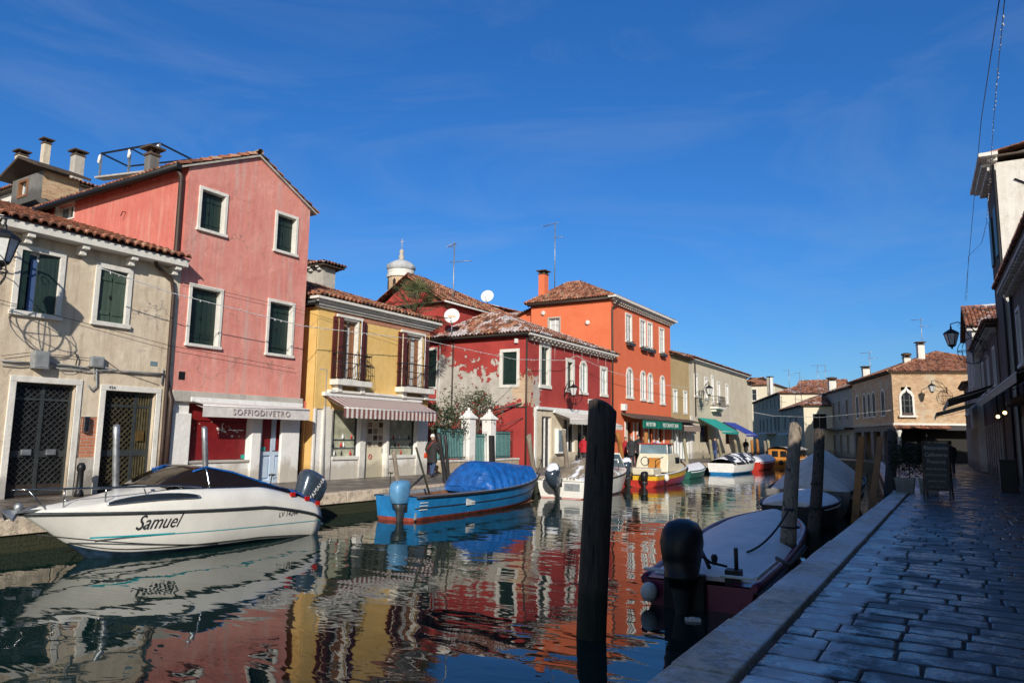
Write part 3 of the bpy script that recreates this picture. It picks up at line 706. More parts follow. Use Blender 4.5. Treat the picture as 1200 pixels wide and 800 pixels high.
def paving():
    mb = M(); y = -3.0; r = 0
    while y < 46:
        h = random.uniform(.26, .35); x = -1.345 - (0 if y < 27 else (y - 27) * .099) + (-random.uniform(0, .3) if r % 2 else 0); r += 1
        while x < 2.9:
            w = random.uniform(.36, .72); xa, xb = max(x, -1.345 - (0 if y < 27 else (y - 27) * .098)), x + w; x += w
            if xb - xa < .12: continue
            g = .010; z = random.uniform(-.003, .003); tx, ty = random.uniform(-.003, .003), random.uniform(-.003, .003)
            jx = [random.uniform(-.008, .008) for _ in range(4)]
            Pt = [(xa + g + jx[0], y + g + .004), (xb - g + jx[1], y + g + jx[2]), (xb - g + jx[3], y + h - g), (xa + g, y + h - g + jx[1])]
            cx, cy = (xa + xb) / 2, y + h / 2
            def Z(px, py): return z + (px - cx) * tx * 2 + (py - cy) * ty * 2
            rn = random.random(); far = y > 24
            P8 = []
            for i in range(4):      # worn, slightly rounded corners
                a_, b_, c_ = Pt[i - 1], Pt[i], Pt[(i + 1) % 4]; r1, r2 = random.uniform(.015, .04), random.uniform(.015, .04)
                la, lc = math.dist(a_, b_), math.dist(b_, c_)
                P8 += [(b_[0] + (a_[0] - b_[0]) * r1 / la, b_[1] + (a_[1] - b_[1]) * r1 / la), (b_[0] + (c_[0] - b_[0]) * r2 / lc, b_[1] + (c_[1] - b_[1]) * r2 / lc)]
            Pt = P8
            lo = [V((px, py, -.05)) for px, py in Pt]; mid = [V((px, py, Z(px, py) - .007)) for px, py in Pt]
            top = [V((px + (cx - px) * .016 / abs(cx - px) if cx != px else px, py + (cy - py) * .016 / abs(cy - py), Z(px, py))) for px, py in Pt]
            mb.poly(top, 0, False, rn)
            for i in range(8):
                j = (i + 1) % 8
                mb.poly([mid[i], mid[j], top[j], top[i]], 0, False, rn)
                if not far: mb.poly([lo[i], lo[j], mid[j], mid[i]], 0, False, rn)
        y += h
    struct('pavement_blocks', mb, blockmat())
    q = M(); q.poly([(-1.345, -3, -.013), (3.2, -3, -.013), (3.2, 27, -.013), (-1.345, 27, -.013)]); q.poly([(-1.345, 27, -.022), (3.2, 27, -.022), (3.2, 46, -.022), (-3.2, 46, -.022)])
    struct('pavement_joints', q, simple('joint_grit', (.018, .018, .018), .7, var=.4, bmp=.01))
paving()
HL = pi / 2      # facades of the left row face the canal (+x): local x runs away from the camera
XL = -19.0
# ------------------------------------------------------------------ 1 pale house, far left
def pale():
    Y0, Y1 = 2.0, 12.16; H = House('plastered_house', 'weathered pale plaster house with two dark lattice doors at the left edge', 'house', (XL, Y0, 0), HL, Y1 - Y0, 10.5, 6.35)
    H.win('f', (20, 285, 70, 376), shut='green', fill='curtain', glass='glassd', fw=.13)
    W = KIDS[H.root.name][-1]
    a0, a1, z0, z1 = H.rect('f', (20, 285, 70, 376))
    q = M(); H.bx(q, 'f', a0 + .38, a0 + .52, z0 + .15, z1 - .3, -.12, -.09); q.build('curtain', MT['curtb'], W)
    q = M(); H.bx(q, 'f', a0 + .13, a0 + .3, z0 + .13, z1 - .14, -.2, .0); q.build('shutter', MT['green'], W)
    q = M(); q.prism([H.P('f', a1 - .14, z0 + .13, -.02), H.P('f', a1 - .56, z0 + .13, -.09), H.P('f', a1 - .56, z0 + .13, -.125), H.P('f', a1 - .14, z0 + .13, -.055)], (0, 0, z1 - z0 - .28)); q.build('shutter', MT['green'], W)
    H.win('f', (113, 307, 150, 386), fill='shut', fw=.13, shut='green2', rec=.05)
    for r, kind in (((12, 440, 84, 577), 0), ((118, 452, 183, 560), 1)):
        a0, a1, z0, z1 = H.rect('f', r)
        if kind: a0, z1 = H.px('f', 118, 450); a1, _ = H.px('f', 189, 460)
        else: a0, z1 = H.px('f', 12, 439); a1, _ = H.px('f', 97, 446)
        fw = .15; A0, A1, Z1 = a0 + fw, a1 - fw, z1 - fw; H.hole('f', A0, A1, -.05, Z1)
        d = M(); H.bx(d, 'f', A0, A1, -.02, Z1, -.24, -.20); D = d.build('door', MT['iron'], H.root)
        f = M(); H.bx(f, 'f', a0, A0, -.02, Z1, -.03, .03); H.bx(f, 'f', A1, a1, -.02, Z1, -.03, .03); H.bx(f, 'f', a0, a1, Z1, z1, -.03, .03); f.build('frame', MT['stone'], D, bevel=.012)
        l = M(); m = (A0 + A1) / 2 if kind == 0 else A0 + (A1 - A0) * .66
        for u, v in ((A0 + .0, A0 + .06), (m - .04, m + .04), (A1 - .06, A1)): H.bx(l, 'f', u, v, 0, Z1, -.198, -.15)
        for z in (.05, .95, Z1 - .42, Z1 - .06):
            for u, v in ((A0 + .06, m - .04), (m + .04, A1 - .06)): H.bx(l, 'f', u, v, z, z + (.16 if z == .95 else .06), -.197, -.155)
        l.build('frame_bars', MT['irong'], D)
        g = M()
        def lat(u0, u1, za, zb, st):
            n = int((u1 - u0 + zb - za) / st) + 1
            for i in range(-int((zb - za) / st) - 1, n):
                for sg in (1, -1):
                    c = u0 + i * st if sg == 1 else u1 - i * st
                    p, q = (c, za), (c + sg * (zb - za), zb)
                    lo, hi = (u0, u1)
                    def cl(p, q):
                        (x0, y0), (x1, y1) = p, q; t0, t1 = 0., 1.; dx = x1 - x0
                        for b_, s_ in ((lo, 1), (hi, -1)):
                            den = dx * s_; num = (b_ - x0) * s_
                            if den > 0: t0 = max(t0, num / den)
                            else: t1 = min(t1, num / den)
                        return (t0, t1) if t0 < t1 - .01 else None
                    k = cl(p, q)
                    if k: g.bar(H.P('f', p[0] + (q[0] - p[0]) * k[0], p[1] + (q[1] - p[1]) * k[0], -.175 - .006 * sg), H.P('f', p[0] + (q[0] - p[0]) * k[1], p[1] + (q[1] - p[1]) * k[1], -.175 - .006 * sg), .030, .012, up=(1, 0, 0))
        for u, v in ((A0 + .06, m - .04), (m + .04, A1 - .06)):
            if kind == 1 and u > m:
                for i in range(5): 
                    x = u + (v - u) * (i + .5) / 5; H.bx(g, 'f', x - .02, x + .02, .1, Z1 - .06, -.19, -.165, 0)
                continue
            lat(u, v, .11, .95, .15); lat(u, v, 1.11, Z1 - .42, .15); lat(u, v, Z1 - .36, Z1 - .06, .15)
        g.build('lattice', simple('lattice_steel', (.085, .09, .092), .4, .5, var=.3) if kind == 0 else simple('lattice_bronze', (.13, .11, .06), .45, .4, var=.3), D)
        hb = M()
        if kind == 0:
            for u in (m - .38, m + .18): H.bx(hb, 'f', u, u + .22, 1.0, 1.14, -.15, -.09)
            hb.build('handle', MT['galv'], D, bevel=.01)
            rs = M(); H.bx(rs, 'f', A0 + .06, A1 - .06, .0, .3, -.2, -.17); rs.build('rusty_foot', MT['copper'], D)
        else:
            H.bx(hb, 'f', m + .1, m + .28, 1.35, 1.62, -.15, -.11); hb.build('letter_slot', simple('brass', (.35, .22, .08), .4, .8), D)
            t = text('93A', .11, MT['black'], D, face_mtx(H, 'f', a0 + .3, z1 - .075, .034), name='house_number')
        H.door = D
    # brick patch and grey foot between the doors
    b0, b1, c0, c1 = H.rect('f', (95, 488, 110, 536)); H.hole('f', b0, b1, c0, c1)
    q = M(); H.bx(q, 'f', b0 - .02, b1 + .02, c0 - .02, c1 + .02, -.06, -.02); q.build('brick_patch', MT['brickr'], H.root)
    q = M(); H.bx(q, 'f', b0, b1, 0, c0 - .02, -.02, .012); q.build('plinth_patch', MT['stone_d'], H.root)
    q = M(); u, z = H.px('f', 100, 497); H.bx(q, 'f', u - .07, u + .07, z - .2, z + .2, -.02, .09); ic = q.build('intercom', MT['steel'], H.root, bevel=.012)
    q = M(); H.bx(q, 'f', u - .045, u + .045, z + .02, z + .15, .091, .096); [H.bx(q, 'f', u - .03, u + .03, z - .05 - k * .05, z - .02 - k * .05, .091, .1) for k in range(3)]; q.build('button', MT['black'], ic)
    q = M(); u, z = H.px('f', 180, 426); H.bx(q, 'f', u - .1, u + .1, z - .06, z + .06, -.01, .012); q.build('number_tile', MT['glassb'], H.root)
    H.wall('f', MT['pale']); H.wall('l', MT['pale']); H.wall('b', MT['pale'])
    cornice(H, 'f', 0, H.L - .47, H.h - .02, [(.2, .42)], name='gutter_stone')
    corbels(H, 'f', .9, H.L - .3, H.h - .03, 8, .17, .24, .36)
    e = M(); e.box((-.1, -.4, H.h + .17), (H.L, 9, H.h + .2)); 
    ze = H.h + .22; rise = .30 * 11.0
    mb = M(); tiled(mb, (-.1, -.47, ze), (H.L - .04, -.47, ze), (H.L - .02, 10.5, ze + rise), (-.1, 10.5, ze + rise), .21, jit=.018)
    rf = mb.build('roof', MT['tile'], H.root); e.build('eave_board', MT['eave'], rf)
    H.pipe([H.P('f', *H.px('f', 176, 305), .25), H.P('f', *H.px('f', 180, 312), .14), H.P('f', *H.px('f', 199, 328), .1), H.P('f', *H.px('f', 201, 345), .1), H.P('f', H.L - .22, 1.3, .1), H.P('f', H.L - .22, 0, .1)], .055)
    # meter boxes, conduits
    for (x0, y0, x1, y1, d, m_) in ((36, 411, 52, 433, .24, 'plgrey'), (105, 417, 119, 431, .13, 'plgrey')):
        q = M(); a0, a1, z0, z1 = H.rect('f', (x0, y0, x1, y1)); H.bx(q, 'f', a0, a1, z0, z1, -.01, d); bxx = q.build('meter_box', MT[m_], H.root, bevel=.015)
        q = M(); H.bx(q, 'f', a0 + .03, a1 - .03, z0 + .04, z1 - .04, d + .001, d + .012); q.build('lid', MT[m_], bxx, bevel=.005)
    q = M()
    def run(pts, r, d=.05): q.tube([H.P('f', *H.px('f', x, y), d) for x, y in pts], r, 6)
    run([(0, 422), (15, 424), (33, 425)], .022); run([(0, 427), (20, 429), (33, 428)], .014); run([(55, 424), (64, 427), (80, 428), (100, 431), (105, 428)], .022)
    run([(60, 431), (82, 432), (100, 435), (120, 434), (150, 435), (190, 438)], .018, .06); run([(118, 430), (135, 434), (150, 436), (170, 437), (196, 440)], .016, .08); run([(64, 429), (72, 436), (84, 436), (96, 430)], .008, .06); run([(190, 432), (188, 450)], .02, .05)
    run([(112, 431), (112, 452), (106, 457), (101, 450)], .02); run([(108, 431), (109, 446)], .012, .08)
    q.build('conduit', MT['plgrey'], H.root)
    q = M(); run([(86, 412), (89, 420), (87, 428)], .014, .07); run([(0, 417), (34, 413)], .008, .07); run([(56, 415), (104, 420)], .008, .07); run([(120, 420), (142, 436), (186, 451)], .006, .03); q.build('cable', MT['black'], H.root)
    return H
pale()
# ------------------------------------------------------------------ 2 pink gabled house with the shop
def pink():
    Y0, Y1 = 12.16, 16.88; H = House('gabled_house', 'tall pink gabled house with a white shopfront and closed dark shutters', 'house', (XL, Y0, 0), HL, Y1 - Y0, 11.5, 9.45)
    for r in ((234, 217, 264, 279), (323, 246, 347, 302), (222, 331, 257, 410), (314, 349, 342, 420)): H.win('f', r, fw=.10, fill='shut', rec=.16)
    z1 = H.px('f', 220, 458)[1]      # top of the stone lintel band
    zl = z1 - .32
    # shopfront
    a0, zt = H.px('f', 222, 480); a1, zb = H.px('f', 291, 537); s0, s1, sb, st = a0 - .02, a1, .78, zl - .02
    d0, _ = H.px('f', 303, 565); d1, _ = H.px('f', 337, 565)
    H.hole('f', s0, s1, sb, st); H.hole('f', d0, d1, -.05, st)
    H.wall('f', MT['stone_w'], z1=zl, name='shopfront_wall')
    H.wall('f', MT['pinkf'], z0=zl, top=[(H.L / 2 + .05, H.h + 1.22)])
    q = M(); H.bx(q, 'f', -.05, H.L + .02, zl, z1, -.02, .14); q.build('lintel', MT['stone_d'], H.root, bevel=.02)
    q = M(); H.bx(q, 'f', .0, .62, .0, zl - .33, -.02, .1); H.bx(q, 'f', H.L - .78, H.L - .02, 0, zl - .33, -.02, .1); H.bx(q, 'f', s1 + .03, d0 - .06, 0, zl - .33, -.02, .07); q.build('pillar', MT['stone_w'], H.root, bevel=.02)
    w = M(); H.bx(w, 'f', s0, s1, sb, st, -.24, -.2); W = w.build('window', MT['shred'], H.root)
    w = M(); H.bx(w, 'f', s0 - .05, s1 + .03, sb - .07, sb - .002, -.2, .05); w.build('sill', MT['stone_d'], W, bevel=.01)
    w = M(); n = 26
    for i in range(n):
        z = sb + .02 + (st - .55 - sb) * i / n; H.bx(w, 'f', s0 + .03, s1 - .03, z, z + .045, -.199, -.17)
    H.bx(w, 'f', s0, s1, st - .5, st, -.199, -.16); w.build('roller_shutter', MT['shred'], W, bevel=.006)
    w = M()
    cx, cz = H.px('f', 270, 504)
    for i in range(26):
        u = s1 - .15 - random.random() * (s1 - s0 - .4) if i > 14 else cx + random.uniform(-.38, .38); z = cz + random.gauss(0, .05 if i < 15 else .12); r_ = random.uniform(.012, .05) * (1 if i < 15 else .5)
        w.prism([H.P('f', u + r_ * cos(t), z + r_ * .7 * sin(t), -.168) for t in [2 * pi * k / 6 for k in range(6)]], H.P('f', 0, 0, .006) - H.P('f', 0, 0, 0))
    w.tube([H.P('f', cx - .1 + .09 * cos(t), cz + .13 + .09 * sin(t), -.165) for t in [pi * .6 + pi * .9 * k / 6 for k in range(7)]], .013, 5)
    w.tube([H.P('f', cx + .05 + k * .08, cz + .02 * (k % 2), -.165) for k in range(8)], .014, 5)
    w.build('decal', MT['white'], W)
    # door
    D = M(); H.bx(D, 'f', d0, d1, 0, st, -.22, -.18); D = D.build('door', MT['lblue'], H.root); m = (d0 + d1) / 2; q = M()
    for u, v in ((d0, d0 + .12), (m - .09, m + .09), (d1 - .12, d1)): H.bx(q, 'f', u, v, 0, st, -.179, -.12)
    for z, e in ((0, .1), (.9, 1.02), (st - .06, st)):
        H.bx(q, 'f', d0 + .12, m - .09, z, e, -.179, -.122); H.bx(q, 'f', m + .09, d1 - .12, z, e, -.179, -.122)
    q.build('frame', MT['lblue'], D)
    q = M(); H.bx(q, 'f', d0 + .13, m - .1, 1.03, st - .07, -.178, -.15); H.bx(q, 'f', m + .1, d1 - .13, 1.03, st - .07, -.178, -.15); q.build('red_blind', MT['shred'], D)
    q = M(); H.bx(q, 'f', d0 + .17, m - .14, .17, .83, -.178, -.14); H.bx(q, 'f', m + .14, d1 - .17, .17, .83, -.178, -.14); q.build('panel', MT['lblue'], D, bevel=.015)
    q = M(); q.tube([H.P('f', m - .04, 1.05, -.1), H.P('f', m + .06, 1.05, -.1)], .013, 6); q.build('handle', MT['steel'], D)
    q = M(); H.bx(q, 'f', d0 + .14, d0 + .3, 1.05, 1.17, -.149, -.145); H.bx(q, 'f', s1 - .16, s1 - .02, sb + .03, sb + .15, -.168, -.164); q.build('sticker', MT['teal'], D)
    # awning, half wound in, with its name on the valance
    (aa, za), (ab, zb_) = H.px('f', 224, 468), H.px('f', 352, 476)
    A = awning(H, 'f', .62, H.L - .1, z1 - .28, z1 - .38, .55, [MT['awgrey']], val=.36, n=1)
    text('SOFFIODIVETRO', .25, simple('lettering_grey', (.40, .34, .33), .8), A, face_mtx(H, 'f', H.L * .57, z1 - .57, .64), wx=1.05, sp=1.15)
    # side wall above the neighbour's roof
    H.win('l', (66, 241, 87, 256), fill='glass', glass='glassb', fw=.06, sill=False, proud=.03)
    H.wall('l', MT['pinks']); H.wall('r', MT['pinkf']); H.wall('b', MT['pinks'], top=[(H.L / 2, H.h + 1.2)])
    zt = H.h; xm = H.L / 2 + .05; mb = M(); o = .22
    tiled(mb, (-.28, H.W, zt - .02), (-.28, -.1, zt - .02), (xm, -.1, zt + 1.27), (xm, H.W, zt + 1.27), .2); tiled(mb, (H.L + .28, -.1, zt - .02), (H.L + .28, H.W, zt - .02), (xm, H.W, zt + 1.27), (xm, -.1, zt + 1.27), .2)
    ridge(mb, (xm, -.12, zt + 1.31), (xm, H.W, zt + 1.31)); R_ = mb.build('roof', MT['tile'], H.root)
    q = M(); q.prism([(-.25, -.09, zt - .1), (xm, -.09, zt + 1.17), (xm, -.09, zt + 1.24), (-.28, -.09, zt - .05)], (0, H.W, 0)); q.prism([(xm, -.09, zt + 1.17), (H.L + .25, -.09, zt - .1), (H.L + .28, -.09, zt - .05), (xm, -.09, zt + 1.24)], (0, H.W, 0)); q.build('verge_board', MT['stone_d'], R_)
    H.pipe([H.P('l', -.05, zt - .08, .34), H.P('l', H.W, zt - .08, .34)], .1, 'iron', 'gutter')
    H.pipe([(-.28, .12, zt - .1), (-.16, .1, zt - .35), (-.13, .08, 3.1), (-.13, -.05, 2.8), (-.1, -.16, 2.5), (-.1, -.14, 0)], .075, 'copper')
    q = M(); a, z = H.px('l', 150, 222); 
    for (x, y) in ((152, 219), (148, 249)): 
        u, z = H.px('l', x, y); q.tube([H.P('l', u, z, -.02), H.P('l', u, z, .12), H.P('l', u + .05, z - .15, .14)], .015, 5)
    q.build('hook', MT['iron'], H.root)
    q = M(); u, z = H.px('f', 213, 440); H.bx(q, 'f', u - .1, u + .1, z - .12, z + .12, -.05, .006); q.build('air_vent', MT['iron'], H.root)
    chimney(R_, *([H.inv @ ony(178, 190, 13.4)][0].xy[:]), zt + .1, (H.inv @ ony(178, 175, 13.4)).z, .34, .34, MT['greyr'])
    return H
PK = pink()
# ------------------------------------------------------------------ 3 alley gate between pink and yellow
def alley():
    H = House('alley_gate', 'narrow iron gate under a small dark red arch between the pink and yellow houses', 'gate', (XL + .0, 16.9, 0), HL, .58, 1.2, 2.75)
    H.root.location.x -= .35; H.mw = Matrix.Translation(H.root.location) @ Matrix.Rotation(HL, 4, 'Z'); H.inv = H.mw.inverted()
    m = M(); w = .24; cx = .29; zc = 2.1
    pts = [(0, 2.75), (0, zc), (cx - w, zc)] + [(cx - w * cos(t), zc + w * sin(t)) for t in [pi * k / 8 for k in range(1, 8)]] + [(cx + w, zc), (.58, zc), (.58, 2.75)]
    m.prism([H.P('f', a, z, 0) for a, z in pts], H.P('f', 0, 0, -.3) - H.P('f', 0, 0, 0)); m.build('arch', MT['pinks'], H.root)
    m = M(); H.bx(m, 'f', .0, cx - w, 0, zc, -.3, 0); H.bx(m, 'f', cx + w, .58, 0, zc, -.3, 0); m.build('jamb', MT['yellow'], H.root)
    m = M()
    for i in range(8): 
        a = cx - w + .04 + i * (2 * w - .08) / 7; m.tube([H.P('f', a, .05, -.1), H.P('f', a, 2.0 + .1 * (i % 2), -.1)], .012, 5)
    for z in (.12, .95, 1.75): H.bx(m, 'f', cx - w, cx + w, z, z + .04, -.115, -.085)
    for k in range(3): m.tube([H.P('f', cx - w + .08 + k * .16 + .06 * cos(t), 1.9 + .07 * sin(t), -.1) for t in [pi * j / 4 for j in range(8)]], .008, 4)
    m.build('bars', MT['iron'], H.root)
    m = M(); H.bx(m, 'f', cx - .15, cx + .2, 1.2, 1.23, -.084, -.05); m.build('lock', MT['teal'], H.root)
alley()
# ------------------------------------------------------------------ 4 yellow house
def yellow():
    Y0, Y1 = 17.5, 23.85; H = House('corner_house', 'yellow house with two iron balconies over a brown striped awning', 'house', (XL, Y0, 0), HL, Y1 - Y0, 7.5, 6.12)
    mb = M()
    for r in ((391, 372, 424, 442), (467, 390, 498, 450)):
        a0, a1, z0, z1 = H.rect('f', r); a0 += .28; a1 -= .28; z1 += .06
        z0 = H.px('f', r[0], 444 if r[0] < 400 else 453)[1]
        W = H.win('f', (a0, a1, z0, z1), px=False, frame='stone', fw=.06, fill='glass', glass='curtain', rec=.14, sill=False)
        q = M(); H.bx(q, 'f', a0 - .15, a1 + .15, z1 + .002, z1 + .1, -.02, .09); q.build('lintel', MT['stone'], W)
        cu = M(); m_ = (a0 + a1) / 2
        for u, v in ((a0 + .06, a0 + .24), (m_ - .1, m_ + .05), (a1 - .3, a1 - .07)): H.bx(cu, 'f', u, v, z0 + .1, z1 - .1, -.18, -.15)
        cu.build('wooden_frame', MT['doorb'], W)
        for sg, u, v in ((-1, a0 - .36, a0 + .06), (1, a1 - .06, a1 + .36)):
            for k in (0, 1):
                s_ = M(); uu = u + (v - u) * k / 2; vv = u + (v - u) * (k + 1) / 2
                H.bx(s_, 'f', uu + .005, vv - .005, z0 + .02, z1 - .02, .06 + .1 * (k if sg < 0 else 1 - k), .1 + .1 * (k if sg < 0 else 1 - k))
                for i in range(16): 
                    z = z0 + .1 + (z1 - z0 - .2) * i / 16; o_ = .1 + .1 * (k if sg < 0 else 1 - k)
                    H.bx(s_, 'f', uu + .035, vv - .035, z, z + .05, o_ + .0, o_ + .012)
                s_.build('shutter', MT['maroon'], W)
            if sg > 0:
                s_ = M(); s_.tube([H.P('f', v - .44, z0, .24), H.P('f', v - .44, z1, .24)], .016, 5); s_.build('rod', MT['white'], W)
        balcony(H, a0 - .32, a1 + .34, z0 - .02, d=.4)
    # shop: windows, door
    zt = 2.55
    wins = [H.rect('f', (391, 480, 419, 533)), H.rect('f', (457, 490, 486, 532))]
    for (a0, a1, z0, z1) in wins:
        z0 = .82; z1 = 2.5; H.hole('f', a0, a1, z0, z1)
        g = M(); H.bx(g, 'f', a0, a1, z0, z1, -.2, -.17); g_ = g.build('shop_window', simple('window_display', (.40, .41, .31), .25, var=.25, vs=2.5), H.root)
        g = M(); H.bx(g, 'f', a0, a1, z0 - .12, z0 - .002, -.18, .06); g.build('sill', MT['stone'], g_, bevel=.01)
        g = M()
        for u, v in ((a0, a0 + .04), (a1 - .04, a1)): H.bx(g, 'f', u, v, z0, z1, -.168, -.1)
        g.build('frame', MT['irong'], g_)
        g = M()
        for i in range(11):
            u = a0 + .12 + (a1 - a0 - .24) * random.random(); r_ = random.uniform(.02, .045); zb = random.choice((z0 + .02, z0 + .32, z0 + .62))
            p = H.P('f', u, zb, -.14); g.lathe([(r_ * .5, 0), (r_, .05), (r_ * .8, .12), (r_ * .25, .17), (r_ * .35, .2)], p, 8, random.choice((0, 1, 2)))
        for z in (z0 + .3, z0 + .6): H.bx(g, 'f', a0 + .05, a1 - .05, z, z + .015, -.168, -.11, 3)
        g.build('glassware', [MT['red'], MT['black'], MT['white'], MT['glassb']], g_)
    d0 = H.px('f', 427, 560)[0]; d1 = H.px('f', 450, 560)[0]; H.hole('f', d0, d1, -.05, 2.4)
    g = M(); H.bx(g, 'f', d0, d1, 0, 2.4, -.16, -.12); D = g.build('door', MT['cream'], H.root)
    g = M(); random.seed(3)
    for i in range(5):
        for j in range(3):
            u = d0 + .22 + j * .3; z = 1.15 + i * .25; H.bx(g, 'f', u, u + .22, z, z + .19, -.119, -.112, (i + j) % 3)
    g.build('poster', [MT['awbrown'], MT['beige'], MT['darkr']], D)
    g = M(); cx_, cz_ = d0 + .38, .78; 
    g.tube([H.P('f', cx_ + .09 * cos(t), cz_ + .09 * sin(t), -.108) for t in [2 * pi * k / 12 for k in range(13)]], .014, 5); g.bar(H.P('f', cx_ - .06, cz_ + .06, -.108), H.P('f', cx_ + .06, cz_ - .06, -.108), .02, .01, up=(1, 0, 0)); g.build('no_smoking_sign', MT['red'], D)
    g = M(); H.bx(g, 'f', d1 - .1, d1 - .06, .95, 1.1, -.119, -.07); g.build('handle', MT['steel'], D)
    H.wall('f', MT['stone_w'], z1=2.5, a0=.0, name='shopfront_wall'); H.wall('f', MT['yellow'], z0=2.5)
    g = M()
    for u, v in ((.0, .1), (.42, .86), (wins[0][1] + .03, d0 - .08), (d1 + .03, wins[1][0] - .06), (wins[1][1] + .03, H.L)): H.bx(g, 'f', u, v, 0, 2.5, -.02, .07)
    g.build('pilaster', MT['stone'], H.root, bevel=.015)
    g = M(); H.bx(g, 'f', 0, .78, 2.5, H.h - .3, -.02, .05); g.build('corner_strip', MT['yellow'], H.root)
    u, z = H.px('f', 382, 480); g = M(); H.bx(g, 'f', u - .17, u + .17, z - .11, z + .11, .05, .062); nn = g.build('nameplate', MT['stone'], H.root)
    H.wall('l', MT['yellow']); H.wall('r', MT['yellow']); H.wall('b', MT['yellow'])
    cornice(H, 'f', .0, H.L, H.h - .05, [(.08, .1), (.1, .18), (.08, .28), (.1, .38)])
    g = M(); H.bx(g, 'f', .8, H.L, H.h - .26, H.h - .055, -.02, .012); g.build('brick_band', MT['brickr'], H.root)
    rf = hiproof(H, H.h + .34, 1.35, .32, 'tile', inset=3.0)
    g = M(); g.tube([(.3, .5, H.h + .3), (-.3, .0, H.h + .2)], .05, 6)
    H.gut('l', H.h + .1, -.2, 6, .25, .09, 'iron')
    # awning of brown and white stripes
    za = H.px('f', 385, 459)[1]
    a0 = H.px('f', 383, 460)[0]; a1 = H.px('f', 506, 472)[0]
    st_b = simple('stripe_brown', (.22, .085, .075), .85); st_w = simple('stripe_white', (.62, .58, .55), .85)
    awning(H, 'f', .42, 5.68, 2.98, 2.56, 1.0, [st_b, st_w], n=45, val=.36)
    g = M(); H.bx(g, 'f', a0 - .05, a1 + .05, za - .02, za + .08, -.02, .24); g.build('ledge', MT['stone'], H.root, bevel=.02)
    H.pipe([H.P('f', .15, 3.9, .03), H.P('f', .5, 3.88, .03), H.P('f', .5, 3.2, .03), H.P('f', .52, .0, .1)], .03, 'plgrey', 'conduit')
yellow()
def each(H, name, mat, boxes, pl='f', parent=None, bevel=.012):
    for b in boxes:
        q = M(); H.bx(q, pl, *b); q.build(name, MT[mat] if isinstance(mat, str) else mat, parent or H.root, bevel=bevel)
def peelmat():
    m, nt, nd, lk, bs = nm('peeling_red_render'); v = coords(nt)
    s = N(nt, 'ShaderNodeSeparateXYZ', {0: v}); X, Y, Z = s.outputs
    red = ramp(nt, noise(nt, v, .8, 7, .6), [(.3, (.30, .030, .028)), (.7, (.42, .055, .045))])
    gray = ramp(nt, noise(nt, v, 1.7, 8, .65), [(.3, (.36, .33, .29)), (.7, (.54, .50, .45))])
    br, f = brickcol(nt, v, (.46, .24, .12), (.60, .40, .24), (.52, .45, .34))
    n = noise(nt, v, .85, 9, .62, .5); n2 = noise(nt, v, 2.4, 6, .6)
    bell = mth(nt, 'SUBTRACT', .66, mth(nt, 'MULTIPLY', mth(nt, 'ABSOLUTE', mth(nt, 'SUBTRACT', Z, 4.15)), .34))
    side = mth(nt, 'SUBTRACT', mth(nt, 'MULTIPLY', Y, .055), mth(nt, 'MULTIPLY', mth(nt, 'MAXIMUM', mth(nt, 'SUBTRACT', X, 1.2), 0.0), .5))
    k = mth(nt, 'ADD', mth(nt, 'ADD', mth(nt, 'MULTIPLY', mth(nt, 'SUBTRACT', n, .5), 1.7), bell), mth(nt, 'ADD', side, mth(nt, 'MULTIPLY', mth(nt, 'SUBTRACT', n2, .5), 1.5)))
    lost = ramp(nt, k, [(.40, 0.0), (.42, 1.0)])
    cor = mth(nt, 'SUBTRACT', 1.25, mth(nt, 'ADD', X, Y))
    kb = mth(nt, 'ADD', mth(nt, 'MULTIPLY', cor, .55), mth(nt, 'ADD', mth(nt, 'MULTIPLY', mth(nt, 'SUBTRACT', n2, .5), 1.3), mth(nt, 'MULTIPLY', mth(nt, 'SUBTRACT', 5.2, Z), .02)))
    base = mix(nt, ramp(nt, kb, [(.28, 0.0), (.31, .85)]), gray, br)
    col = mix(nt, lost, red, base)
    setc(nt, bs, 'Base Color', col); bs.inputs['Roughness'].default_value = .9
    bump(nt, bs, mth(nt, 'ADD', mth(nt, 'MULTIPLY', lost, -1.0), mth(nt, 'MULTIPLY', noise(nt, v, 40, 4), .3)), .02)
    return m
MT['peel'] = peelmat()
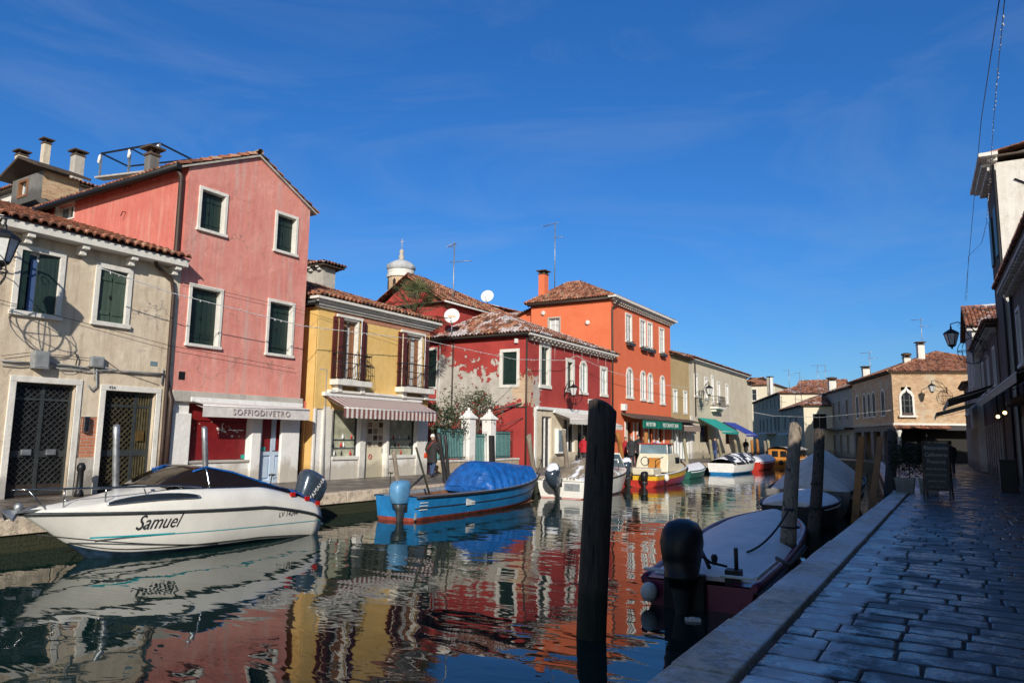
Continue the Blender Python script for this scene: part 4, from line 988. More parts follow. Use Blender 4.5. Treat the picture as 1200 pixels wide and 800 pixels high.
# ------------------------------------------------------------------ 5 peeling dark red house
def redhouse():
    Y0, Y1 = 32.0, 42.95; H = House('peeling_house', 'dark red house whose paint has peeled to grey render and brick at the corner', 'house', (XL, Y0, 0), HL, Y1 - Y0, 5.9, 6.95)
    H.win('l', (586, 409.5, 608.5, 453.5), fill='shut', fw=.17, rec=.06, sill=False)
    for r in ((632, 400.5, 645, 456), (663, 419, 673, 460.5)): H.win('f', r, fill='shut', fw=.22, rec=.16)
    H.win('f', (679, 421, 688, 463), fill='curtain', fw=.18, glass='glassb', arch=True, rec=-.02); H.win('f', (703, 428.5, 711.5, 465.5), fill='glass', fw=.2, glass='glassb', rec=-.02)
    zt = 3.22
    dr = H.rect('f', (635, 484, 646, 548)); sh = H.rect('f', (661, 500, 674, 530)); d2 = H.rect('f', (677, 495, 690, 540))
    H.hole('f', dr[0], dr[1], -.05, 2.75); H.hole('f', sh[0], sh[1], .8, 2.7); H.hole('f', d2[0], d2[1] + .2, -.05, 2.75); H.hole('f', 8.4, 10.2, .8, 2.6)
    H.wall('f', MT['beige'], z1=zt, a0=.9, name='shopfront_wall'); H.wall('f', MT['peel'], z1=zt, a0=0, a1=.9); H.wall('f', MT['peel'], z0=zt)
    H.wall('l', MT['peel']); H.wall('r', MT['deepred']); H.wall('b', MT['deepred'])
    for (a, b, c, d_) in ((dr[0], dr[1], 0, 2.75), (sh[0], sh[1], .8, 2.7), (d2[0], d2[1] + .2, 0, 2.75), (8.4, 10.2, .8, 2.6)):
        q = M(); H.bx(q, 'f', a, b, c, d_, -.2, -.17); w_ = q.build('shop_window' if c else 'door', MT['glassd'], H.root)
        q = M()
        for u, v_ in ((a, a + .09), ((a + b) / 2 - .04, (a + b) / 2 + .04), (b - .09, b)): H.bx(q, 'f', u, v_, c, d_, -.168, -.11)
        H.bx(q, 'f', a + .09, (a + b) / 2 - .04, d_ - .08, d_, -.168, -.11); H.bx(q, 'f', (a + b) / 2 + .04, b - .09, d_ - .08, d_, -.168, -.11); q.build('frame', MT['white'], w_)
    q = M(); H.bx(q, 'f', .95, 1.12, 0, zt, -.02, .05); H.bx(q, 'f', 1.12, H.L - .3, zt - .12, zt + .03, -.02, .12); q.build('white_surround', MT['white'], H.root)
    q = M(); a0, a1, z0, z1 = H.rect('f', (650, 502, 659, 531)); H.bx(q, 'f', a0, a1, z0, z1, .0, .22); vd = q.build('display_cabinet', MT['white'], H.root, bevel=.015)
    q = M(); H.bx(q, 'f', a0 + .1, a1 - .08, z0 + .12, z1 - .1, .221, .235); q.build('pane', MT['glassb'], vd)
    # small awning with scalloped edge
    a0 = H.px('f', 648, 482)[0]; a1 = H.px('f', 690, 486)[0]
    awning(H, 'f', a0, a1, zt - .22, zt - .55, 1.0, [MT['whitew']], n=18, val=.3)
    awning(H, 'f', H.L - 2.2, H.L - .35, zt - .5, zt - .8, .9, [MT['whitew']], n=8, val=.25)
    q = M(); H.bx(q, 'f', *H.rect('f', (689, 467, 701, 474)), -.02, .03); q.build('plaque', MT['stone'], H.root)
    cornice(H, 'f', 0.1, H.L - .1, H.h - .02, [(.14, .42)], name='gutter_stone')
    corbels(H, 'f', .3, H.L - .2, H.h - .03, 24, .13, .2, .36)
    H.gut('l', H.h + .05, -.3, 5.9, .28, .1, 'iron')
    p = ony(580, 367, 34.9)
    hiproof(H, H.h + .14, p.z - H.h - .2, .42, 'tile_s', across=(4.0, 1.5), xm=2.9)
    H.pipe([(-.07, -.08, H.h), (-.07, -.08, 0)], .05); u = H.px('l', 531, 440)[0]; H.pipe([(-.07, u, H.h), (-.07, u, 2.6)], .045)
    u = H.px('l', 515.5, 440)[0]; H.pipe([(-.05, u, H.h), (-.05, u, 2.0)], .03, 'plast')
    q = M(); H.bx(q, 'l', *H.rect('l', (604, 397, 607.5, 402)), -.02, .12); q.build('alarm_box', MT['white'], H.root, bevel=.02)
    q = M(); H.bx(q, 'l', -.1, 1.2, 3.15, 3.19, .02, .06); q.tube([H.P('l', .2, 3.35, .05), H.P('l', 2.6, 2.75, .9)], .04, 6); q.tube([H.P('l', .1, 2.6, .05), H.P('l', 1.6, 1.9, .8)], .02, 5); q.tube([H.P('l', 1.2, 3.0, .1), H.P('l', 3.0, 2.5, .6)], .02, 5); q.build('bracket_arm', MT['irong'], H.root)
    q = M()
    for k in range(9): a = .7 + k * 1.15; q.tube([H.P('f', a, H.h - .1, .1), H.P('f', a + .02, H.h - .5 - .3 * (k % 3), .08)], .008, 4)
    q.build('hanging_lights', MT['plast'], H.root)
    return H
RH = redhouse()
# ------------------------------------------------------------------ 6 tall gabled red building behind, with satellite dish
def gable_red():
    H = House('gabled_building', 'tall deep red building with a gable end rising behind the yellow house', 'building', (-24.6, 32.06, 0), HL, 8.5, 5.0, 9.2)
    H.win('l', (495.5, 408, 513.5, 456), fill='shut', fw=.16, rec=.05, sill=False)
    H.wall('l', MT['deepred']); H.wall('f', MT['deepred']); H.wall('b', MT['deepred']); H.wall('r', MT['deepred']); H.gmat = MT['deepred']
    hiproof(H, H.h + .1, 1.75, .3, 'tile', gable=(True, False), inset=7.2)
    q = M(); q.prism([H.P('l', -.3, H.h - .02, .31), H.P('l', -.3, H.h + .1, .31), H.P('l', 2.5, H.h + 1.83, .31), H.P('l', 2.5, H.h + 1.73, .31)], H.P('l', 0, 0, -.04) - H.P('l', 0, 0, 0)); q.build('verge', MT['brickr'], H.root)
    H.gut('f', H.h + .02, -.3, 8.4, .32, .06, 'plast')
gable_red()
# ------------------------------------------------------------------ 7 garden front
def garden():
    X = XL - .05
    H = House('garden_wall', 'low garden wall with two white stone gate pillars and iron railings', 'wall', (X, 24.9, 0), HL, 7.0, .35, .5)
    def yy(p): return onx(p, 520, X).y - 24.9
    p1, p2 = yy(549), yy(573.5)
    for u, v_ in ((0.1, p1), (p2 + .5, 6.6)):
        q = M(); H.bx(q, 'f', u, v_, 0, .46, -.3, 0); q.build('wall', MT['pale'], H.root); q = M(); H.bx(q, 'f', u, v_, .462, .55, -.34, .04); q.build('coping', MT['stone'], H.root, bevel=.01)
    for p in (p1, p2):
        q = M(); H.bx(q, 'f', p, p + .5, 0, 2.42, -.45, .05); P_ = q.build('pillar', MT['stone_w'], H.root, bevel=.02)
        q = M(); H.bx(q, 'f', p - .07, p + .57, 2.423, 2.5, -.52, .12); c = H.P('f', p + .25, 0, -.2)
        for k in range(3): a, b = (.30, .2, .12)[k], (.2, .12, .10)[k]; z0 = 2.5 + .1 * k; q.loft([[c + V((sx * a, sy * a, z0)) for sx, sy in ((-1, -1), (1, -1), (1, 1), (-1, 1))], [c + V((sx * b, sy * b, z0 + .1)) for sx, sy in ((-1, -1), (1, -1), (1, 1), (-1, 1))]], smooth=False)
        q.ball(c + V((0, 0, 2.86)), .08); q.build('finial', MT['stone_w'], P_)
    def rail(u, v_, z0, z1, name):
        q = M(); n = int((v_ - u) / .12)
        for i in range(n + 1):
            a = u + (v_ - u) * i / n; q.tube([H.P('f', a, z0, -.15), H.P('f', a, z1 + .1, -.15)], .011, 4)
        for z in (z0 + .1, z1 - .05): H.bx(q, 'f', u, v_, z, z + .03, -.165, -.135)
        for a in (u + .1, v_ - .12): q.tube([H.P('f', a + .09 * cos(t), z1 - .2 + .09 * sin(t), -.12) for t in [2 * pi * k / 8 for k in range(9)]], .01, 4)
        q.build(name, MT['iron'], H.root)
        q = M(); H.bx(q, 'f', u, v_, z0 + .05, z1 - .02, -.3, -.285); q.build('screen', simple('teal_screen', (.16, .36, .35), .7), H.root)
    rail(.15, p1 - .02, .55, 1.95, 'railing'); rail(p2 + .52, 6.2, .55, 1.9, 'railing'); rail(p1 + .52, p2 - .02, .1, 1.75, 'gate')
garden()
def foliage_thing(name, label, cat, c, rad_, n, size, mat, trunk=None, group=None, clumps=7, squash=.8):
    t = thing(name, label, cat, (c[0], c[1], 0), 0, group)
    rs = random.Random(int(c[0] * 100 + c[1] * 10)); cl = []
    for i in range(clumps):
        cl.append((V((rs.uniform(-1, 1) * rad_ * .7, rs.uniform(-1, 1) * rad_ * .7, c[2] + rs.uniform(-1, 1) * rad_ * squash * .6)), rad_ * rs.uniform(.3, .55)))
    def fn():
        p, r = rs.choice(cl); d = V((rs.gauss(0, 1), rs.gauss(0, 1), rs.gauss(0, .8))).normalized(); return p + d * r * rs.uniform(.5, 1.15)
    random.seed(3); leaves(fn, n, size, mat, 'crown', t)
    q = M()
    for p, r in cl: q.tube([V((0, 0, trunk if trunk is not None else 0)), V((p.x * .4, p.y * .4, c[2] * .5)), p], [.05, .035, .012], 5)
    q.build('trunk', MT['bark'], t); return t
foliage_thing('shrub', 'scraggly olive green shrub in front of the peeling red wall', 'shrub', (-20.8, 29.6, 2.9), 1.6, 2900, .055, simple('leaf_olive', (.075, .09, .045), .7, var=.5, vs=4), clumps=14)
foliage_thing('shrub', 'dark shrub over the railing left of the garden pillars', 'shrub', (-19.9, 25.9, 2.3), 1.05, 2600, .06, MT['leaf'], clumps=10)
def palm():
    p = ony(487, 366, 28.6); t = thing('palm_tree', 'small fan palm with a shaggy crown between the yellow and red buildings', 'palm tree', (p.x, 28.6, 0))
    q = M(); q.tube([(0, 0, 0), (.05, 0, p.z * .5), (0, 0, p.z - .3)], [.16, .14, .2], 8); q.build('trunk', MT['bark'], t)
    q = M(); rs = random.Random(5)
    for i in range(80):
        a = rs.uniform(0, 2 * pi); e = rs.uniform(-.5, 1.35); L = rs.uniform(.9, 1.55); d = V((cos(a) * cos(e), sin(a) * cos(e), sin(e))); o = V((0, 0, p.z - .15)); b = o + d * L
        q.tube([o, b], .012, 4, 0); s = d.cross(V((0, 0, 1))).normalized(); u = s.cross(d)
        for k in range(13):
            t_ = -1.15 + 2.3 * k / 12; dd = (d * cos(t_) + s * sin(t_)).normalized(); l = .75 * rs.uniform(.8, 1.1); dr = V((0, 0, -.14 * rs.random()))
            w = dd.cross(u).normalized() * .022; q.poly([b, b + dd * l * .5 + w + dr * .3, b + dd * l + dr, b + dd * l * .5 - w + dr * .3], 0)
    q.build('fronds', simple('palm_green', (.12, .14, .06), .55, var=.5, vs=3), t)
    q = M()
    for i in range(160):
        a = rs.uniform(0, 2 * pi); r_ = rs.uniform(.15, .5); z = p.z - .3 - rs.random() * .9; b = V((cos(a) * r_, sin(a) * r_, z)); q.poly([b, b + V((.03, 0, -.2)), b + V((cos(a) * .1, sin(a) * .1, -.45)), b + V((-.03, 0, -.2))], 0)
    q.build('dead_fronds', simple('palm_straw', (.30, .25, .13), .8, var=.4), t)
palm()
# ------------------------------------------------------------------ 8 orange house with bar
def orange():
    Y0, Y1 = 43.0, 54.6; H = House('bar_building', 'bright orange building with arched windows over a green bar sign', 'building', (XL, Y0, 0), HL, Y1 - Y0, 6.15, 10.75)
    H.win('l', (642, 372, 657, 391.5), fill='curtain', glass='curtain', fw=.09, sill=False, frame='stone_d')
    for r in ((732.5, 365.6, 740.6, 403), (749.4, 372.5, 756.9, 408.8), (758, 376, 764.8, 411), (772, 382.5, 778.5, 415.6)): H.win('f', r, fill='curtain', glass='paneg', fw=.15, flower=True, rec=-.03)
    for r in ((733.5, 429, 742, 468), (750, 433, 757, 470.5), (758.5, 435.6, 765.3, 472), (773, 438.8, 779.3, 475)): H.win('f', r, fill='curtain', glass='paneg', fw=.17, arch=True, frame='stone', rec=-.03)
    zc = H.px('f', 727.5, 484)[1]
    op = [H.rect('f', r) for r in ((733, 500, 742, 535), (747, 500, 754, 535), (760, 500, 766, 535), (771, 500, 777.5, 535))]
    for a, b, c, d_ in op: H.hole('f', a, b, .1, 2.75)
    H.wall('f', MT['orange_s'], z1=zc, name='ground_floor_wall'); H.wall('f', MT['orange'], z0=zc)
    H.wall('l', MT['orange_s']); H.wall('r', MT['orange_s']); H.wall('b', MT['orange_s'])
    for a, b, c, d_ in op:
        q = M(); H.bx(q, 'f', a, b, .1, 2.75, -.22, -.19); w_ = q.build('shop_window', MT['glassd'], H.root)
        for u, v_ in ((a - .16, a - .002), (b + .002, b + .16)): 
            q = M(); H.bx(q, 'f', u, v_, .0, 2.75, -.02, .05); q.build('pilaster', MT['white'], w_)
        q = M(); H.bx(q, 'f', (a + b) / 2 - .05, (a + b) / 2 + .05, .1, 2.75, -.188, -.14); H.bx(q, 'f', a, (a + b) / 2 - .052, 1.0, 1.07, -.188, -.14); q.build('frame', MT['cream'], w_)
    a0 = H.px('f', 727.5, 484)[0]; a1 = H.L + 2.9
    q = M(); q.prism([H.P('f', a0, zc + .06, .0), H.P('f', a0, zc - .28, 1.0), H.P('f', a0, zc - .36, 1.0), H.P('f', a0, zc - .06, .0)], H.P('f', H.L - a0, 0, 0) - H.P('f', 0, 0, 0)); cp = q.build('canopy', MT['darkr'], H.root)
    sg = [(H.px('f', 740, 500)[0] - .1, H.px('f', 754, 500)[0] + .35, 'BAR TRATTORIA'), (H.px('f', 756, 500)[0] + .2, H.L - .3, 'RISTORANTE BAR')]
    for a, b, s in sg:
        q = M(); H.bx(q, 'f', a, b, zc - .95, zc - .4, .86, .96); S = q.build('sign', MT['awgreen'], H.root, bevel=.01)
        text(s, .42, MT['white'], S, face_mtx(H, 'f', (a + b) / 2, zc - .69, .964), wx=(b - a) / (len(s) * .36))
    q = M(); u, z = H.px('f', 729, 477); H.bx(q, 'f', u - .2, u + .2, z - .22, z + .22, -.02, .3); q.build('box', MT['white'], H.root, bevel=.02)
    cornice(H, 'f', 0.1, H.L - .1, H.h, [(.12, .3), (.16, .5)]); corbels(H, 'f', .3, H.L - .2, H.h, 30, .14, .2, .3)
    H.gut('l', H.h + .1, -.2, 6.3, .22, .1, 'copper')
    p = ony(667, 333, 46.5); hiproof(H, H.h + .24, p.z - H.h - .2, .35, 'tile', across=(4.3, 1.4), xm=3.4, xr=(-.35, 7.2)); hiproof(H, H.h + .24, .45, .35, 'tile', xr=(7.25, H.L + .35), gable=(True, True), inset=0)
    H.pipe([H.P('f', .7, H.h, .3), H.P('f', .1, H.h - .5, .08), (-.02, -.1, H.h - .7), (-.02, -.1, 0)], .06); 
    for (x, y) in ((637, 367), (689, 378)):
        u, z = H.px('l', x, y); q = M(); q.lathe([(.16, 0), (.16, .1), (.1, .12)], n=12); q.build('vent_cap', MT['stone'], H.root, tr=Matrix.Translation(H.P('l', u, z, 0)) @ Matrix.Rotation(-pi / 2, 4, 'Y'))
    # lower wing at the back left with its own roof and the tall chimney
    K = House('rear_wing', 'low orange wing with a snow dusted roof left of the orange building', 'building', (-25.25, 43.6, 0), HL, 8, 9.5, 9.6)
    K.wall('l', MT['orange_s'], top=[(6.2, 9.6), (.0, 10.55)] if False else None); K.wall('f', MT['orange_s'])
    g = M(); g.poly([K.P('l', 0, 9.6), K.P('l', 3.1, 9.6), K.P('l', 0, 10.75)]); g.build('gable', MT['orange_s'], K.root)
    mb = M(); tiled(mb, (-.2, 3.4, 9.5), (-.2, -.02, 10.78), (8, -.02, 10.78), (8, 3.4, 9.5)); K_ = mb.build('verge_tiles', MT['tile'], K.root)
    p = ony(634, 320, 44.6); chimney(H.root, 1.2, 5.85, H.h - .4, p.z, .62, .5, MT['orange_s'])
    return H
orange()
def ochre():
    Y0 = 54.62; Y1 = onx(808, 470, XL).y; H = House('ochre_house', 'narrow ochre house with a brown awning between the orange and beige buildings', 'house', (XL, Y0, 0), HL, Y1 - Y0, 7, 8.35)
    for r in ((788.4, 455, 794, 484), (800.5, 457, 805.5, 485.6)): H.win('f', r, fill='glass', glass='glassb', fw=.16, sill=False, rec=-.03)
    H.hole('f', .4, H.L - .5, .05, 2.6)
    H.wall('f', MT['whitew'], z1=2.95, name='ground_floor_wall'); H.wall('f', MT['ochre'], z0=2.95); H.wall('r', MT['ochre']); H.wall('l', MT['ochre']); H.wall('b', MT['ochre'])
    q = M(); H.bx(q, 'f', .4, H.L - .5, .05, 2.6, -.22, -.18); w_ = q.build('shop_window', MT['glassb'], H.root)
    q = M(); n = 5
    for i in range(n + 1): a = .4 + (H.L - .9) * i / n; H.bx(q, 'f', a - .1, a + .1, .05, 2.6, -.178, -.05)
    q.build('frame', MT['white'], w_)
    q = M(); q.prism([H.P('f', -.02, 3.25, 0), H.P('f', -.02, 3.0, 1.0), H.P('f', -.02, 2.92, 1.0), H.P('f', -.02, 3.12, 0)], H.P('f', H.L + .2, 0, 0) - H.P('f', 0, 0, 0)); q.build('canopy', MT['eave'], H.root)
    awning(H, 'f', .2, H.L - .2, 2.9, 2.7, .9, [MT['awbrown']], val=.45)
    hiproof(H, H.h + .05, 1.2, .35, 'tile_m', gable=(True, True))
ochre()
def beige():
    Y0 = onx(808, 470, XL).y + .02; H = House('beige_building', 'long beige building with a small iron balcony over green and blue awnings', 'building', (XL, Y0, 0), HL, 79.4 - Y0, 9, 8.35)
    for r in ((813, 437, 818, 466), (825, 440.6, 829.6, 469), (833, 439, 837, 474), (840, 446, 844.4, 473), (850, 449, 854, 475)): H.win('f', r, fill='curtain', glass='paneg', fw=.22, rec=-.03)
    a0, a1, z0, z1 = H.rect('f', (832.5, 474, 841.5, 480)); balcony(H, a0, a1, z0 + .2, .95, .7)
    dk = [H.rect('f', r) for r in ((820, 498, 831, 518), (850, 502, 856, 520))]
    for a, b, c, d_ in dk:
        H.hole('f', a, b, c, d_); q = M(); H.bx(q, 'f', a, b, c, d_, -.23, -.2); w_ = q.build('shop_window', MT['glassd'], H.root); q = M(); H.bx(q, 'f', a, a + .12, c, d_, -.199, -.1); H.bx(q, 'f', b - .12, b, c, d_, -.199, -.1); q.build('frame', MT['doorb'], w_)
    H.wall('f', MT['beige']); H.wall('r', MT['beige']); H.wall('l', MT['beige']); H.wall('b', MT['beige'])
    for (x0, y0, x1, y1), mt, dd in (((817, 489, 838, 500), 'teal', 2.1), ((846, 494, 861, 503), 'awblue', 2.2)):
        a0, z1 = H.px('f', x0, y0); a1 = H.px('f', x1, y1)[0]
        awning(H, 'f', a0, a1, z1, z1 - 1.15, dd, [MT[mt]], val=.22, box=False)
    cornice(H, 'f', .1, H.L - .1, H.h - .05, [(.14, .15), (.16, .32)]); hiproof(H, H.h + .26, 1.5, .35, 'tile_m')
    each(H, 'pilaster', 'whitew', [(-.0, .55, 0, H.px('f', 808, 487)[1], -.02, .08)])
    u, z = H.px('f', 812, 460); H.pipe([H.P('f', 1.4, H.h, .1), H.P('f', 1.4, 3.6, .1)], .05)
    return H
beige()
def simplehouse(name, label, cat, loc, rz, L, W, h, mf, ms, roof, rise, wins=(), swin=(), gable=(False, False), rmat='tile', fw=.16, shut='green', fill='shut', ov=.35, below=None, group=None, inset=None, frame='stone'):
    H = House(name, label, cat, loc, rz, L, W, h, group); H.gmat = MT[ms]
    for w in wins: H.win('f', w, px=False, fill=fill, fw=fw, shut=shut, frame=frame, rec=(-.07 if fill == 'plain' else .1))
    for pl, w in swin: H.win(pl, w, px=False, fill=fill, fw=fw, shut=shut)
    H.wall('f', MT[mf]); H.wall('l', MT[ms]); H.wall('r', MT[ms]); H.wall('b', MT[ms])
    if roof: hiproof(H, h + .06, rise, ov, rmat, gable=gable, inset=inset)
    return H
# cream house at the bend, seen over the roofs
a = ony(869, 470, 100); b = ony(910, 452, 100); c = ony(858, 447, 84)
simplehouse('cream_house', 'cream house with a low red hipped roof beyond the beige building', 'house', (XL - .1, 79.45, 0), HL, 2.3, 9, 7.9, 'cream', 'cream', True, .9)
q = ony(908, 451, 140)
simplehouse('cream_house', 'distant cream house whose red roof shows above the dark grey one', 'house', (ony(850, 451, 140).x, 140, 0), 0, q.x - ony(850, 451, 140).x, 12, q.z, 'cream', 'cream', True, 2.0, wins=((4, 6, q.z - 3.0, q.z - .6),), fill='glass').root
# ------------------------------------------------------------------ roofs and rooftop things behind the left row
def zof(px, py, Y): return ony(px, py, Y)
def rooftops():
    # old house with dormer behind the pale house
    Y = 17.2; c0 = ony(-8, 210, Y); c1 = ony(62, 205, Y)
    H = simplehouse('old_house', 'old white house with two chimneys behind the pink house roof', 'house', (c1.x, Y, 0), HL, 7, abs(c1.x - c0.x) + 3, c1.z - .15, 'whitew', 'whitew', True, .9, rmat='tile_m', swin=(('l', (4.2, 5.1, c1.z - 1.5, c1.z - .5)), ('l', (2.2, 3.0, c1.z - 1.5, c1.z - .5))))
    for x, y1, y0, w in ((26, 178, 196, .5), (55, 164, 192, .36), (92, 178, 206, .5)):
        p = ony(x, y1, Y + 1.4); l = H.inv @ V((p.x, Y + 1.4, 0)); chimney(H.root, l.x, l.y, ony(x, y0 + 6, Y + 1.4).z - .6, p.z, w, w, MT['beige' if x < 90 else 'stone_d'])
    # dormer
    Y2 = 15.4; a = ony(15, 215, Y2); b = ony(50, 215, Y2)
    D = House('dormer', 'small wooden dormer with an orange framed window on the pink house roof', 'dormer', (b.x, Y2, a.z - 1.2), HL, 1.6, abs(b.x - a.x), 1.3)
    z = D.h; m = D.W / 2
    D.win('l', (m - .1, m + .85, z - 1.0, z - .12), px=False, fill='glass', glass='glassb', frame='doorb', fw=.12, sill=False)
    D.wall('l', MT['greyr']); D.wall('f', MT['brick']); D.wall('b', MT['greyr'])
    for e, f in (((-.5, -.45, z - .02), (-.5, m, z + .72)), ((-.5, D.W + .45, z - .02), (-.5, m, z + .72))):
        q = M(); q.prism([e, f, (f[0], f[1], f[2] + .13), (e[0], e[1], e[2] + .13)], (2.4, 0, 0)); q.build('roof', MT['eave'], D.root)
    # altana frame
    Y3 = 19.0; P = lambda x, y: ony(x, y, Y3) ; Q = lambda x, y: ony(x, y, Y3 + 3.0)
    t = P(119, 180); T = thing('roof_terrace', 'thin metal frame of a roof terrace above the pink house', 'terrace frame', (t.x, Y3, 0)); o = V((t.x, Y3, 0))
    pts = [P(119, 180), P(153, 174), P(187, 168), Q(225, 187), Q(150, 195)]
    q = M()
    for a_, b_ in ((0, 1), (1, 2), (2, 3), (0, 4), (4, 3)): q.bar(pts[a_] - o, pts[b_] - o, .09, .07)
    q.bar(pts[1] - o, (pts[4] + pts[3]) / 2 - o, .06, .06)
    q.build('top_rail', MT['iron'], T)
    for k in (0, 1, 2): q = M(); q.bar(pts[k] - o, pts[k] - o - V((0, 0, 1.35)), .09, .09); q.build('post', MT['galv'], T)
    q = M(); q.bar(pts[0] - o + V((0, 0, -1.38)), pts[2] - o + V((0, 0, -1.45)), .5, .09); q.bar(pts[3] - o - V((0, 0, .9)), pts[3] - o, .08); q.build('rung', MT['stone_d'], T)
    q = M(); rs = random.Random(4)
    for k in (0, 1, 2):
        for j in range(3): q.tube([pts[k] - o + V((0, -.06, -.1)), pts[k] - o + V((rs.uniform(-.1, .15), -.08, -.3 - .1 * j)), pts[k] - o + V((rs.uniform(-.1, .1), -.06, -.55))], [.05, .07, .03], 5)
    q.build('cloth_strip', MT['white'], T)
    # grey eaved house just behind, its cornice seen above the pink roof and right of the gable
    p = ony(380, 303, 24.5); r = ony(345, 300, 24.5)
    G = simplehouse('grey_house', 'pale grey house with a dentilled eave peeping out right of the pink gable', 'house', (p.x, 24.5, 0), HL, .8, 9, p.z - .35, 'stone_d', 'stone_d', True, .8, rmat='tile_m')
    corbels(G, 'l', .2, 8, p.z - .36, 14, .18, .22, .3)
    # small pink gable and snowy roof behind the red house
    p = ony(566, 344, 44.5)
    simplehouse('pink_house', 'pink house end with a tiled roof between the red gable and a white dish', 'house', (p.x, 44.5, 0), HL, 8, 7.5, p.z - 1.6, 'pinkf', 'pinkf', True, 1.5, gable=(True, True), rmat='tile')
    p = ony(627, 369, 50)
    simplehouse('back_house', 'long low roof dusted with snow behind the peeling red house', 'house', (p.x, 50, 0), HL, 7, 12, p.z, 'orange_s', 'orange_s', True, 1.6, rmat='tile_s')
rooftops()
def dish(label, p, r, face, mat='white', letters=None, down=1.2):
    t = thing('satellite_dish', label, 'satellite dish', p)
    R = V(face).to_track_quat('Z', 'Y').to_matrix().to_4x4()
    q = M(); q.lathe([(.02, -.09 * r * 2), (r * .5, -.12 * r), (r * .8, -.05 * r), (r, .02 * r), (r, .06 * r), (r * .8, -.0), (r * .5, -.07 * r), (.02, -.1 * r)], n=24); q.build('reflector', MT[mat], t, tr=R)
    q = M(); q.tube([(0, -r * .95, 0), (0, -r * .6, r * .7)], .018, 5); q.ball((0, -r * .6, r * .75), .05, 0, 8, 5); q.build('arm', MT['plgrey'], t, tr=R)
    q = M(); q.tube([V(face) * -.1, V(face) * -.12 + V((0, 0, -down * .4)), V((0, 0, -down))], .035, 6); q.build('mast', MT['galv'], t)
    if letters: text(letters, r * .62, simple('lettering_orange', (.80, .28, .02), .6), t, R @ Matrix.Translation((0, 0, -.02 * r)), ext=.02)
dish('white satellite dish with orange lettering on the red gable building', ony(529.5, 370, 31.5), .44, (.45, -.85, .25), letters='tivù')
dish('plain white satellite dish on a ridge beside the pink house end', ony(571, 347, 44.0), .50, (.3, -.9, .3))
def antenna(label, px, ytop, ybot, Y, els, group=None, mat='galv'):
    p, b = ony(px, ytop, Y), ony(px, ybot, Y); t = thing('tv_antenna', label, 'antenna', (b.x, Y, b.z), 0, group); h = p.z - b.z
    q = M(); q.tube([(0, 0, -.6), (0, 0, h)], .035, 6); q.build('mast', MT[mat], t)
    rs = random.Random(int(px))
    for f, ln, yaw in els:
        z = h * f; q = M(); d = V((cos(yaw), sin(yaw), 0)); s = V((-sin(yaw), cos(yaw), 0)); a = V((0, 0, z)) - d * ln * .2; e = a + d * ln
        q.tube([a, e], .018, 5); n = int(ln / .16)
        for k in range(n): c = a + d * (ln * (k + .5) / n); w = .12 + .16 * k / n; q.tube([c - s * w, c + s * w], .009, 4)
        q.build('aerial', MT[mat], t)
antenna('tall thin aerial with two arms above the dish with lettering', 530.5, 285, 365, 33, ((.99, 1.2, 2.6), (.72, 1.4, .2)))
antenna('tall aerial on the left end of the orange building roof', 650, 261, 334, 46, ((.99, 1.6, 2.9), (.76, .9, .2)))
for i, (px, y0, y1, lab) in enumerate(((925, 433, 455, 'faint aerial above the left part of the distant dark grey roof'), (938, 436, 458, 'faint aerial above the cream end of the distant roofs'), (959, 427, 455, 'faint aerial just left of the brick topped chimney'), (968, 427, 452, 'faint aerial over the brick topped chimney at the bend'), (1020, 412, 438, 'thin faint aerial above the snowy roof of the brick house row'), (1081, 373, 405, 'aerial beside the tallest white chimney of the brick house'))):
    antenna(lab, px, y0, y1, 100 if i < 4 else 78, ((.97, 1.1, 2.8), (.7, .9, .1)))
def church():
    Y = 150.0; c = ony(469.5, 330, Y); k = Y / 832 * 1.30 * 1.0; d = (c - CAM).length / 832
    t = thing('bell_tower', 'domed stone bell tower rising far behind the red gable', 'tower', (c.x, Y, 0))
    def z(y): return ony(469.5, y, Y).z
    zb, zd, zt = z(340), z(318), z(290)
    r = 14.5 * d; q = M(); q.lathe([(r * 1.0, 0), (r * 1.0, z(322))], n=16, smooth=False)
    for i in range(8):
        a = 2 * pi * i / 8 + .2; u = V((cos(a), sin(a), 0)); s = V((-sin(a), cos(a), 0))
        q.prism([u * r * .99 + s * r * .12 + V((0, 0, z(340))), u * r * .99 - s * r * .12 + V((0, 0, z(340))), u * r * .99 - s * r * .12 + V((0, 0, z(331))), u * r * .99 + V((0, 0, z(328.5))), u * r * .99 + s * r * .12 + V((0, 0, z(331)))], u * r * .03, 1)
    q.build('wall', [MT['brick'], MT['dark']], t)
    q = M(); q.lathe([(r * 1.1, z(326)), (r * 1.13, z(323)), (r * 1.02, z(322)), (r * 1.08, z(319)), (r * 1.05, z(318))], n=24, smooth=False); q.build('cornice', MT['stone'], t)
    q = M(); n = 32; rings = []
    for f, rr in ((0, .98), (.15, 1.08), (.35, 1.12), (.55, 1.04), (.75, .8), (.9, .5), (1, .22)):
        zz = z(318) + (z(305) - z(318)) * f; rings.append([V((cos(2 * pi * j / n) * r * rr * (1 + .05 * (1 if j % 4 == 0 else -.3)), sin(2 * pi * j / n) * r * rr * (1 + .05 * (1 if j % 4 == 0 else -.3)), zz)) for j in range(n)])
    q.loft(rings); q.build('dome', plaster('dome_lead', (.34, .35, .37), (.50, .51, .53), amt=.6, sc=.3), t)
    q = M(); q.lathe([(r * .3, z(306)), (r * .18, z(303)), (r * .24, z(301)), (r * .13, z(298)), (r * .2, z(295.5)), (r * .12, z(293)), (.05, z(292))], n=12); q.tube([(0, 0, z(293)), (0, 0, z(280))], .1, 5); q.bar((-.7, 0, z(283.5)), (.7, 0, z(283.5)), .15); q.build('finial', MT['stone_d'], t)
church()
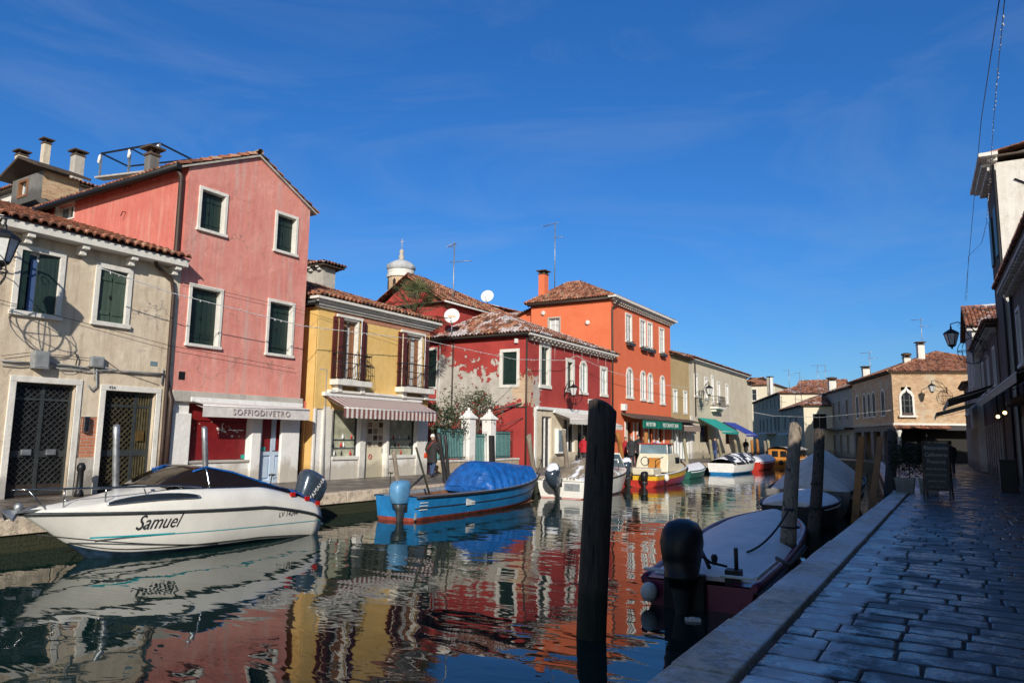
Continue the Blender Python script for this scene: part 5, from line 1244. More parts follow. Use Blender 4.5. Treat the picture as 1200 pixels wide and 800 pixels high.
# ------------------------------------------------------------------ right bank
RA, RB = V((2.3, 15, 0)), V((.4, 75, 0)); RD = (RB - RA).normalized(); RZ = atan2(-RD.y, -RD.x)
def rline(Y): return RA + RD * ((Y - RA.y) / RD.y)
def rhouse(name, label, Yn, Yf, W, h, mf, ms, rise, roof=True, off=0, **k):
    p = rline(Yf) + V((off, 0, 0)); L = (rline(Yn) - rline(Yf)).length - .02
    H = House(name, label, 'house', p, RZ, L, W, h); H.gmat = MT[ms]
    k.setdefault('n', 3); n = k['n']; zz = k.get('z', (h - 2.4, h - .9))
    for i in range(n):
        a = L * (i + .5) / n; H.win('f', (a - .6, a + .6, zz[0], zz[1]), px=False, fw=.13, rec=.1)
        if k.get('z2'): H.win('f', (a - .6, a + .6, k['z2'][0], k['z2'][1]), px=False, fw=.13)
    for i in range(n + 1):
        a = L * (i + .5) / (n + 1); H.hole('f', a - .55, a + .55, .05, 2.5); q = M(); H.bx(q, 'f', a - .55, a + .55, .05, 2.5, -.22, -.18); D = q.build('door', MT['glassd' if i % 2 else 'doorb'], H.root)
        q = M(); [H.bx(q, 'f', u, v, .05, 2.5, -.178, -.08) for u, v in ((a - .55, a - .47), (a - .03, a + .03), (a + .47, a + .55))]; q.build('frame', MT['eave'], D)
        q = M(); [H.bx(q, 'f', u, v, 0, 2.62, -.02, .05) for u, v in ((a - .7, a - .552), (a + .552, a + .7))]; q.build('jamb', MT['stone_d'], D)
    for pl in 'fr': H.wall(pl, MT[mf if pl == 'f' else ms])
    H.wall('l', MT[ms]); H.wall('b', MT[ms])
    return H
def rightbank():
    for nm_, lab, a, b, h, mt in (('terraced_house', 'long shaded brown house on the near right quay behind the camera', -30, 3.7, 6.9, 'darkr'), ('terraced_house', 'low shaded house next to a narrow gap on the near right quay', 5.4, 12, 5.3, 'greyr')):
        H = rhouse(nm_, lab, a, b, 8, h, mt, mt, 1.2, n=6 if a < 0 else 2); hiproof(H, h, .6, .4, 'tile')
    H = rhouse('terraced_house', 'dark brown house with a corbelled eave at the right edge', 12.02, 33.2, 8, 7.45, 'darkr', 'darkr', 1, off=.45, n=7, z=(4.4, 6.6)); hiproof(H, 7.7, 1.2, .5, 'tile')
    cornice(H, 'f', 0, H.L, 7.46, [(.16, .45)], 'stone_d'); corbels(H, 'f', .3, H.L - .3, 7.45, 42, .16, .22, .42, 'stone_d')
    q = M(); H.bx(q, 'f', 0, H.L, 3.05, 3.2, -.02, .5); q.build('ledge', MT['eave'], H.root); each(H, 'sign', simple('sign_yellow', (.45, .38, .02), .5), [(1.6, 2.0, 1.5, 2.7, .0, .06)])
    each(H, 'downpipe', 'iron', [(a, a + .1, 0, 7.3, .02, .12) for a in (.2, 7.5, 14.2)])
    pr = H
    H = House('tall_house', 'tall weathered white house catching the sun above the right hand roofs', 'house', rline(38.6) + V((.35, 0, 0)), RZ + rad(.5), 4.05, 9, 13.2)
    H.wall('f', MT['darkr']); H.win('r', (1.2, 1.9, 12.25, 12.9), px=False, fill='glass', fw=.05, sill=False, frame='stone_d')  # front wall darkened by its colour for shade; the others are white
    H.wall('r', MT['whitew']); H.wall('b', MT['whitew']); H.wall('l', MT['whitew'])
    cornice(H, 'f', 0, H.L, 13.2, [(.14, .3), (.16, .62)]); corbels(H, 'f', .2, H.L - .1, 13.2, 13, .2, .3, .5); hiproof(H, 13.5, .9, .25, 'tile', gable=(False, True))
    for k in range(2): q = M(); H.bx(q, 'f', .5 + k * 2, 1.4 + k * 2, 9.5, 11.6, .0, .08); q.build('shutter', MT['green'], H.root)
    H.pipe([H.P('r', .6, 12.4, .05), H.P('r', 2.4, 11.2, .05)], .03, 'iron', 'stay'); H.pipe([H.P('r', -.1, 13.1, .1), H.P('r', -.1, 0, .1)], .05, 'iron')
    H = rhouse('terraced_house', 'low shaded house with corbels between the tall white house and the lamp', 38.65, 50, 8, 6.9, 'darkr', 'darkr', 1, off=.3, n=3, z=(4.3, 6.2)); hiproof(H, 7.1, .9, .45, 'tile'); corbels(H, 'f', .2, H.L - .2, 6.9, 16, .18, .24, .4, 'stone_d')
    H = rhouse('gabled_house', 'whitewashed house with a small tiled roof beyond the wall lantern', 50.05, 57.5, 9, 8.5, 'greyl', 'whitew', 1, n=2, z=(5, 7)); hm = H.L / 2  # front and gables greyed in the colour for shade; side walls stay white
    mb = M(); z0, z1 = 8.5, 10.3
    tiled(mb, (H.L + .3, -.3, z0), (H.L + .3, H.W, z0), (hm, H.W, z1), (hm, -.3, z1)); tiled(mb, (-.3, H.W, z0), (-.3, -.3, z0), (hm, -.3, z1), (hm, H.W, z1)); ridge(mb, (hm, -.3, z1 + .04), (hm, H.W, z1 + .04)); mb.build('roof', MT['tile_m'], H.root)
    q = M(); q.poly([(0, 0, z0), (H.L, 0, z0), (hm, 0, z1 - .05)]); q.poly([(0, H.W, z0), (H.L, H.W, z0), (hm, H.W, z1 - .05)]); q.build('gable', MT['greyl'], H.root)
    q = M(); H.bx(q, 'r', -.25, H.W, z0 - .22, z0 - .05, -.02, .2); q.build('cornice', MT['stone'], H.root)
    H = rhouse('terraced_house', 'small low house in the gap just before the brick house', 57.6, 64.0, 7, 5.6, 'darkr', 'darkr', 1, n=2, z=(3.6, 5)); hiproof(H, 5.7, .9, .3, 'tile')  # hidden house, added to throw shade on the brick wall's lower part
    # canopies over the quay
    for Yn, Yf, d, z, mt in ((20, 33.8, 1.3, 3.5, 'black'), (35, 46, 1.7, 3.75, 'black'), (47, 56, 2.0, 3.6, 'awgreen')):
        a = rline(Yf); L = (rline(Yn) - a).length; K = pr if Yn == 20 else None
        if K is None:
            K = House('shop_canopy', 'dark cloth canopy over the quay below the low shaded house' if Yn == 35 else 'green edged canopy at the far end of the shaded quay', 'canopy', a - V((.06, 0, 0)), RZ, L, .1, 3)
            off = 0
        else: off = .6
        awning(K, 'f', off, off + L - .8, z + .35, z - .25, d, [MT[mt]], val=.25, box=False)
rightbank()
D20 = V((-sin(rad(20)), cos(rad(20)), 0)); BC = V((-4.42, 69.8, 0)); Z20 = atan2(-D20.y, -D20.x)
def brickhouse():
    L = 13.4; H = House('brick_house', 'buff brick house with a pointed gothic window facing the camera', 'house', BC + D20 * L, Z20, L, 11, 7.55)
    # gothic window in the camera facing wall
    a0, a1, z0, z1 = H.rect('r', (1052.5, 452, 1072.5, 488)); m = (a0 + a1) / 2; w = (a1 - a0) / 2; zs = z0 + (z1 - z0) * .52
    H.hole('r', a0 + .2, a1 - .2, z0 + .15, z1 - .1)
    def arc(s):
        w_ = w * s; h_ = (z1 - zs) * s
        return [(m - w_, zs), (m - w_ * .98, zs + h_ * .35), (m - w_ * .7, zs + h_ * .62), (m - w_ * .32, zs + h_ * .74), (m - w_ * .12, zs + h_ * .86), (m, zs + h_ * 1.08), (m + w_ * .12, zs + h_ * .86), (m + w_ * .32, zs + h_ * .74), (m + w_ * .7, zs + h_ * .62), (m + w_ * .98, zs + h_ * .35), (m + w_, zs)]
    o, i = arc(1.0), arc(.72); q = M(); dv = H.P('r', 0, 0, -.12) - H.P('r', 0, 0, 0)
    for k in range(10): q.prism([H.P('r', *o[k], .07), H.P('r', *o[k + 1], .07), H.P('r', *i[k + 1], .07), H.P('r', *i[k], .07)], dv)
    q.bar(H.P('r', a0 + w * .14, z0 + .1, .01), H.P('r', a0 + w * .14, zs, .01), w * .28, .12, up=H.P('r', 0, 0, 1) - H.P('r', 0, 0, 0)); q.bar(H.P('r', a1 - w * .14, z0 + .1, .01), H.P('r', a1 - w * .14, zs, .01), w * .28, .12, up=H.P('r', 0, 0, 1) - H.P('r', 0, 0, 0))
    W = q.build('window', MT['stone'], H.root)
    q = M(); ip = arc(.74); q.poly([H.P('r', a, z, .012) for a, z in [(m + w * .74, z0 + .1)] + list(reversed(ip)) + [(m - w * .74, z0 + .1)]]); q.build('pane', MT['glassd'], W)
    q = M()
    for u in (m - w * .35, m + w * .35): H.bx(q, 'r', u - .04, u + .04, z0 + .1, zs + .5, .02, .06)
    for z in (z0 + .9, zs): H.bx(q, 'r', m - w * .7, m + w * .7, z, z + .06, .018, .055)
    q.build('sash', MT['irong'], W); q = M(); H.bx(q, 'r', a0 - .12, a1 + .12, z0 - .06, z0 + .09, -.02, .3); q.build('sill', MT['stone'], W); q = M(); H.bx(q, 'r', a0 + .2, a1 - .2, z0 + .1, z0 + .32, .08, .28); q.build('window_box', MT['copper'], W)
    for a in (1.5, 2.4, 4.2, 5.2, 6.2): pass
    for a in (2.0, 4.6, 6.2, 7.8, 10.6): H.win('f', (a - .6, a + .6, 3.9, 6.4), px=False, fill='plain', fw=.14, arch=True, rec=-.07)
    zb = 3.15
    for k in range(4): H.hole('f', .6 + k * 3.2, 2.9 + k * 3.2, -.05, 2.6)
    H.wall('f', MT['greyr'], z1=zb, name='portico_wall'); H.wall('f', MT['brick'], z0=zb); H.hole('r', .5, 9, -.05, 2.7); H.wall('r', MT['brick'], z0=zb); H.wall('r', MT['black'], z1=zb, name='ground_floor_wall'); H.wall('l', MT['brick']); H.wall('b', MT['brick'])  # camera-side ground floor coloured black to stand in for the shade there
    each(H, 'string_course', 'stone', [(-.1, 10.9, zb - .05, zb + .12, -.02, .14)], 'r'); each(H, 'string_course', 'stone_d', [(0, H.L, zb - .05, zb + .12, -.02, .14)])
    q = M(); tiled(q, H.P('r', -.2, zb - .35, .75), H.P('r', 4.2, zb - .35, .75), H.P('r', 4.2, zb - .1, .16), H.P('r', -.2, zb - .1, .16)); q.build('lean_to_roof', MT['tile'], H.root)
    q = M(); c = H.P('r', .25, 0, .3); q.lathe([(.22, 0), (.22, .15), (.15, .25), (.13, 2.3), (.2, 2.45), (.24, 2.6), (.24, 2.78)], c, 14); q.build('column', MT['stone'], H.root)
    q = M(); H.bx(q, 'f', .2, H.L - .2, 0, 3, -2.6, -2.5); H.bx(q, 'r', .2, 10.8, 0, 3, -1.6, -1.5); q.build('portico_back', MT['dark'], H.root)  # near-black panels that colour in the shade inside the portico
    cornice(H, 'r', 0, 11, 7.5, [(.1, .12), (.1, .22)], 'brick'); 
    mb = M(); z = 7.72; o = .35; L_, W_ = H.L, H.W
    rf = hiproof(H, z, 2.3, .35, 'tile', inset=5.6)
    for x, y1, y0, w in ((1062, 416, 428, 'r'), (1078, 401, 423, 's')):
        p = sight(x, y1, H.mw @ V((H.L - 3.2, 0, 0)), H.mw.to_3x3() @ V((1, 0, 0))); l = H.inv @ p; chimney(rf, l.x, l.y, 8.2, l.z, .55, .55, MT['whitew'], 'slab' if w == 's' else 'round')
    # neighbour continuing the row
    L2 = 12.8; p0 = BC + D20 * (L + L2 + .02)
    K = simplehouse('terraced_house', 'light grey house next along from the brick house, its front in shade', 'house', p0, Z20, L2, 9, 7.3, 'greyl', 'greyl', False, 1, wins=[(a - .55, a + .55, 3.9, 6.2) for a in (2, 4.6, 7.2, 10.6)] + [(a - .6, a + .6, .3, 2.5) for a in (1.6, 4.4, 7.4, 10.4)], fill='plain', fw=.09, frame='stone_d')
    r2 = hiproof(K, 7.35, 1.9, .3, 'tile_s', gable=(True, True)); K.gmat = MT['greyl']
    q = M(); K.bx(q, 'f', 0, L2, 2.9, 3.1, -.02, .9); q.build('canopy', MT['black'], K.root)
    chimney(r2, 8.5, 2.6, 7.8, 9.9, .7, .7, MT['whitew']); chimney(r2, .6, .8, 7, 9.2, .8, .8, MT['whitew'], 'round')
    # lower house then the taller dark one, each with a sunlit end wall
    c2 = V((-15.1, 90, 0)); L3 = 16
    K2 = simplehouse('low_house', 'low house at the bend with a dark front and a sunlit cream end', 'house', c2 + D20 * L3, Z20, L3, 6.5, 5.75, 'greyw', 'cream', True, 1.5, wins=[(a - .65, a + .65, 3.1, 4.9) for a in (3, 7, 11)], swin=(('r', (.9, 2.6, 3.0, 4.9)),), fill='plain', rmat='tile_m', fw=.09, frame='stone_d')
    q = M(); K2.bx(q, 'f', 4, 13, 2.4, 2.6, -.02, 1.2); q.build('canopy', MT['awgrey'], K2.root)
    c1 = c2 + D20 * (L3 + .05) + V((-.1, 0, 0)); L4 = 30
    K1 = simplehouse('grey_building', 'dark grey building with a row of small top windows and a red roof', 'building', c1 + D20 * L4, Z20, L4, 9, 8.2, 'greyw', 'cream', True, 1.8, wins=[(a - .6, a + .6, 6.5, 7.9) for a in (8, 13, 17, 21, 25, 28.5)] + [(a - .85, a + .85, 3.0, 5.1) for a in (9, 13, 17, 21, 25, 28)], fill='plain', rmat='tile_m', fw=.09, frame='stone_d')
    q = M(); K1.bx(q, 'f', 16, 25, 2.6, 2.8, -.02, 1.4); q.build('canopy', MT['awgrey'], K1.root)
    p = ony(957, 452, 118); simplehouse('red_roofed_house', 'distant house showing only its red roof between chimneys', 'house', (p.x - 3.5, 122, 0), 0, 6.5, 8, p.z - .5, 'cream', 'cream', True, 1.9, gable=(True, True))
    p = ony(915, 450, 150)
    for x, lab in ((901, 'first of a pair of thin far flues above the cream house roof'), (904, 'second paler flue of the pair above the cream house roof')):
        b_ = ony(x, 452, 118); t_ = ony(x, 442, 118); t = thing('flue', lab, 'chimney', (b_.x, 118, b_.z - 1.5)); q = M(); q.box((-.25, -.25, 0), (.25, .25, t_.z - b_.z + 1.5)); q.build('stack', MT['greyl' if x == 901 else 'white'], t); q = M(); q.box((-.32, -.32, t_.z - b_.z + 1.5), (.32, .32, t_.z - b_.z + 1.65)); q.build('cap', MT['irong'], t)
brickhouse()
# ------------------------------------------------------------------ boats: local x towards the bow, z = 0 at the waterline
class Boat:
    def __init__(s, name, label, x, y, head, L, B, zs, keel=-.3, lv=None, rake=.5, tr=.88, full=2.3, mid=.42, z=-.6, group=None, tilt=0.0):
        s.t = thing(name, label, 'boat', (x, y, z), head, group); s.L, s.B, s.zs, s.keel, s.rake, s.tr, s.full, s.mid = L, B, zs, keel, rake, tr, full, mid
        s.t.rotation_euler[0] = tilt
        # levels: (breadth share, height share, material)
        s.lv = lv or [(0, 0, 0), (.62, .18, 0), (.84, .34, 0), (.93, .6, 0), (.98, .85, 0), (1, 1, 0)]
    def f(s, t):
        if t < s.mid: return s.tr + (1 - s.tr) * sin(pi / 2 * t / s.mid)
        return max(0, 1 - ((t - s.mid) / (1 - s.mid)) ** s.full)
    def sec(s, t, side=1):
        zt = s.zs(t); kb = s.keel * (1 - max(0, (t - .72) / .28) ** 2); out = []
        for b, h, m in s.lv:
            zz = kb + (zt - kb) * h
            pinch = 1 - (1 - b) * .9 * max(0, (t - .5) / .5) ** 1.5
            yy = s.B / 2 * s.f(t) * b * pinch
            x = t * s.L + s.rake * (h - 1) * max(0, (t - .55) / .45) ** 1.6
            out.append(V((x, side * yy, zz)))
        return out
    def hull(s, mats, n=26):
        mb = M(); ts = [1 - (1 - i / n) ** 1.25 for i in range(n + 1)]
        for side in (1, -1):
            S = [s.sec(t, side) for t in ts]
            for i in range(n):
                for j in range(len(s.lv) - 1):
                    mb.poly([S[i][j], S[i + 1][j], S[i + 1][j + 1], S[i][j + 1]], s.lv[j][2], True)
        a, b = s.sec(0, 1), s.sec(0, -1)
        for j in range(len(s.lv) - 1): mb.poly([a[j], a[j + 1], b[j + 1], b[j]], s.lv[j][2])
        s.H = mb.build('hull', mats, s.t, weld=.002); s.H.data.materials.update()
        return s.H
    def side(s, x, z, side=1):
        """half breadth of the hull at x, z"""
        t = min(1, max(0, x / s.L)); S = s.sec(t, side)
        for j in range(len(S) - 1):
            if S[j].z <= z <= S[j + 1].z + 1e-6:
                k = (z - S[j].z) / max(1e-6, S[j + 1].z - S[j].z); return S[j].y + (S[j + 1].y - S[j].y) * k
        return S[-1].y
    def rail(s, name, mat, r=.03, h=1.0, off=0, n=24, t0=0, t1=1, sides=(1, -1), parent=None):
        for sd in sides:
            q = M(); q.tube([V((p.x, p.y + sd * off, p.z)) for p in [s.at(t0 + (t1 - t0) * i / n, h, sd) for i in range(n + 1)]], r, 6); q.build(name, mat, parent or s.t)
    def at(s, t, h=1.0, sd=1):
        S = s.sec(t, sd); 
        for j in range(len(s.lv) - 1):
            if s.lv[j][1] <= h <= s.lv[j + 1][1]:
                k = (h - s.lv[j][1]) / (s.lv[j + 1][1] - s.lv[j][1]); return S[j].lerp(S[j + 1], k)
        return S[-1]
    def deck(s, name, mat, t0, t1, crown=.06, inset=0.0, up=0.0, n=16, zf=None, parent=None):
        mb = M(); rings = []
        for i in range(n + 1):
            t = t0 + (t1 - t0) * i / n; p = s.at(t); w = max(.004, p.y - inset); base = p.z + up
            c = crown(t) if callable(crown) else crown
            rings.append([V((p.x, w * u, base + c * (1 - abs(u) ** 2.2))) for u in (-1, -.93, -.75, -.5, -.25, 0, .25, .5, .75, .93, 1)])
        mb.loft(rings, 0, False, True, False)
        # close the cut ends down to the gunwale
        for r in (rings[0], rings[-1]): mb.poly(list(r))
        return mb.build(name, mat, parent or s.t, weld=.001)
    def letters(s, txt, x, z, size, mat, side=1, shear=0, wx=1, name='lettering', sp=1):
        sg = -1 if side > 0 else 1
        o = text(txt, size, mat, s.t, Matrix.Identity(4), name=name, ext=0.0, shear=shear, wx=wx, sp=sp)
        for v in o.data.vertices:
            X, Z = x + sg * v.co.x, z + v.co.y; v.co = V((X, s.side(X, Z, side) + side * .008, Z))
        return o
def outboard(B, x, y, z, k=1.0, tilt=0.0, cowl='cowl', snow=False, label=None, up=0.0, brand=None, yaw=0, rnd=False):
    """cowling, mid section, anti-ventilation plate, gearcase and propeller"""
    T4 = Matrix.Translation((x, y, z)) @ Matrix.Rotation(yaw, 4, 'Z') @ Matrix.Rotation(tilt, 4, 'Y') @ Matrix.Scale(k, 4)
    q = M(); rings = []
    for zz, a, b, cx in ((-.10, .17, .12, -.02), (-.02, .20, .14, -.02), (.0, .235, .165, -.02), (.03, .24, .17, -.02), (.035, .225, .16, -.02), (.2, .275, .19, -.03), (.36, .30, .21, -.03), (.48, .275, .195, -.01), (.56, .20, .15, .01), (.60, .08, .06, .02)) if rnd else ((0, .21, .15, -.02), (.03, .24, .17, -.03), (.2, .28, .195, -.04), (.40, .30, .205, -.03), (.5, .28, .19, -.01), (.56, .22, .15, .01), (.585, .08, .06, .03)):
        rings.append([V((cx + a * (abs(cos(2 * pi * j / 20)) ** .7) * (1 if cos(2 * pi * j / 20) > 0 else -1), b * (abs(sin(2 * pi * j / 20)) ** .7) * (1 if sin(2 * pi * j / 20) > 0 else -1), zz)) for j in range(20)])
    q.loft(rings); O = q.build('outboard_motor', MT[cowl], B.t, tr=T4)
    q = M(); q.loft([[V((a * cx2 + o, b * cy2, zz)) for cx2, cy2 in ((-1, -.6), (-.6, -1), (.6, -1), (1, -.6), (1, .6), (.6, 1), (-.6, 1), (-1, .6))] for zz, a, b, o in ((.0, .19, .13, -.02), (-.15, .13, .09, 0), (-.4, .10, .05, .0), (-.62, .09, .035, .0))]); 
    q.box((-.28, -.11, -.48), (.14, .11, -.46)); q.lathe([(.01, -.2), (.06, -.1), (.07, .05), (.05, .16), (.01, .24)], (0, 0, 0), 10)
    q.build('leg', MT['irong'], O, tr=T4)
    q = M(); q.tube([(-.22, 0, -.68), (.2, 0, -.68)], [.07, .04], 8)
    for i in range(3):
        a = 2 * pi * i / 3; q.prism([(-.24, cos(a) * .04, -.68 + sin(a) * .04), (-.2, cos(a + .3) * .16, -.68 + sin(a + .3) * .16), (-.26, cos(a - .3) * .16, -.68 + sin(a - .3) * .16)], (.012, 0, 0))
    q.build('propeller', MT['iron'], O, tr=T4)
    q = M(); q.box((.12, -.12, -.22), (.26, .12, .02)); q.build('bracket', MT['iron'], O, tr=T4, bevel=.01)
    if snow:
        q = M(); q.loft([[p + V((0, 0, .012)) for p in r] for r in [[V((.015 + a * cos(2 * pi * j / 16), b * sin(2 * pi * j / 16), zz)) for j in range(16)] for zz, a, b in ((.43, .275, .2), (.5, .26, .19), (.58, .2, .15), (.63, .08, .06))]]); q.build('snow_cap', MT['snow'], O, tr=T4)
    if brand:
        m = T4 @ Matrix.Translation((-.02, .20, .28)) @ Matrix(((-1, 0, 0, 0), (0, 0, 1, 0), (0, 1, 0, 0), (0, 0, 0, 1))) @ Matrix.Rotation(rad(75), 4, 'Z')
        text(brand, .11, MT['white'], O, m, wx=1.1)
    return O
MT['cowl'] = simple('cowl_bluegrey', (.045, .065, .095), .28, .2, coat=.6)
MT['cowlb'] = simple('cowl_black', (.008, .008, .01), .45)
MT['gel'] = simple('gelcoat_white', (.72, .71, .67), .28, var=.06, vs=2, coat=.3)
MT['gelc'] = simple('gelcoat_cream', (.66, .61, .47), .35, var=.08)
MT['navy'] = simple('antifoul_navy', (.02, .05, .10), .6, var=.5, vs=7)
MT['bluep'] = simple('boat_blue', (.015, .17, .42), .38, var=.15, vs=4)
MT['redb'] = simple('antifoul_red', (.26, .045, .028), .7, var=.35, vs=7)
MT['boatr'] = simple('boat_red', (.46, .04, .028), .3, coat=.3)
MT['boaty'] = simple('boat_yellow', (.72, .42, .03), .35)
MT['tarpb'] = simple('tarp_blue', (.008, .095, .36), .36, var=.25, vs=5, bmp=.06, bs_=5)
MT['purple'] = simple('boat_purple', (.16, .012, .06), .35)
MT['tarpw'] = simple('tarp_pale', (.66, .62, .57), .6, var=.12, vs=3, bmp=.02, bs_=5)
MT['varn'] = woodmat('varnished_wood', (.45, .17, .03), (.62, .28, .06), axis=0, rough=.3, coat=.6)
MT['tealb'] = simple('stripe_teal', (.0, .30, .36), .4)
MT['rub'] = simple('rubber_black', (.02, .02, .022), .6)
MT['greenb'] = simple('boat_green', (.02, .11, .085), .4)
def samuel():
    B = Boat('motor_boat', 'white cabin motor boat with the name on its side in the left foreground', -13.12, 11.62, -pi / 2, 5.72, 2.1,
             lambda t: .34 + .36 * min(1, t / .28) ** .6 + .14 * t ** 1.5, keel=-.32, rake=1.15, tr=.9, full=2.1, mid=.38,
             lv=[(0, 0, 1), (.62, .16, 1), (.83, .30, 1), (.845, .33, 0), (.93, .55, 0), (.965, .72, 0), (.985, .95, 0), (1, 1, 0)])
    B.lv = [(0, 0, 1), (.5, .16, 1), (.80, .345, 1), (.84, .37, 0), (.875, .42, 0), (.93, .60, 0), (.97, .80, 0), (1, 1, 0)]
    B.hull([MT['gel'], MT['navy']], 34)
    B.rail('rub_rail', MT['irong'], .030, 1.0, .010)
    B.rail('chine_line', MT['rub'], .009, .415, .004, t0=.0, t1=.97)
    q = M()
    for i in range(40):
        x = .05 + 4.75 * i / 40; x2 = x + 4.75 / 40; z, h = .36, .016 + .012 * (i / 40 > .72)
        z = .30 + .07 * (x / 4); z2 = .30 + .07 * (x2 / 4)
        q.poly([(x, B.side(x, z) + .005, z), (x2, B.side(x2, z2) + .005, z2), (x2, B.side(x2, z2 + h) + .005, z2 + h), (x, B.side(x, z + h) + .005, z + h)])
    q.build('teal_stripe', MT['tealb'], B.t)
    q = M(); q.tube([V((x, B.side(x, z) + .004, z)) for x, z in [(2.6 + 2.9 * k / 16, .10 + .40 * (k / 16) ** 1.5) for k in range(17)]], .011, 5); q.build('spray_rail', MT['rub'], B.t)
    # deck moulding with raised cabin top
    def hgt(t): 
        if t > .97: return .02
        if t > .62: return .40 - .36 * ((t - .62) / .35) ** .8 * 1.0
        return .40 if t > .3 else .30 + .10 * t / .3
    def ring(t, wi, top): 
        p = B.at(t); return p, max(.01, p.y - wi)
    mb = M(); rings = []; n = 30
    for i in range(n + 1):
        t = .0 + .985 * i / n; p = B.at(t); h = hgt(t); w = p.y; c = .06 * (t > .45)
        rings.append([V((p.x - (.12 * h if t > .9 else 0), w * a, p.z + h * b + c * max(0, 1 - (a / .75) ** 2) * (b > .9))) for a, b in ((-1, 0), (-.985, .35), (-.93, .78), (-.84, .97), (-.7, 1.0), (-.35, 1.0), (0, 1.0), (.35, 1.0), (.7, 1.0), (.84, .97), (.93, .78), (.985, .35), (1, 0))])
    mb.loft(rings, 0, False, True, False); mb.poly(rings[0]); mb.poly(rings[-1]); D = mb.build('deck', MT['gel'], B.t, weld=.001)
    # hull window
    q = M(); f = M(); o = [];
    for k in range(24):
        a = 2 * pi * k / 24; X = 3.86 + .76 * cos(a); e = .068 * sin(a); e = e if e > 0 else e * .45; X2 = X; Z = .98 + e + .05 * (1 - ((X - 3.8) / .8) ** 2) - (X - 3.8) * .03
        o.append((X2, Z))
    def conf(X, Z):
        t = X / B.L; p = B.at(min(.98, t)); h = hgt(t); b = (Z - p.z) / h
        a = 1 + (.985 - 1) * min(1, b / .35) if b < .35 else .985 - .055 * (b - .35) / .43
        return V((X, p.y * a + .035, Z))
    up = sorted(o[:13], key=lambda p: p[0]); dn = sorted(o[12:] + o[:1], key=lambda p: p[0])
    for (a, b, c, d_) in zip(up, up[1:], dn, dn[1:]):
        for k in range(4): f0, f1 = k / 4, (k + 1) / 4; q.poly([conf(c[0], c[1] + (a[1] - c[1]) * f0), conf(d_[0], d_[1] + (b[1] - d_[1]) * f0), conf(d_[0], d_[1] + (b[1] - d_[1]) * f1), conf(c[0], c[1] + (a[1] - c[1]) * f1)])
    q.build('hull_window', MT['glassd'], B.t)
    f.tube([conf(*p) for p in o] + [conf(*o[0])], .014, 5); f.build('window_trim', MT['steel'], B.t)
    B.letters('Samuel', 3.82, .60, .36, MT['rub'], 1, shear=.5, wx=.70, name='boat_name'); B.letters('LV 14244', 1.0, .53, .15, MT['rub'], 1, wx=.9, name='registration')
    # tinted windscreen and the blue cockpit cover
    gl = glassmat('tinted_screen', (.022, .015, .011), .05, .25)
    def wr(t, zt, wid, n=9): 
        p = B.at(t); zb = p.z + hgt(t) - .01; w = p.y * .8
        return [V((p.x + (zt - zb) * 0, w * (1 - (1 - wid) * (k / 4)), zb + (zt - zb) * (k / 4) ** .95)) for k in range(5)]
    pts = [(.635, 1.20, .99), (.59, 1.34, .9), (.54, 1.46, .84), (.49, 1.53, .80), (.39, 1.42, .82), (.27, 1.20, .88), (.16, 1.00, .96)]
    for sd in (1,):
        q = M(); rings = []
        for t, zt, wd in pts: 
            s_ = wr(t, zt, wd); zt2 = s_[-1]; rings.append(s_ + [V((s_[-1].x, s_[-1].y * k, s_[-1].z + .02 * (1 - k * k))) for k in (.5, 0, -.5)] + [V((p.x, -p.y, p.z)) for p in reversed(s_)])
        q.loft(rings[:4], 0, False, True, False); W = q.build('windscreen', gl, B.t)
        q = M(); q.loft([r[:5] for r in rings[3:]], 0, False, True, False); q.loft([r[8:] for r in rings[3:]], 0, False, True, False); q.build('side_screen', gl, B.t)
        q = M(); q.loft([[p + V((0, 0, .012)) for p in r[4:9]] for r in rings[3:]], 0, False, True, False); q.build('canopy', MT['tarpb'], B.t)
        q = M()
        for idx in (3,): q.tube(rings[idx], .02, 5)
        q.tube([r[0] + V((0, .01, 0)) for r in rings], .018, 5); q.tube([r[-1] + V((0, -.01, 0)) for r in rings], .018, 5); q.build('screen_frame', MT['steel'], W)
        q = M(); [q.tube([V((r[k].x, r[k].y * 1.01, r[k].z + .01)) for r in rings[2:]], .022, 6) for k in (4, 8)]; q.build('canopy_edge', MT['tarpb'], B.t)
    q = M(); rings = []; rs = random.Random(2)
    for t in (.16, .12, .08, .04, .0):
        p = B.at(t); z = p.z + hgt(t) + .02 + .05 * (t > .1); rings.append([V((p.x, p.y * a * 1.0, z + .05 * (1 - a * a) + rs.uniform(-.012, .012) - (.06 if abs(a) > .9 else 0))) for a in (-.93, -.8, -.5, -.2, .1, .4, .7, .85, .93)])
    q.loft(rings, 0, False, True, False); cv = q.build('cockpit_cover', MT['tarpb'], B.t)
    for t in (.15, .075, .015):
        p = B.at(t); q = M(); q.box((p.x - .06, p.y * .90, p.z + hgt(t) - .07), (p.x + .05, p.y * .955, p.z + hgt(t) + .02)); q.build('red_tab', MT['red'], cv)
    # bow rail
    q = M(); top = []
    for sd in (1, -1):
        pts_ = []
        for t in (.52, .60, .70, .80, .90, .965, 1.0): p = B.at(min(t, .99)); pts_.append(V((p.x + (.16 if t > .96 else .05), p.y * .86 * (1 if t < .96 else .9), 0))); pts_[-1].z = (p.z + hgt(t) + .03) if t < .53 else 1.235
        q.tube(pts_, .021, 6); top.append(pts_)
        for i, t in ((1, .60), (2, .71), (3, .82), (4, .92), (5, .955)):
            p = B.at(t); q.tube([pts_[i], V((p.x - .1, p.y * .84, p.z + hgt(t) - .02))], .012, 5)
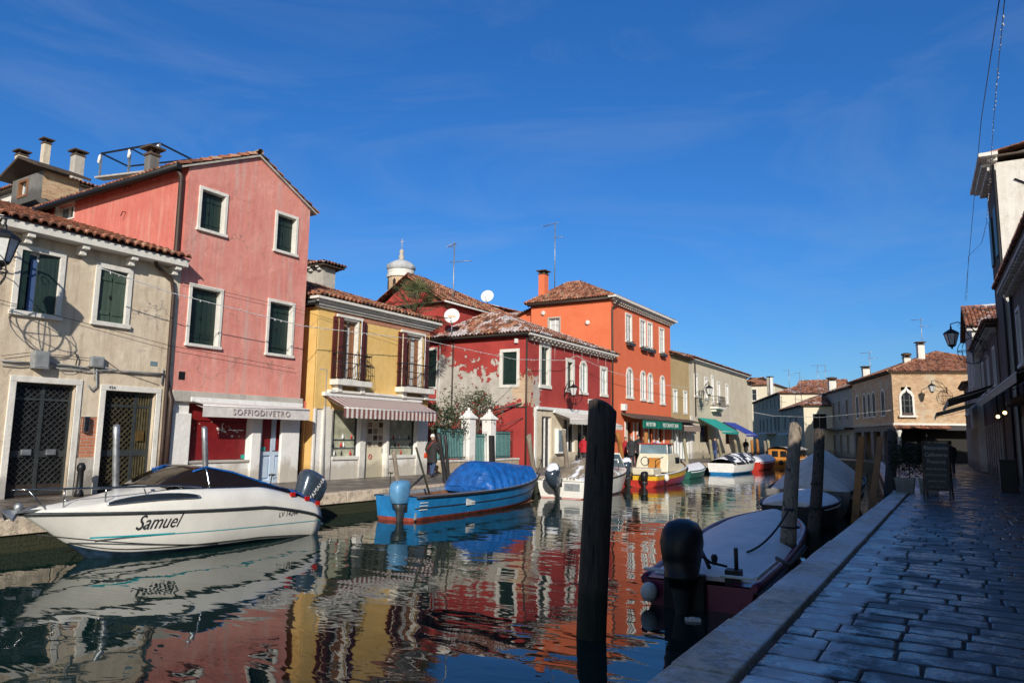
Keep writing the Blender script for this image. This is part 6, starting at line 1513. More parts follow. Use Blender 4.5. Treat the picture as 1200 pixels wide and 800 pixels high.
    q.tube([top[0][-1], top[0][-1] + V((.06, -top[0][-1].y * .7, 0)), top[1][-1] + V((.06, -top[1][-1].y * .7, 0)), top[1][-1]], .017, 6); q.build('bow_rail', MT['steel'], B.t)
    q = M(); p = B.at(.985); q.box((p.x - .35, -.1, p.z + .03), (p.x + .18, .1, p.z + .07)); q.tube([(p.x + .28, 0, p.z - .02), (p.x - .15, 0, p.z + .1)], .03, 6); q.prism([(p.x + .24, -.15, p.z - .1), (p.x + .36, 0, p.z + .05), (p.x + .24, .15, p.z - .1), (p.x + .1, 0, p.z + .02)], (.02, 0, .05)); q.ball((p.x + .12, 0, p.z + .12), .07); q.build('anchor', MT['galv'], B.t)
    q = M(); p = B.at(.88); q.lathe([(.05, 0), (.03, .06), (.05, .09)], (p.x, 0, p.z + hgt(.88) + .01), 8); q.tube([(3.8, .55, 1.1), (3.8, .55, 1.17)], .035, 8); q.build('cleat', MT['steel'], B.t)
    B.t.rotation_euler[1] = rad(0.0)
    outboard(B, -.30, 0, .62, 1.28, rad(-26), brand='YAMAHA')
    q = M(); q.box((-.5, -.5, .12), (-.02, .5, .17)); q.build('swim_platform', MT['gel'], B.t, bevel=.02)
    return B
samuel()
def blueboat():
    a = V((-12.62, 14.62, 0)); b = V((-13.0, 23.0, 0)); d = b - a
    B = Boat('work_boat', 'blue open work boat with a bright blue tarpaulin and a blue capped outboard', a.x, a.y, atan2(d.y, d.x), d.length - .1, 1.95, lambda t: .56 + .06 * (1 - t) + .34 * t ** 3, keel=-.22, rake=.7, tr=.70, full=2.4, mid=.45,
             lv=[(0, 0, 1), (.7, .14, 1), (.86, .36, 1), (.865, .37, 0), (.93, .70, 0), (1, 1, 0)])
    B.hull([MT['bluep'], MT['redb']]); B.rail('rubbing_strake', MT['rub'], .035, .99, .02); B.rail('strake', MT['rub'], .014, .66, .01)
    # side decks, floor and inner planking
    q = M()
    for sd in (1, -1):
        r = []
        for i in range(25): p = B.at(i / 24 * .97, 1, sd); w = abs(p.y); r.append([V((p.x, p.y, p.z + .02)), V((p.x, sd * max(.0, w - .28), p.z + .03)), V((p.x, sd * max(0, w - .28), p.z - .06))])
        q.loft(r, 0, False, True, False)
    q.build('side_deck', MT['plgrey'], B.t, weld=.002)
    q = M()
    for sd in (1, -1):
        r = []
        for i in range(20): p = B.at(i / 19 * .9, 1, sd); w = abs(p.y); r.append([V((p.x, sd * max(.0, w - .27), p.z - .05)), V((p.x, sd * max(0, w - .4) * .9, .02))])
        q.loft(r, 0, False, True, False)
    q.poly([V((p.x, p.y * .75, .02)) for p in [B.at(i / 19 * .9, 1, 1) for i in range(20)]] + [V((p.x, p.y * .75, .02)) for p in [B.at(i / 19 * .9, 1, -1) for i in reversed(range(20))]]); q.build('inner_planking', MT['doorb'], B.t)
    for x in (1.6, 2.1, 2.6, 3.1):
        q = M(); q.box((x, -.7, .2), (x + .06, .7, .5)); q.build('frame_timber', MT['doorb'], B.t)
    q = M(); q.box((.04, -.62, .05), (.1, .62, .60)); q.build('transom_board', MT['plgrey'], B.t)
    # tarpaulin with folds
    q = M(); rings = []; rs = random.Random(8); n = 44
    for i in range(n + 1):
        t = .40 + .50 * i / n; p = B.at(t); s_ = i / n
        hh = (.78 * min(1, (s_ / .10)) ** .6) * (1 - .55 * s_ ** 1.6) + .04 + .05 * sin(i * 1.1) * (1 - s_)
        if s_ == 0: hh = .1
        r = []
        for k in range(17):
            u = -1 + 2 * k / 16; w = p.y * (.93 if abs(u) > .9 else .93)
            fold = .075 * sin(i * 1.35 + 2 * abs(u) * 2) * (abs(u) ** 1.2) + .015 * sin(i * 3.1 + k)
            z = p.z - .03 + hh * (1 - abs(u) ** 3.2) + fold * .6 + (-.02 if abs(u) == 1 else .03)
            r.append(V((p.x + .03 * sin(k * 2.3 + i), (w + fold) * u if abs(u) > .3 else w * u, z)))
        rings.append(r)
    q.loft(rings, 0, False, True, False); q.poly(rings[0]); q.build('tarpaulin', MT['tarpb'], B.t, mods=[('SUBSURF', {'levels': 1, 'render_levels': 1})])
    # the stern quarter nearest the quay, seen past the engine, and the engine itself
    outboard(B, -.16, -.28, .46, 1.02, 0, cowl='cowlblue'); 
    q = M(); q.tube([(.25, -.1, .7), (.9, -.25, 1.15)], .03, 6); q.build('tiller', MT['rub'], B.t); q = M(); q.tube([(1.0, -.5, .3), (.35, -.35, 1.9)], .03, 6, 0); q.build('oar', MT['pile'], B.t)
    q = M(); q.box((2.1, B.side(2.1, .4, -1) - .02, .28), (2.55, B.side(2.1, .4, -1) - .004, .48)); q.build('plate', MT['plast'], B.t)
    B.letters('LV 0587', 7.1, .72, .17, MT['white'], -1, name='registration')
    q = M()
    for z in (.28, .38, .46): q.box((.15, B.side(.4, z, -1) - .012, z), (.85, B.side(.5, z, -1) + .02, z + .02))
    q.build('stripe', MT['white'], B.t)
    return B
MT['cowlblue'] = simple('cowl_skyblue', (.10, .27, .48), .45, coat=.2)
blueboat()
def whiteboat():
    B = Boat('motor_boat', 'white motor boat under a brown tarpaulin with snow behind the dark mooring pole', -12.45, 23.6, rad(93), 6.6, 2.15, lambda t: .62 + .40 * t ** 2, keel=-.25, rake=.8, tr=.9, lv=[(0, 0, 0), (.6, .15, 0), (.84, .3, 1), (.85, .33, 0), (.95, .7, 0), (1, 1, 0)])
    B.hull([MT['gel'], MT['boatr']]); B.rail('rub_rail', MT['rub'], .03); B.deck('deck', MT['gel'], .01, .985, .05, 0, .01)
    q = M(); rings = []; rs = random.Random(3); n = 26
    for i in range(n + 1):
        s_ = i / n; t = .02 + .62 * s_; p = B.at(t); hh = .12 + .80 * sin(pi * min(1, s_ * 1.0)) ** .8 * (.55 + .5 * s_)
        rings.append([V((p.x, p.y * u * .99, p.z + .02 + hh * (1 - abs(u) ** 1.5) + .02 * sin(i * 2 + k) - (.08 if abs(u) == 1 else 0))) for k, u in enumerate([-1, -.85, -.6, -.35, -.1, .1, .35, .6, .85, 1])])
    q.loft(rings, 0, False, True, False); q.poly(rings[0]); q.poly(rings[-1])
    m, nt, nd, lk, bs = nm('tarp_brown_snowy'); v = coords(nt); k = mth(nt, 'ADD', noise(nt, v, 1.1, 6, .65, 1.2), mth(nt, 'MULTIPLY', noise(nt, v, 14, 4, .7), .16))
    setc(nt, bs, 'Base Color', mix(nt, ramp(nt, k, [(.56, 0.0), (.63, 1.0)]), ramp(nt, noise(nt, v, 3, 5), [(.3, (.16, .125, .085)), (.7, (.28, .23, .165))]), (.78, .80, .84))); bs.inputs['Roughness'].default_value = .8; bump(nt, bs, k, .04)
    MT['tarpsn'] = m; q.build('tarpaulin', m, B.t, mods=[('SUBSURF', {'levels': 1, 'render_levels': 1})])
    q = M(); q.prism([(4.7, -.75, 1.0), (4.2, -.7, 1.55), (4.2, .7, 1.55), (4.7, .75, 1.0)], (.02, 0, .02)); q.build('windscreen', MT['glassb'], B.t); q = M(); q.tube([(4.73, -.77, 1.0), (4.22, -.72, 1.58), (4.22, .72, 1.58), (4.73, .77, 1.0)], .03, 6); q.build('screen_frame', MT['white'], B.t)
    q = M(); p = B.at(.5); q.tube([(3.6, -.9, .9), (3.6, -.9, 1.35), (3.6, .9, 1.35), (3.6, .9, .9)], .03, 6); q.build('grab_rail', MT['steel'], B.t)
    outboard(B, -.25, .1, .55, 1.2, rad(-30), snow=True)
    q = M(); q.box((-.03, -.75, .3), (-.005, -.15, .55)); q.build('vent_panel', MT['plgrey'], B.t)
whiteboat()
def redboat():
    B = Boat('fishing_boat', 'red and yellow boat with a cream wheelhouse near the bar', -12.75, 31.5, rad(92.5), 7.7, 2.3, lambda t: .56 + .5 * t ** 2.2, keel=-.25, rake=.6, tr=.88, lv=[(0, 0, 0), (.65, .15, 0), (.86, .34, 0), (.93, .58, 0), (.935, .6, 1), (.98, .88, 1), (1, 1, 0)])
    B.lv = [(0, 0, 0), (.65, .15, 0), (.86, .34, 0), (.95, .68, 0), (.955, .7, 1), (.98, .93, 1), (.985, .94, 2), (1, 1, 2)]
    B.hull([MT['boatr'], MT['boaty'], MT['rub']]); B.rail('gunwale', MT['gel'], .045, 1, -.02); B.deck('deck', MT['gelc'], .02, .98, .03, .04, -.12)
    q = M(); q.loft([[V((x, y * .82 * w, z)) for x, y in ((2.6 - o, -1), (4.9 + o * .6, -.9), (4.9 + o * .6, .9), (2.6 - o, 1))] for z, w, o in ((.6, 1.02, .25), (1.15, .98, .05), (1.5, .9, -.15))], smooth=False); c = q.build('cabin', MT['gelc'], B.t, bevel=.05)
    q = M(); q.box((2.5, -.45, .62), (2.38, .15, 1.30)); q.build('door', MT['varn'], B.t, bevel=.01)
    q = M(); q.loft([[V((x, y * w, z)) for x, y in ((2.75, -.72), (3.6, -.68), (3.6, .68), (2.75, .72))] for z, w in ((1.49, 1), (1.95, .95))], smooth=False); W = q.build('windscreen', MT['glassb'], B.t)
    q = M(); q.box((2.7, -.76, 1.95), (3.7, .76, 2.0)); q.build('roof_edge', MT['boatr'], W, bevel=.01); q = M(); [q.tube([(x, y, 1.45), (x, y * .96, 1.97)], .03, 5) for x in (2.75, 3.6) for y in (-.72, .72)]; q.build('post', MT['white'], W)
    q = M(); q.box((3.9, -.78, 1.0), (4.6, -.755, 1.3)); q.build('side_window', MT['glassd'], B.t)
    q = M(); q.tube([(5.3, 0, .8), (4.0, .2, 1.6)], .02, 5); q.tube([(.9, -.7, .7), (.9, -.7, 1.2), (2.1, -.7, 1.35)], .02, 5); q.tube([(.9 + .25, -.1 + .2 * cos(t), 1.15 + .2 * sin(t)) for t in [2 * pi * k / 12 for k in range(13)]], .02, 5); q.build('wheel_and_rails', MT['iron'], B.t)
    q = M(); q.loft([[V((x, y, z)) for x, y in ((.25, -.8), (1.5, -.8), (1.5, .6), (.25, .6))] for z in (.55, .85)], smooth=False); q.build('engine_box', MT['gelc'], B.t, bevel=.05)
    for x in (1.1, 7.0): 
        q = M(); q.ball((x, -B.at(x / B.L).y - .08, .42 if x < 2 else .62), (.13, .12, .17)); q.build('fender', MT['white' if x < 2 else 'rub'], B.t)
    q = M(); q.ball((-.1, .6, .45), (.12, .12, .16)); q.build('fender', MT['boatr'], B.t); q = M(); q.ball((7.6, 0, 1.0), (.12, .14, .14)); q.build('bow_fender', MT['rub'], B.t)
    outboard(B, -.3, .25, .55, 1.25, rad(-18), snow=True)
    outboard(B, -.25, -.55, .3, .75, rad(0), cowl='cowlb')
redboat()
def covered(name, label, x, y, hd, L, Bm, hullm, cov, h=.3, zs=.5, stripe=None, bands=None, snow=.4, hb=.3, arch=False):
    B = Boat(name, label, x, y, hd, L, Bm, lambda t: zs + hb * t ** 2.4, keel=-.2, rake=.5, tr=.75, lv=[(0, 0, 1), (.7, .15, 1), (.88, .36, 1), (.885, .38, 0), (.96, .7, 0), (1, 1, 0)])
    B.hull([MT[hullm], MT[stripe or hullm]]); B.rail('gunwale', MT['rub'] if bands else MT[hullm], .035)
    rs = random.Random(int(y)); q = M(); rings = []; n = 30
    for i in range(n + 1):
        s_ = i / n; t = .02 + .95 * s_; p = B.at(t); hh = h * (sin(pi * (.12 + .8 * s_)) ** .7)
        rings.append([V((p.x, p.y * u * 1.02, p.z + .01 + hh * (1 - abs(u) ** 1.8) + (.025 * sin(i * 1.9 + k * 1.3) if not bands else .03 * sin(i * 1.3)) * (1 - abs(u)) - (.09 if abs(u) == 1 else 0))) for k, u in enumerate([-1, -.9, -.7, -.45, -.2, 0, .2, .45, .7, .9, 1])])
    if bands:
        for i in range(n): 
            a, b = rings[i], rings[i + 1]
            for k in range(10): q.poly([a[k], b[k], b[k + 1], a[k + 1]], (1 if rs.random() < .0 else int(i * 1.0 + (k - 5) ** 2 * .16 + 1.3 * sin(i * .7 + k * .5)) % 5 < 2), True)
        q.build('cover', [MT[bands], MT['snow']], B.t, weld=.002)
    else:
        q.loft(rings, 0, False, True, False); q.poly(rings[0]); q.build('cover', MT[cov], B.t, mods=[('SUBSURF', {'levels': 1, 'render_levels': 1})])
    return B
B_ = covered('rowing_boat', 'low green boat under a snowy white cover between the red boat and the white one', -13.5, 39.9, rad(95), 5.6, 1.7, 'greenb', 'snow', .22, .42)
B_ = covered('rowing_boat', 'white boat with a blue waterline and a black cover striped with snow', -13.0, 46.6, rad(90), 8.0, 2.2, 'white', 'rub', .55, .72, stripe='bluep', bands='rub'); outboard(B_, 8.0, 0, .8, .9, 0, cowl='cowlb')
B_ = covered('rowing_boat', 'small red boat under a white snowy cover beyond the striped one', -13.2, 55.2, rad(88), 6.5, 1.9, 'boatr', 'snow', .45, .6)
def taxi():
    B = Boat('water_taxi', 'varnished orange wooden water taxi moored at the bend', -12.9, 63.2, rad(85), 8.5, 2.3, lambda t: .6 + .35 * t ** 2, keel=-.2, rake=.9, tr=.85)
    B.hull([MT['varn']]); B.deck('deck', MT['varn'], .01, .98, .06); B.rail('rub_rail', MT['white'], .03)
    q = M(); q.loft([[V((x, y * w, z)) for x, y in ((.8, -.95), (5.8, -.85), (5.8, .85), (.8, .95))] for z, w in ((.62, 1), (1.5, .93))], smooth=False); c = q.build('cabin', MT['varn'], B.t, bevel=.03)
    for i in range(5):
        for sd in (1, -1): q = M(); q.prism([(1.05 + i * .95, sd * .965, .95), (1.75 + i * .95, sd * .955, .95), (1.72 + i * .95, sd * .925, 1.38), (1.08 + i * .95, sd * .925, 1.38)], (0, sd * .02, 0)); q.build('window', MT['glassd'], c)
    q = M(); q.box((.775, -.6, .85), (.79, -.1, 1.35)); q.box((.775, .1, .85), (.79, .6, 1.35)); q.build('window', MT['glassd'], c)
    q = M(); q.loft([[V((x, y, 1.5 + .22 * (1 - (y / 1.05) ** 2) - (.05 if abs(y) == 1.05 else 0))) for y in (-1.05, -.7, -.35, 0, .35, .7, 1.05)] for x in (.5, 2, 4, 6.1)], 0, False, True, False); q.build('roof_cover', MT['tarpsn'], B.t)
    q = M(); q.ball((-.12, -.4, .4), (.14, .2, .2)); q.build('fender', MT['rub'], B.t)
taxi()
# ---- right hand side, in the shade
def purpleboat():
    a = V((-3.02, 9.6, 0)); d = V((-.76, 8.8, 0)); B = Boat('motor_boat', 'purple boat under a frosted white cover with a large black outboard in the right foreground', a.x, a.y, atan2(d.y, d.x), 8.4, 1.8, lambda t: .33 + .24 * t ** 1.6, keel=-.25, rake=.25, tr=.80, full=3.0, mid=.5)
    B.hull([MT['purple']]); B.rail('gunwale', MT['purple'], .05, 1, .0); B.rail('rub_rail', MT['rub'], .03, .93, .02)
    m, nt, nd, lk, bs = nm('cover_frosted'); v = coords(nt)
    setc(nt, bs, 'Base Color', ramp(nt, noise(nt, v, 2.2, 8, .7), [(.3, (.72, .71, .71)), (.65, (.88, .87, .86))])); bs.inputs['Roughness'].default_value = .6
    bump(nt, bs, mth(nt, 'ADD', noise(nt, coords(nt, (.5, 2, 1)), 2.5, 5, .6), mth(nt, 'MULTIPLY', noise(nt, v, 22, 5, .7), .25)), .02); MT['frost'] = m
    q = M(); rings = []; n = 40
    for i in range(n + 1):
        s_ = i / n; t = .035 + .95 * s_; p = B.at(t); hh = .05 + .10 * sin(pi * s_) ** .6
        rings.append([V((p.x, p.y * u * .965, p.z + .015 + hh * (1 - abs(u) ** 2.4) + .010 * sin(i * .8 + k * .9) - (.02 if abs(u) == 1 else 0))) for k, u in enumerate([-1, -.92, -.75, -.5, -.25, 0, .25, .5, .75, .92, 1])])
    q.loft(rings, 0, False, True, False); q.poly(rings[0]); q.build('cover', m, B.t, mods=[('SUBSURF', {'levels': 1, 'render_levels': 2})])
    q = M(); 
    for sd in (1, -1): q.poly([B.at(0, 1, sd) + V((0, 0, .02)), B.at(.1, 1, sd) + V((0, 0, .02)), B.at(.1, 1, sd) * 1 + V((0, -sd * .3, .02)), B.at(0, 1, sd) + V((0, -sd * .3, .02))])
    q.poly([(.0, -.6, .15), (.8, -.7, .15), (.8, .7, .15), (0, .6, .15)]); q.build('stern_well', MT['purple'], B.t)
    q = M(); q.bar((.02, -B.at(0).y, .455), (.02, -.3, .455), .08, .03); q.bar((.02, B.at(0).y, .455), (.02, .3, .455), .08, .03); q.build('transom_trim', MT['white'], B.t, bevel=.008)
    q = M(); q.bar((.0, -B.at(0).y - .03, .46), (1.6, -B.at(.2).y - .04, .50), .03, .05); q.build('white_trim', MT['white'], B.t)
    outboard(B, -.22, .14, .43, 1.24, rad(4), cowl='cowlb', rnd=True)
    q = M(); q.box((.2, -.52, .3), (.42, -.32, .50)); q.tube([(.35, -.45, .48), (.33, -.45, .78)], .028, 6); q.lathe([(.03, 0), (.05, .1), (.03, .14)], (.55, -.12, .5), 8); q.tube([(.3, -.1, .5), (.8, .1, .62), (1.0, .3, .6)], .03, 6); q.build('fittings', MT['rub'], B.t)
    q = M(); q.ball((-.12, .62, .18), (.1, .12, .13)); q.build('fender', MT['plast'], B.t); q = M(); q.box((-.12, -.12, -.05), (.02, .42, .46)); q.build('engine_bracket', MT['iron'], B.t, bevel=.02)
    q = M(); q.tube([(-.1, .14, .75), (.15, .05, .72), (.4, -.1, .55), (.5, -.3, .5)], .018, 6); q.tube([(-.1, .2, .72), (.2, .25, .66), (.45, .1, .5)], .012, 6); q.build('control_cable', MT['rub'], B.t)
    q = M(); q.tube([(1.3, -.85, .55), (1.1, -1.05, .5), (1.3, -1.25, .75)], .03, 6); q.ball((1.1, -1.08, .3), (.09, .09, .14)); q.build('fender', MT['irong'], B.t)
purpleboat()
B_ = covered('small_boat', 'dark boat with a frosted pale cover behind the purple boat', -3.55, 18.9, rad(93), 4.6, 1.9, 'rub', 'frost', .22, .62, hb=.1)
def cruiser():
    B = Boat('cabin_cruiser', 'large boat wrapped in a pale draped tarpaulin beyond the mooring poles', -3.9, 23.3, rad(92), 8.6, 2.7, lambda t: .75 + .5 * t ** 2, keel=-.3, rake=.7, tr=.88)
    B.hull([MT['greyr']]); B.rail('rub_rail', MT['rub'], .035)
    q = M(); rings = []; n = 44; rs = random.Random(6)
    pk = [(0, .15), (.06, .55), (.16, .95), (.28, 1.12), (.36, 1.05), (.5, 1.15), (.62, .85), (.8, .5), (1, .12)]
    def hh(s_):
        for (a, x), (b, y) in zip(pk, pk[1:]):
            if a <= s_ <= b: k = (s_ - a) / (b - a); return x + (y - x) * k
    for i in range(n + 1):
        s_ = i / n; p = B.at(.01 + .96 * s_); h = hh(s_)
        rings.append([V((p.x, (p.y + .03) * u * (1 if abs(u) > .95 else .98), p.z - .05 + h * (1 - abs(u) ** 1.35) + .035 * sin(i * 1.25 + 5 * abs(u)) * abs(u) ** .5 - (.16 if abs(u) == 1 else 0))) for k, u in enumerate([-1, -.92, -.78, -.6, -.4, -.2, 0, .2, .4, .6, .78, .92, 1])])
    q.loft(rings, 0, False, True, False); q.poly(rings[0]); q.build('tarpaulin', MT['tarpw'], B.t, mods=[('SUBSURF', {'levels': 1, 'render_levels': 1})])
cruiser()
covered('small_boat', 'low boat with a pale cover moored far off on the right of the canal', -6.2, 44.5, rad(98), 6.5, 2.2, 'greenb', 'tarpw', .3, .6)
# ------------------------------------------------------------------ mooring piles
def pile(label, top, base, r, mat, zt=None, square=False, band=False, cap=None, group='mooring posts standing in the canal', taper=.82, wob=.02):
    top, base = V(top), V(base); t = thing('mooring_post', label, 'post', (base.x, base.y, base.z), 0, group); d = top - base
    q = M(); n = 12; rings = []; rs = random.Random(int(base.y * 37)); k = 10; ph = rs.uniform(0, 6)
    for i in range(k + 1):
        s_ = i / k; rr = r * (1 - (1 - taper) * s_); c = d * s_ + V((wob * sin(s_ * 5 + ph), wob * cos(s_ * 4 + ph), 0)) * (1 if not square else 0)
        if square: ring = [c + V((a * rr, b * rr, 0)) for a, b in ((-1, -1), (1, -1), (1, 1), (-1, 1))]
        else: ring = [c + V((rr * (1 + .05 * sin(3 * a + ph) + .03 * sin(7 * a + s_ * 3)) * cos(a), rr * (1 + .05 * sin(3 * a + ph)) * sin(a), (.05 * r / .1 * cos(a + ph)) * (i == k))) for a in [2 * pi * j / n for j in range(n)]]
        rings.append(ring)
    if not square: rings.append([c + (p - c) * .55 + V((0, 0, r * .35)) for p in rings[-1]])
    q.loft(rings, 0, True, not square); q.build('shaft', MT[mat], t)
    if band:
        for z in ((.55, ) if not isinstance(band, tuple) else band):
            q = M(); c = d * z; q.tube([c + V((r * 1.0 * cos(a), r * 1.0 * sin(a), 0)) for a in [2 * pi * j / 12 for j in range(13)]], .018, 5); q.build('rope_band', MT['rub'], t)
    if cap: q = M(); q.box(d + V((-r * .75, -r * .75, 0)), d + V((r * .75, r * .75, .12))); q.build('cap', MT[cap], t)
    return t
def seen(px, py, X): return onx(px, py, X)
Zb = -2.0
def pilepx(label, pt, pb, X, r, mat, **k):
    a, b = seen(*pt, X), seen(*pb, X); s_ = (Zb - a.z) / (b.z - a.z) if abs(b.z - a.z) > .01 else 1
    base = a + (b - a) * s_; return pile(label, a, base, r, mat, **k)
pilepx('thick black mooring post in the middle foreground', (705.5, 477), (695, 735), -3.6, .165, 'piled', taper=1.02, wob=.01)
pilepx('tall weathered grey post with a dark band, bow of the purple boat beside it', (931, 500), (923, 672), -2.55, .155, 'pile', band=.66, taper=.72)
pilepx('dark weathered post just right of the tall pale banded one', (960, 506), (952, 645), -2.5, .14, 'piled', taper=.75, band=(.6,))
pilepx('square orange brown post, left of its pair, before the large covered boat', (1010, 511), (1003, 600), -2.45, .105, 'pileo', square=True)
pilepx('square orange brown post, right of its pair, leaning beside the planter', (1032, 511), (1021, 600), -2.25, .105, 'pileo', square=True)
pilepx('very dark thick post beside the hedge planter on the quay edge', (1045, 506), (1043, 590), -1.98, .2, 'piled')
pilepx('round grey metal post in front of the second lattice door', (136.5, 499), (135, 580), -14.35, .062, 'galv', taper=1, wob=0)
pilepx('round grey metal post in front of the red shop shutter', (239.5, 501), (241, 560), -14.35, .062, 'galv', taper=1, wob=0)
pilepx('leaning grey wooden post behind the blue boat engine', (462, 529), (468, 590), -14.3, .075, 'pile', band=.8)
pilepx('black leaning post beside the person in the white hat', (514, 508), (521, 563), -14.75, .075, 'rub', taper=1)
pilepx('second black leaning post right beside the first, near the white hat', (521, 510), (526, 563), -14.5, .06, 'rub', taper=1)
pilepx('short straight black post before the right garden pillar', (576, 510), (577, 556), -14.4, .095, 'rub', square=True)
pilepx('pale grey wooden post left of the white door of the peeling house', (620, 510), (627, 566), -14.3, .12, 'pile')
pilepx('pale grey post in front of the display cabinet of the peeling house', (660, 505), (664, 550), -14.2, .11, 'pile')
pilepx('broad brown leaning post right of the black foreground pole', (724, 508), (732, 560), -14.2, .14, 'pileo')
pilepx('broad orange brown post beside the group in dark coats', (757, 508), (757, 556), -14.3, .15, 'pileo')
for i, (a, b, c, d_, mt, lab) in enumerate(((787, 516, 790, 552, 'pileg', 'thin greenish post behind the stern of the red boat cabin'), (802, 515, 807, 556, 'pileg', 'greenish leaning post at the bow of the red boat'), (832, 516, 837, 552, 'pileg', 'greenish leaning post left of the person under the teal awning'), (841, 515, 848, 552, 'pileg', 'greenish leaning post right of the person under the teal awning'),
        (861, 516, 866, 545, 'pileg', 'thin leaning post under the blue awning, the left one'), (868, 516, 873, 545, 'pileg', 'thin leaning post under the blue awning, the right one'), (881, 516, 883, 545, 'pileo', 'thin orange post left of the water taxi'), (887, 515, 890, 545, 'pileo', 'slightly thicker orange post touching the water taxi stern'), (896, 517, 898, 540, 'pile', 'thin pale post behind the water taxi cabin, left'), (900, 516, 902, 540, 'pileg', 'thin dull post behind the water taxi cabin, right'))):
    pilepx(lab, (a, b), (c, d_), -14.1, .12 if i < 4 else .13, mt)
# ------------------------------------------------------------------ people
def person(label, x, y, yaw, h=1.7, top=(.03, .03, .035), legs=(.03, .04, .07), coat=.75, hat=None, hair=(.03, .02, .015), bag=None, walk=.18, pack=None, vox=.02, z=0.0, group=None, wide=1.0):
    t = thing('person', label, 'person', (x, y, z), yaw, group); k = h / 1.72; S = Matrix.Scale(k, 4)
    def c_(n, c, r=.8): return simple(n, c, r, var=.15, vs=9)
    w = walk
    hip = [(0, .085, .90), (0, -.085, .90)]; knee = [(w * .55 + .03, .095, .49), (-w * .3 + .04, -.095, .49)]; ank = [(w * 1.0, .095, .09), (-w * 1.15, -.095, .11)]
    sh = [(-.01, .18, 1.40), (-.01, -.18, 1.40)]; el = [(-w * .5 - .02, .235, 1.13), (w * .4 - .01, -.235, 1.13)]; wr = [(-w * .4 + .08, .235, .90), (w * .8 + .1, -.22, .92)]
    q = M()
    q.loft([[V((ox + a * cos(2 * pi * j / 14), b * sin(2 * pi * j / 14), zz)) for j in range(14)] for zz, a, b, ox in ((.84, .08, .12, 0), (.93, .115, .165, -.01), (1.05, .10, .14, 0), (1.2, .11, .155, .005), (1.35, .115, .18, 0), (1.43, .08, .15, -.01), (1.47, .055, .06, -.01))])
    q.tube([(-.01, 0, 1.42), (.005, 0, 1.54)], [.058, .052], 10)
    q.ball((.015, 0, 1.62), (.098, .076, .115), 0, 14, 10); q.ball((.035, 0, 1.565), (.07, .058, .06), 0, 10, 6); q.tube([(.105, 0, 1.635), (.128, 0, 1.60), (.10, 0, 1.59)], [.010, .017, .012], 6)
    for sd in (1, -1): q.ball((.005, sd * .08, 1.61), (.022, .012, .034))
    q.tube([(.098, -.022, 1.558), (.104, 0, 1.556), (.098, .022, 1.558)], .008, 5)
    for i, sd in ((0, 1), (1, -1)):
        q.tube([hip[i], knee[i], ank[i]], [.088, .058, .040], 10); a = V(ank[i]); q.tube([a + V((-.05, 0, -.04)), a + V((.06, 0, -.045)), a + V((.16, sd * .01, -.06))], [.04, .042, .03], 8)
        q.tube([sh[i], el[i], wr[i]], [.052, .040, .027], 8); m = V(wr[i]); d = (m - V(el[i])).normalized(); s_ = V((1, 0, 0)) - d * d.x; s_.normalize()
        q.tube([m, m + d * .05, m + d * .09], [.026, .034, .030], 8)
        for f in range(4):
            b = m + d * .085 + s_ * (.024 - .016 * f); l = (.066, .075, .07, .055)[f]; q.tube([b - d * .02, b + d * l * .5, b + d * l * .85 + V((.02, -sd * .012, .0)), b + d * l + V((.03, -sd * .025, .01))], .0085, 6)
        q.tube([m + d * .03 + s_ * .02, m + d * .06 + s_ * .048, m + d * .09 + s_ * .05], .0095, 6)
    q.build('body', MT['skin'], t, tr=S, mods=[('REMESH', {'mode': 'VOXEL', 'voxel_size': min(vox, .012) if vox < .02 else vox, 'use_smooth_shade': True})])
    q = M()
    for i in (0, 1): q.tube([V(hip[i]) + V((0, 0, .06)), hip[i], knee[i], V(ank[i]) + V((0, 0, .0))], [.10, .112, .078, .066], 10)
    q.ball((-.01, 0, .93), (.135, .18, .12)); q.build('trousers', c_('trousers', legs), t, tr=S, mods=[('REMESH', {'mode': 'VOXEL', 'voxel_size': vox, 'use_smooth_shade': True})])
    q = M(); zb = coat; W = wide
    q.loft([[V((ox + a * W * cos(2 * pi * j / 16), b * W * sin(2 * pi * j / 16) * (1 + .03 * sin(3 * j)), zz)) for j in range(16)] for zz, a, b, ox in ((zb, .17, .225, 0), (zb + .08, .165, .22, 0), (.98, .15, .20, -.005), (1.12, .14, .19, 0), (1.3, .15, .205, .0), (1.41, .12, .20, -.01), (1.475, .075, .10, -.01), (1.52, .07, .078, -.005))])
    for i in (0, 1): m = V(wr[i]); q.tube([V(sh[i]) + V((0, 0, -.01)), el[i], m + (V(el[i]) - m) * .08], [.078 * W, .068 * W, .05 * W], 10)
    q.build('coat', c_('coat', top), t, tr=S, mods=[('REMESH', {'mode': 'VOXEL', 'voxel_size': vox, 'use_smooth_shade': True})])
    for i in (0, 1):
        a = V(ank[i]); q = M(); q.loft([[a + V((ox + l * cos(2 * pi * j / 12), .048 * ww * sin(2 * pi * j / 12), zz)) for j in range(12)] for zz, l, ww, ox in ((-.09, .145, 1, .06), (-.06, .145, 1.05, .06), (-.02, .10, 1, .02), (.03, .06, .9, 0))]); q.build('shoe', MT['rub'], t, tr=S)
    q = M(); hm = c_('hat' if hat else 'hair', hat or hair)
    q.loft([[V((-.012 + .012 * (zz < 1.62) + a * cos(2 * pi * j / 16) + (0 if zz > 1.64 else -.03), b * sin(2 * pi * j / 16), zz)) for j in range(16)] for zz, a, b in ((1.575 if not hat else 1.63, .075, .078), (1.64, .095 if hat else .088, .088), (1.70, .104, .085), (1.745, .075, .062), (1.762, .03, .025))]); 
    if hat: q.lathe([(.105, 1.64), (.112, 1.655), (.105, 1.675)], (-.0, 0, 0), 14, sy=.88)
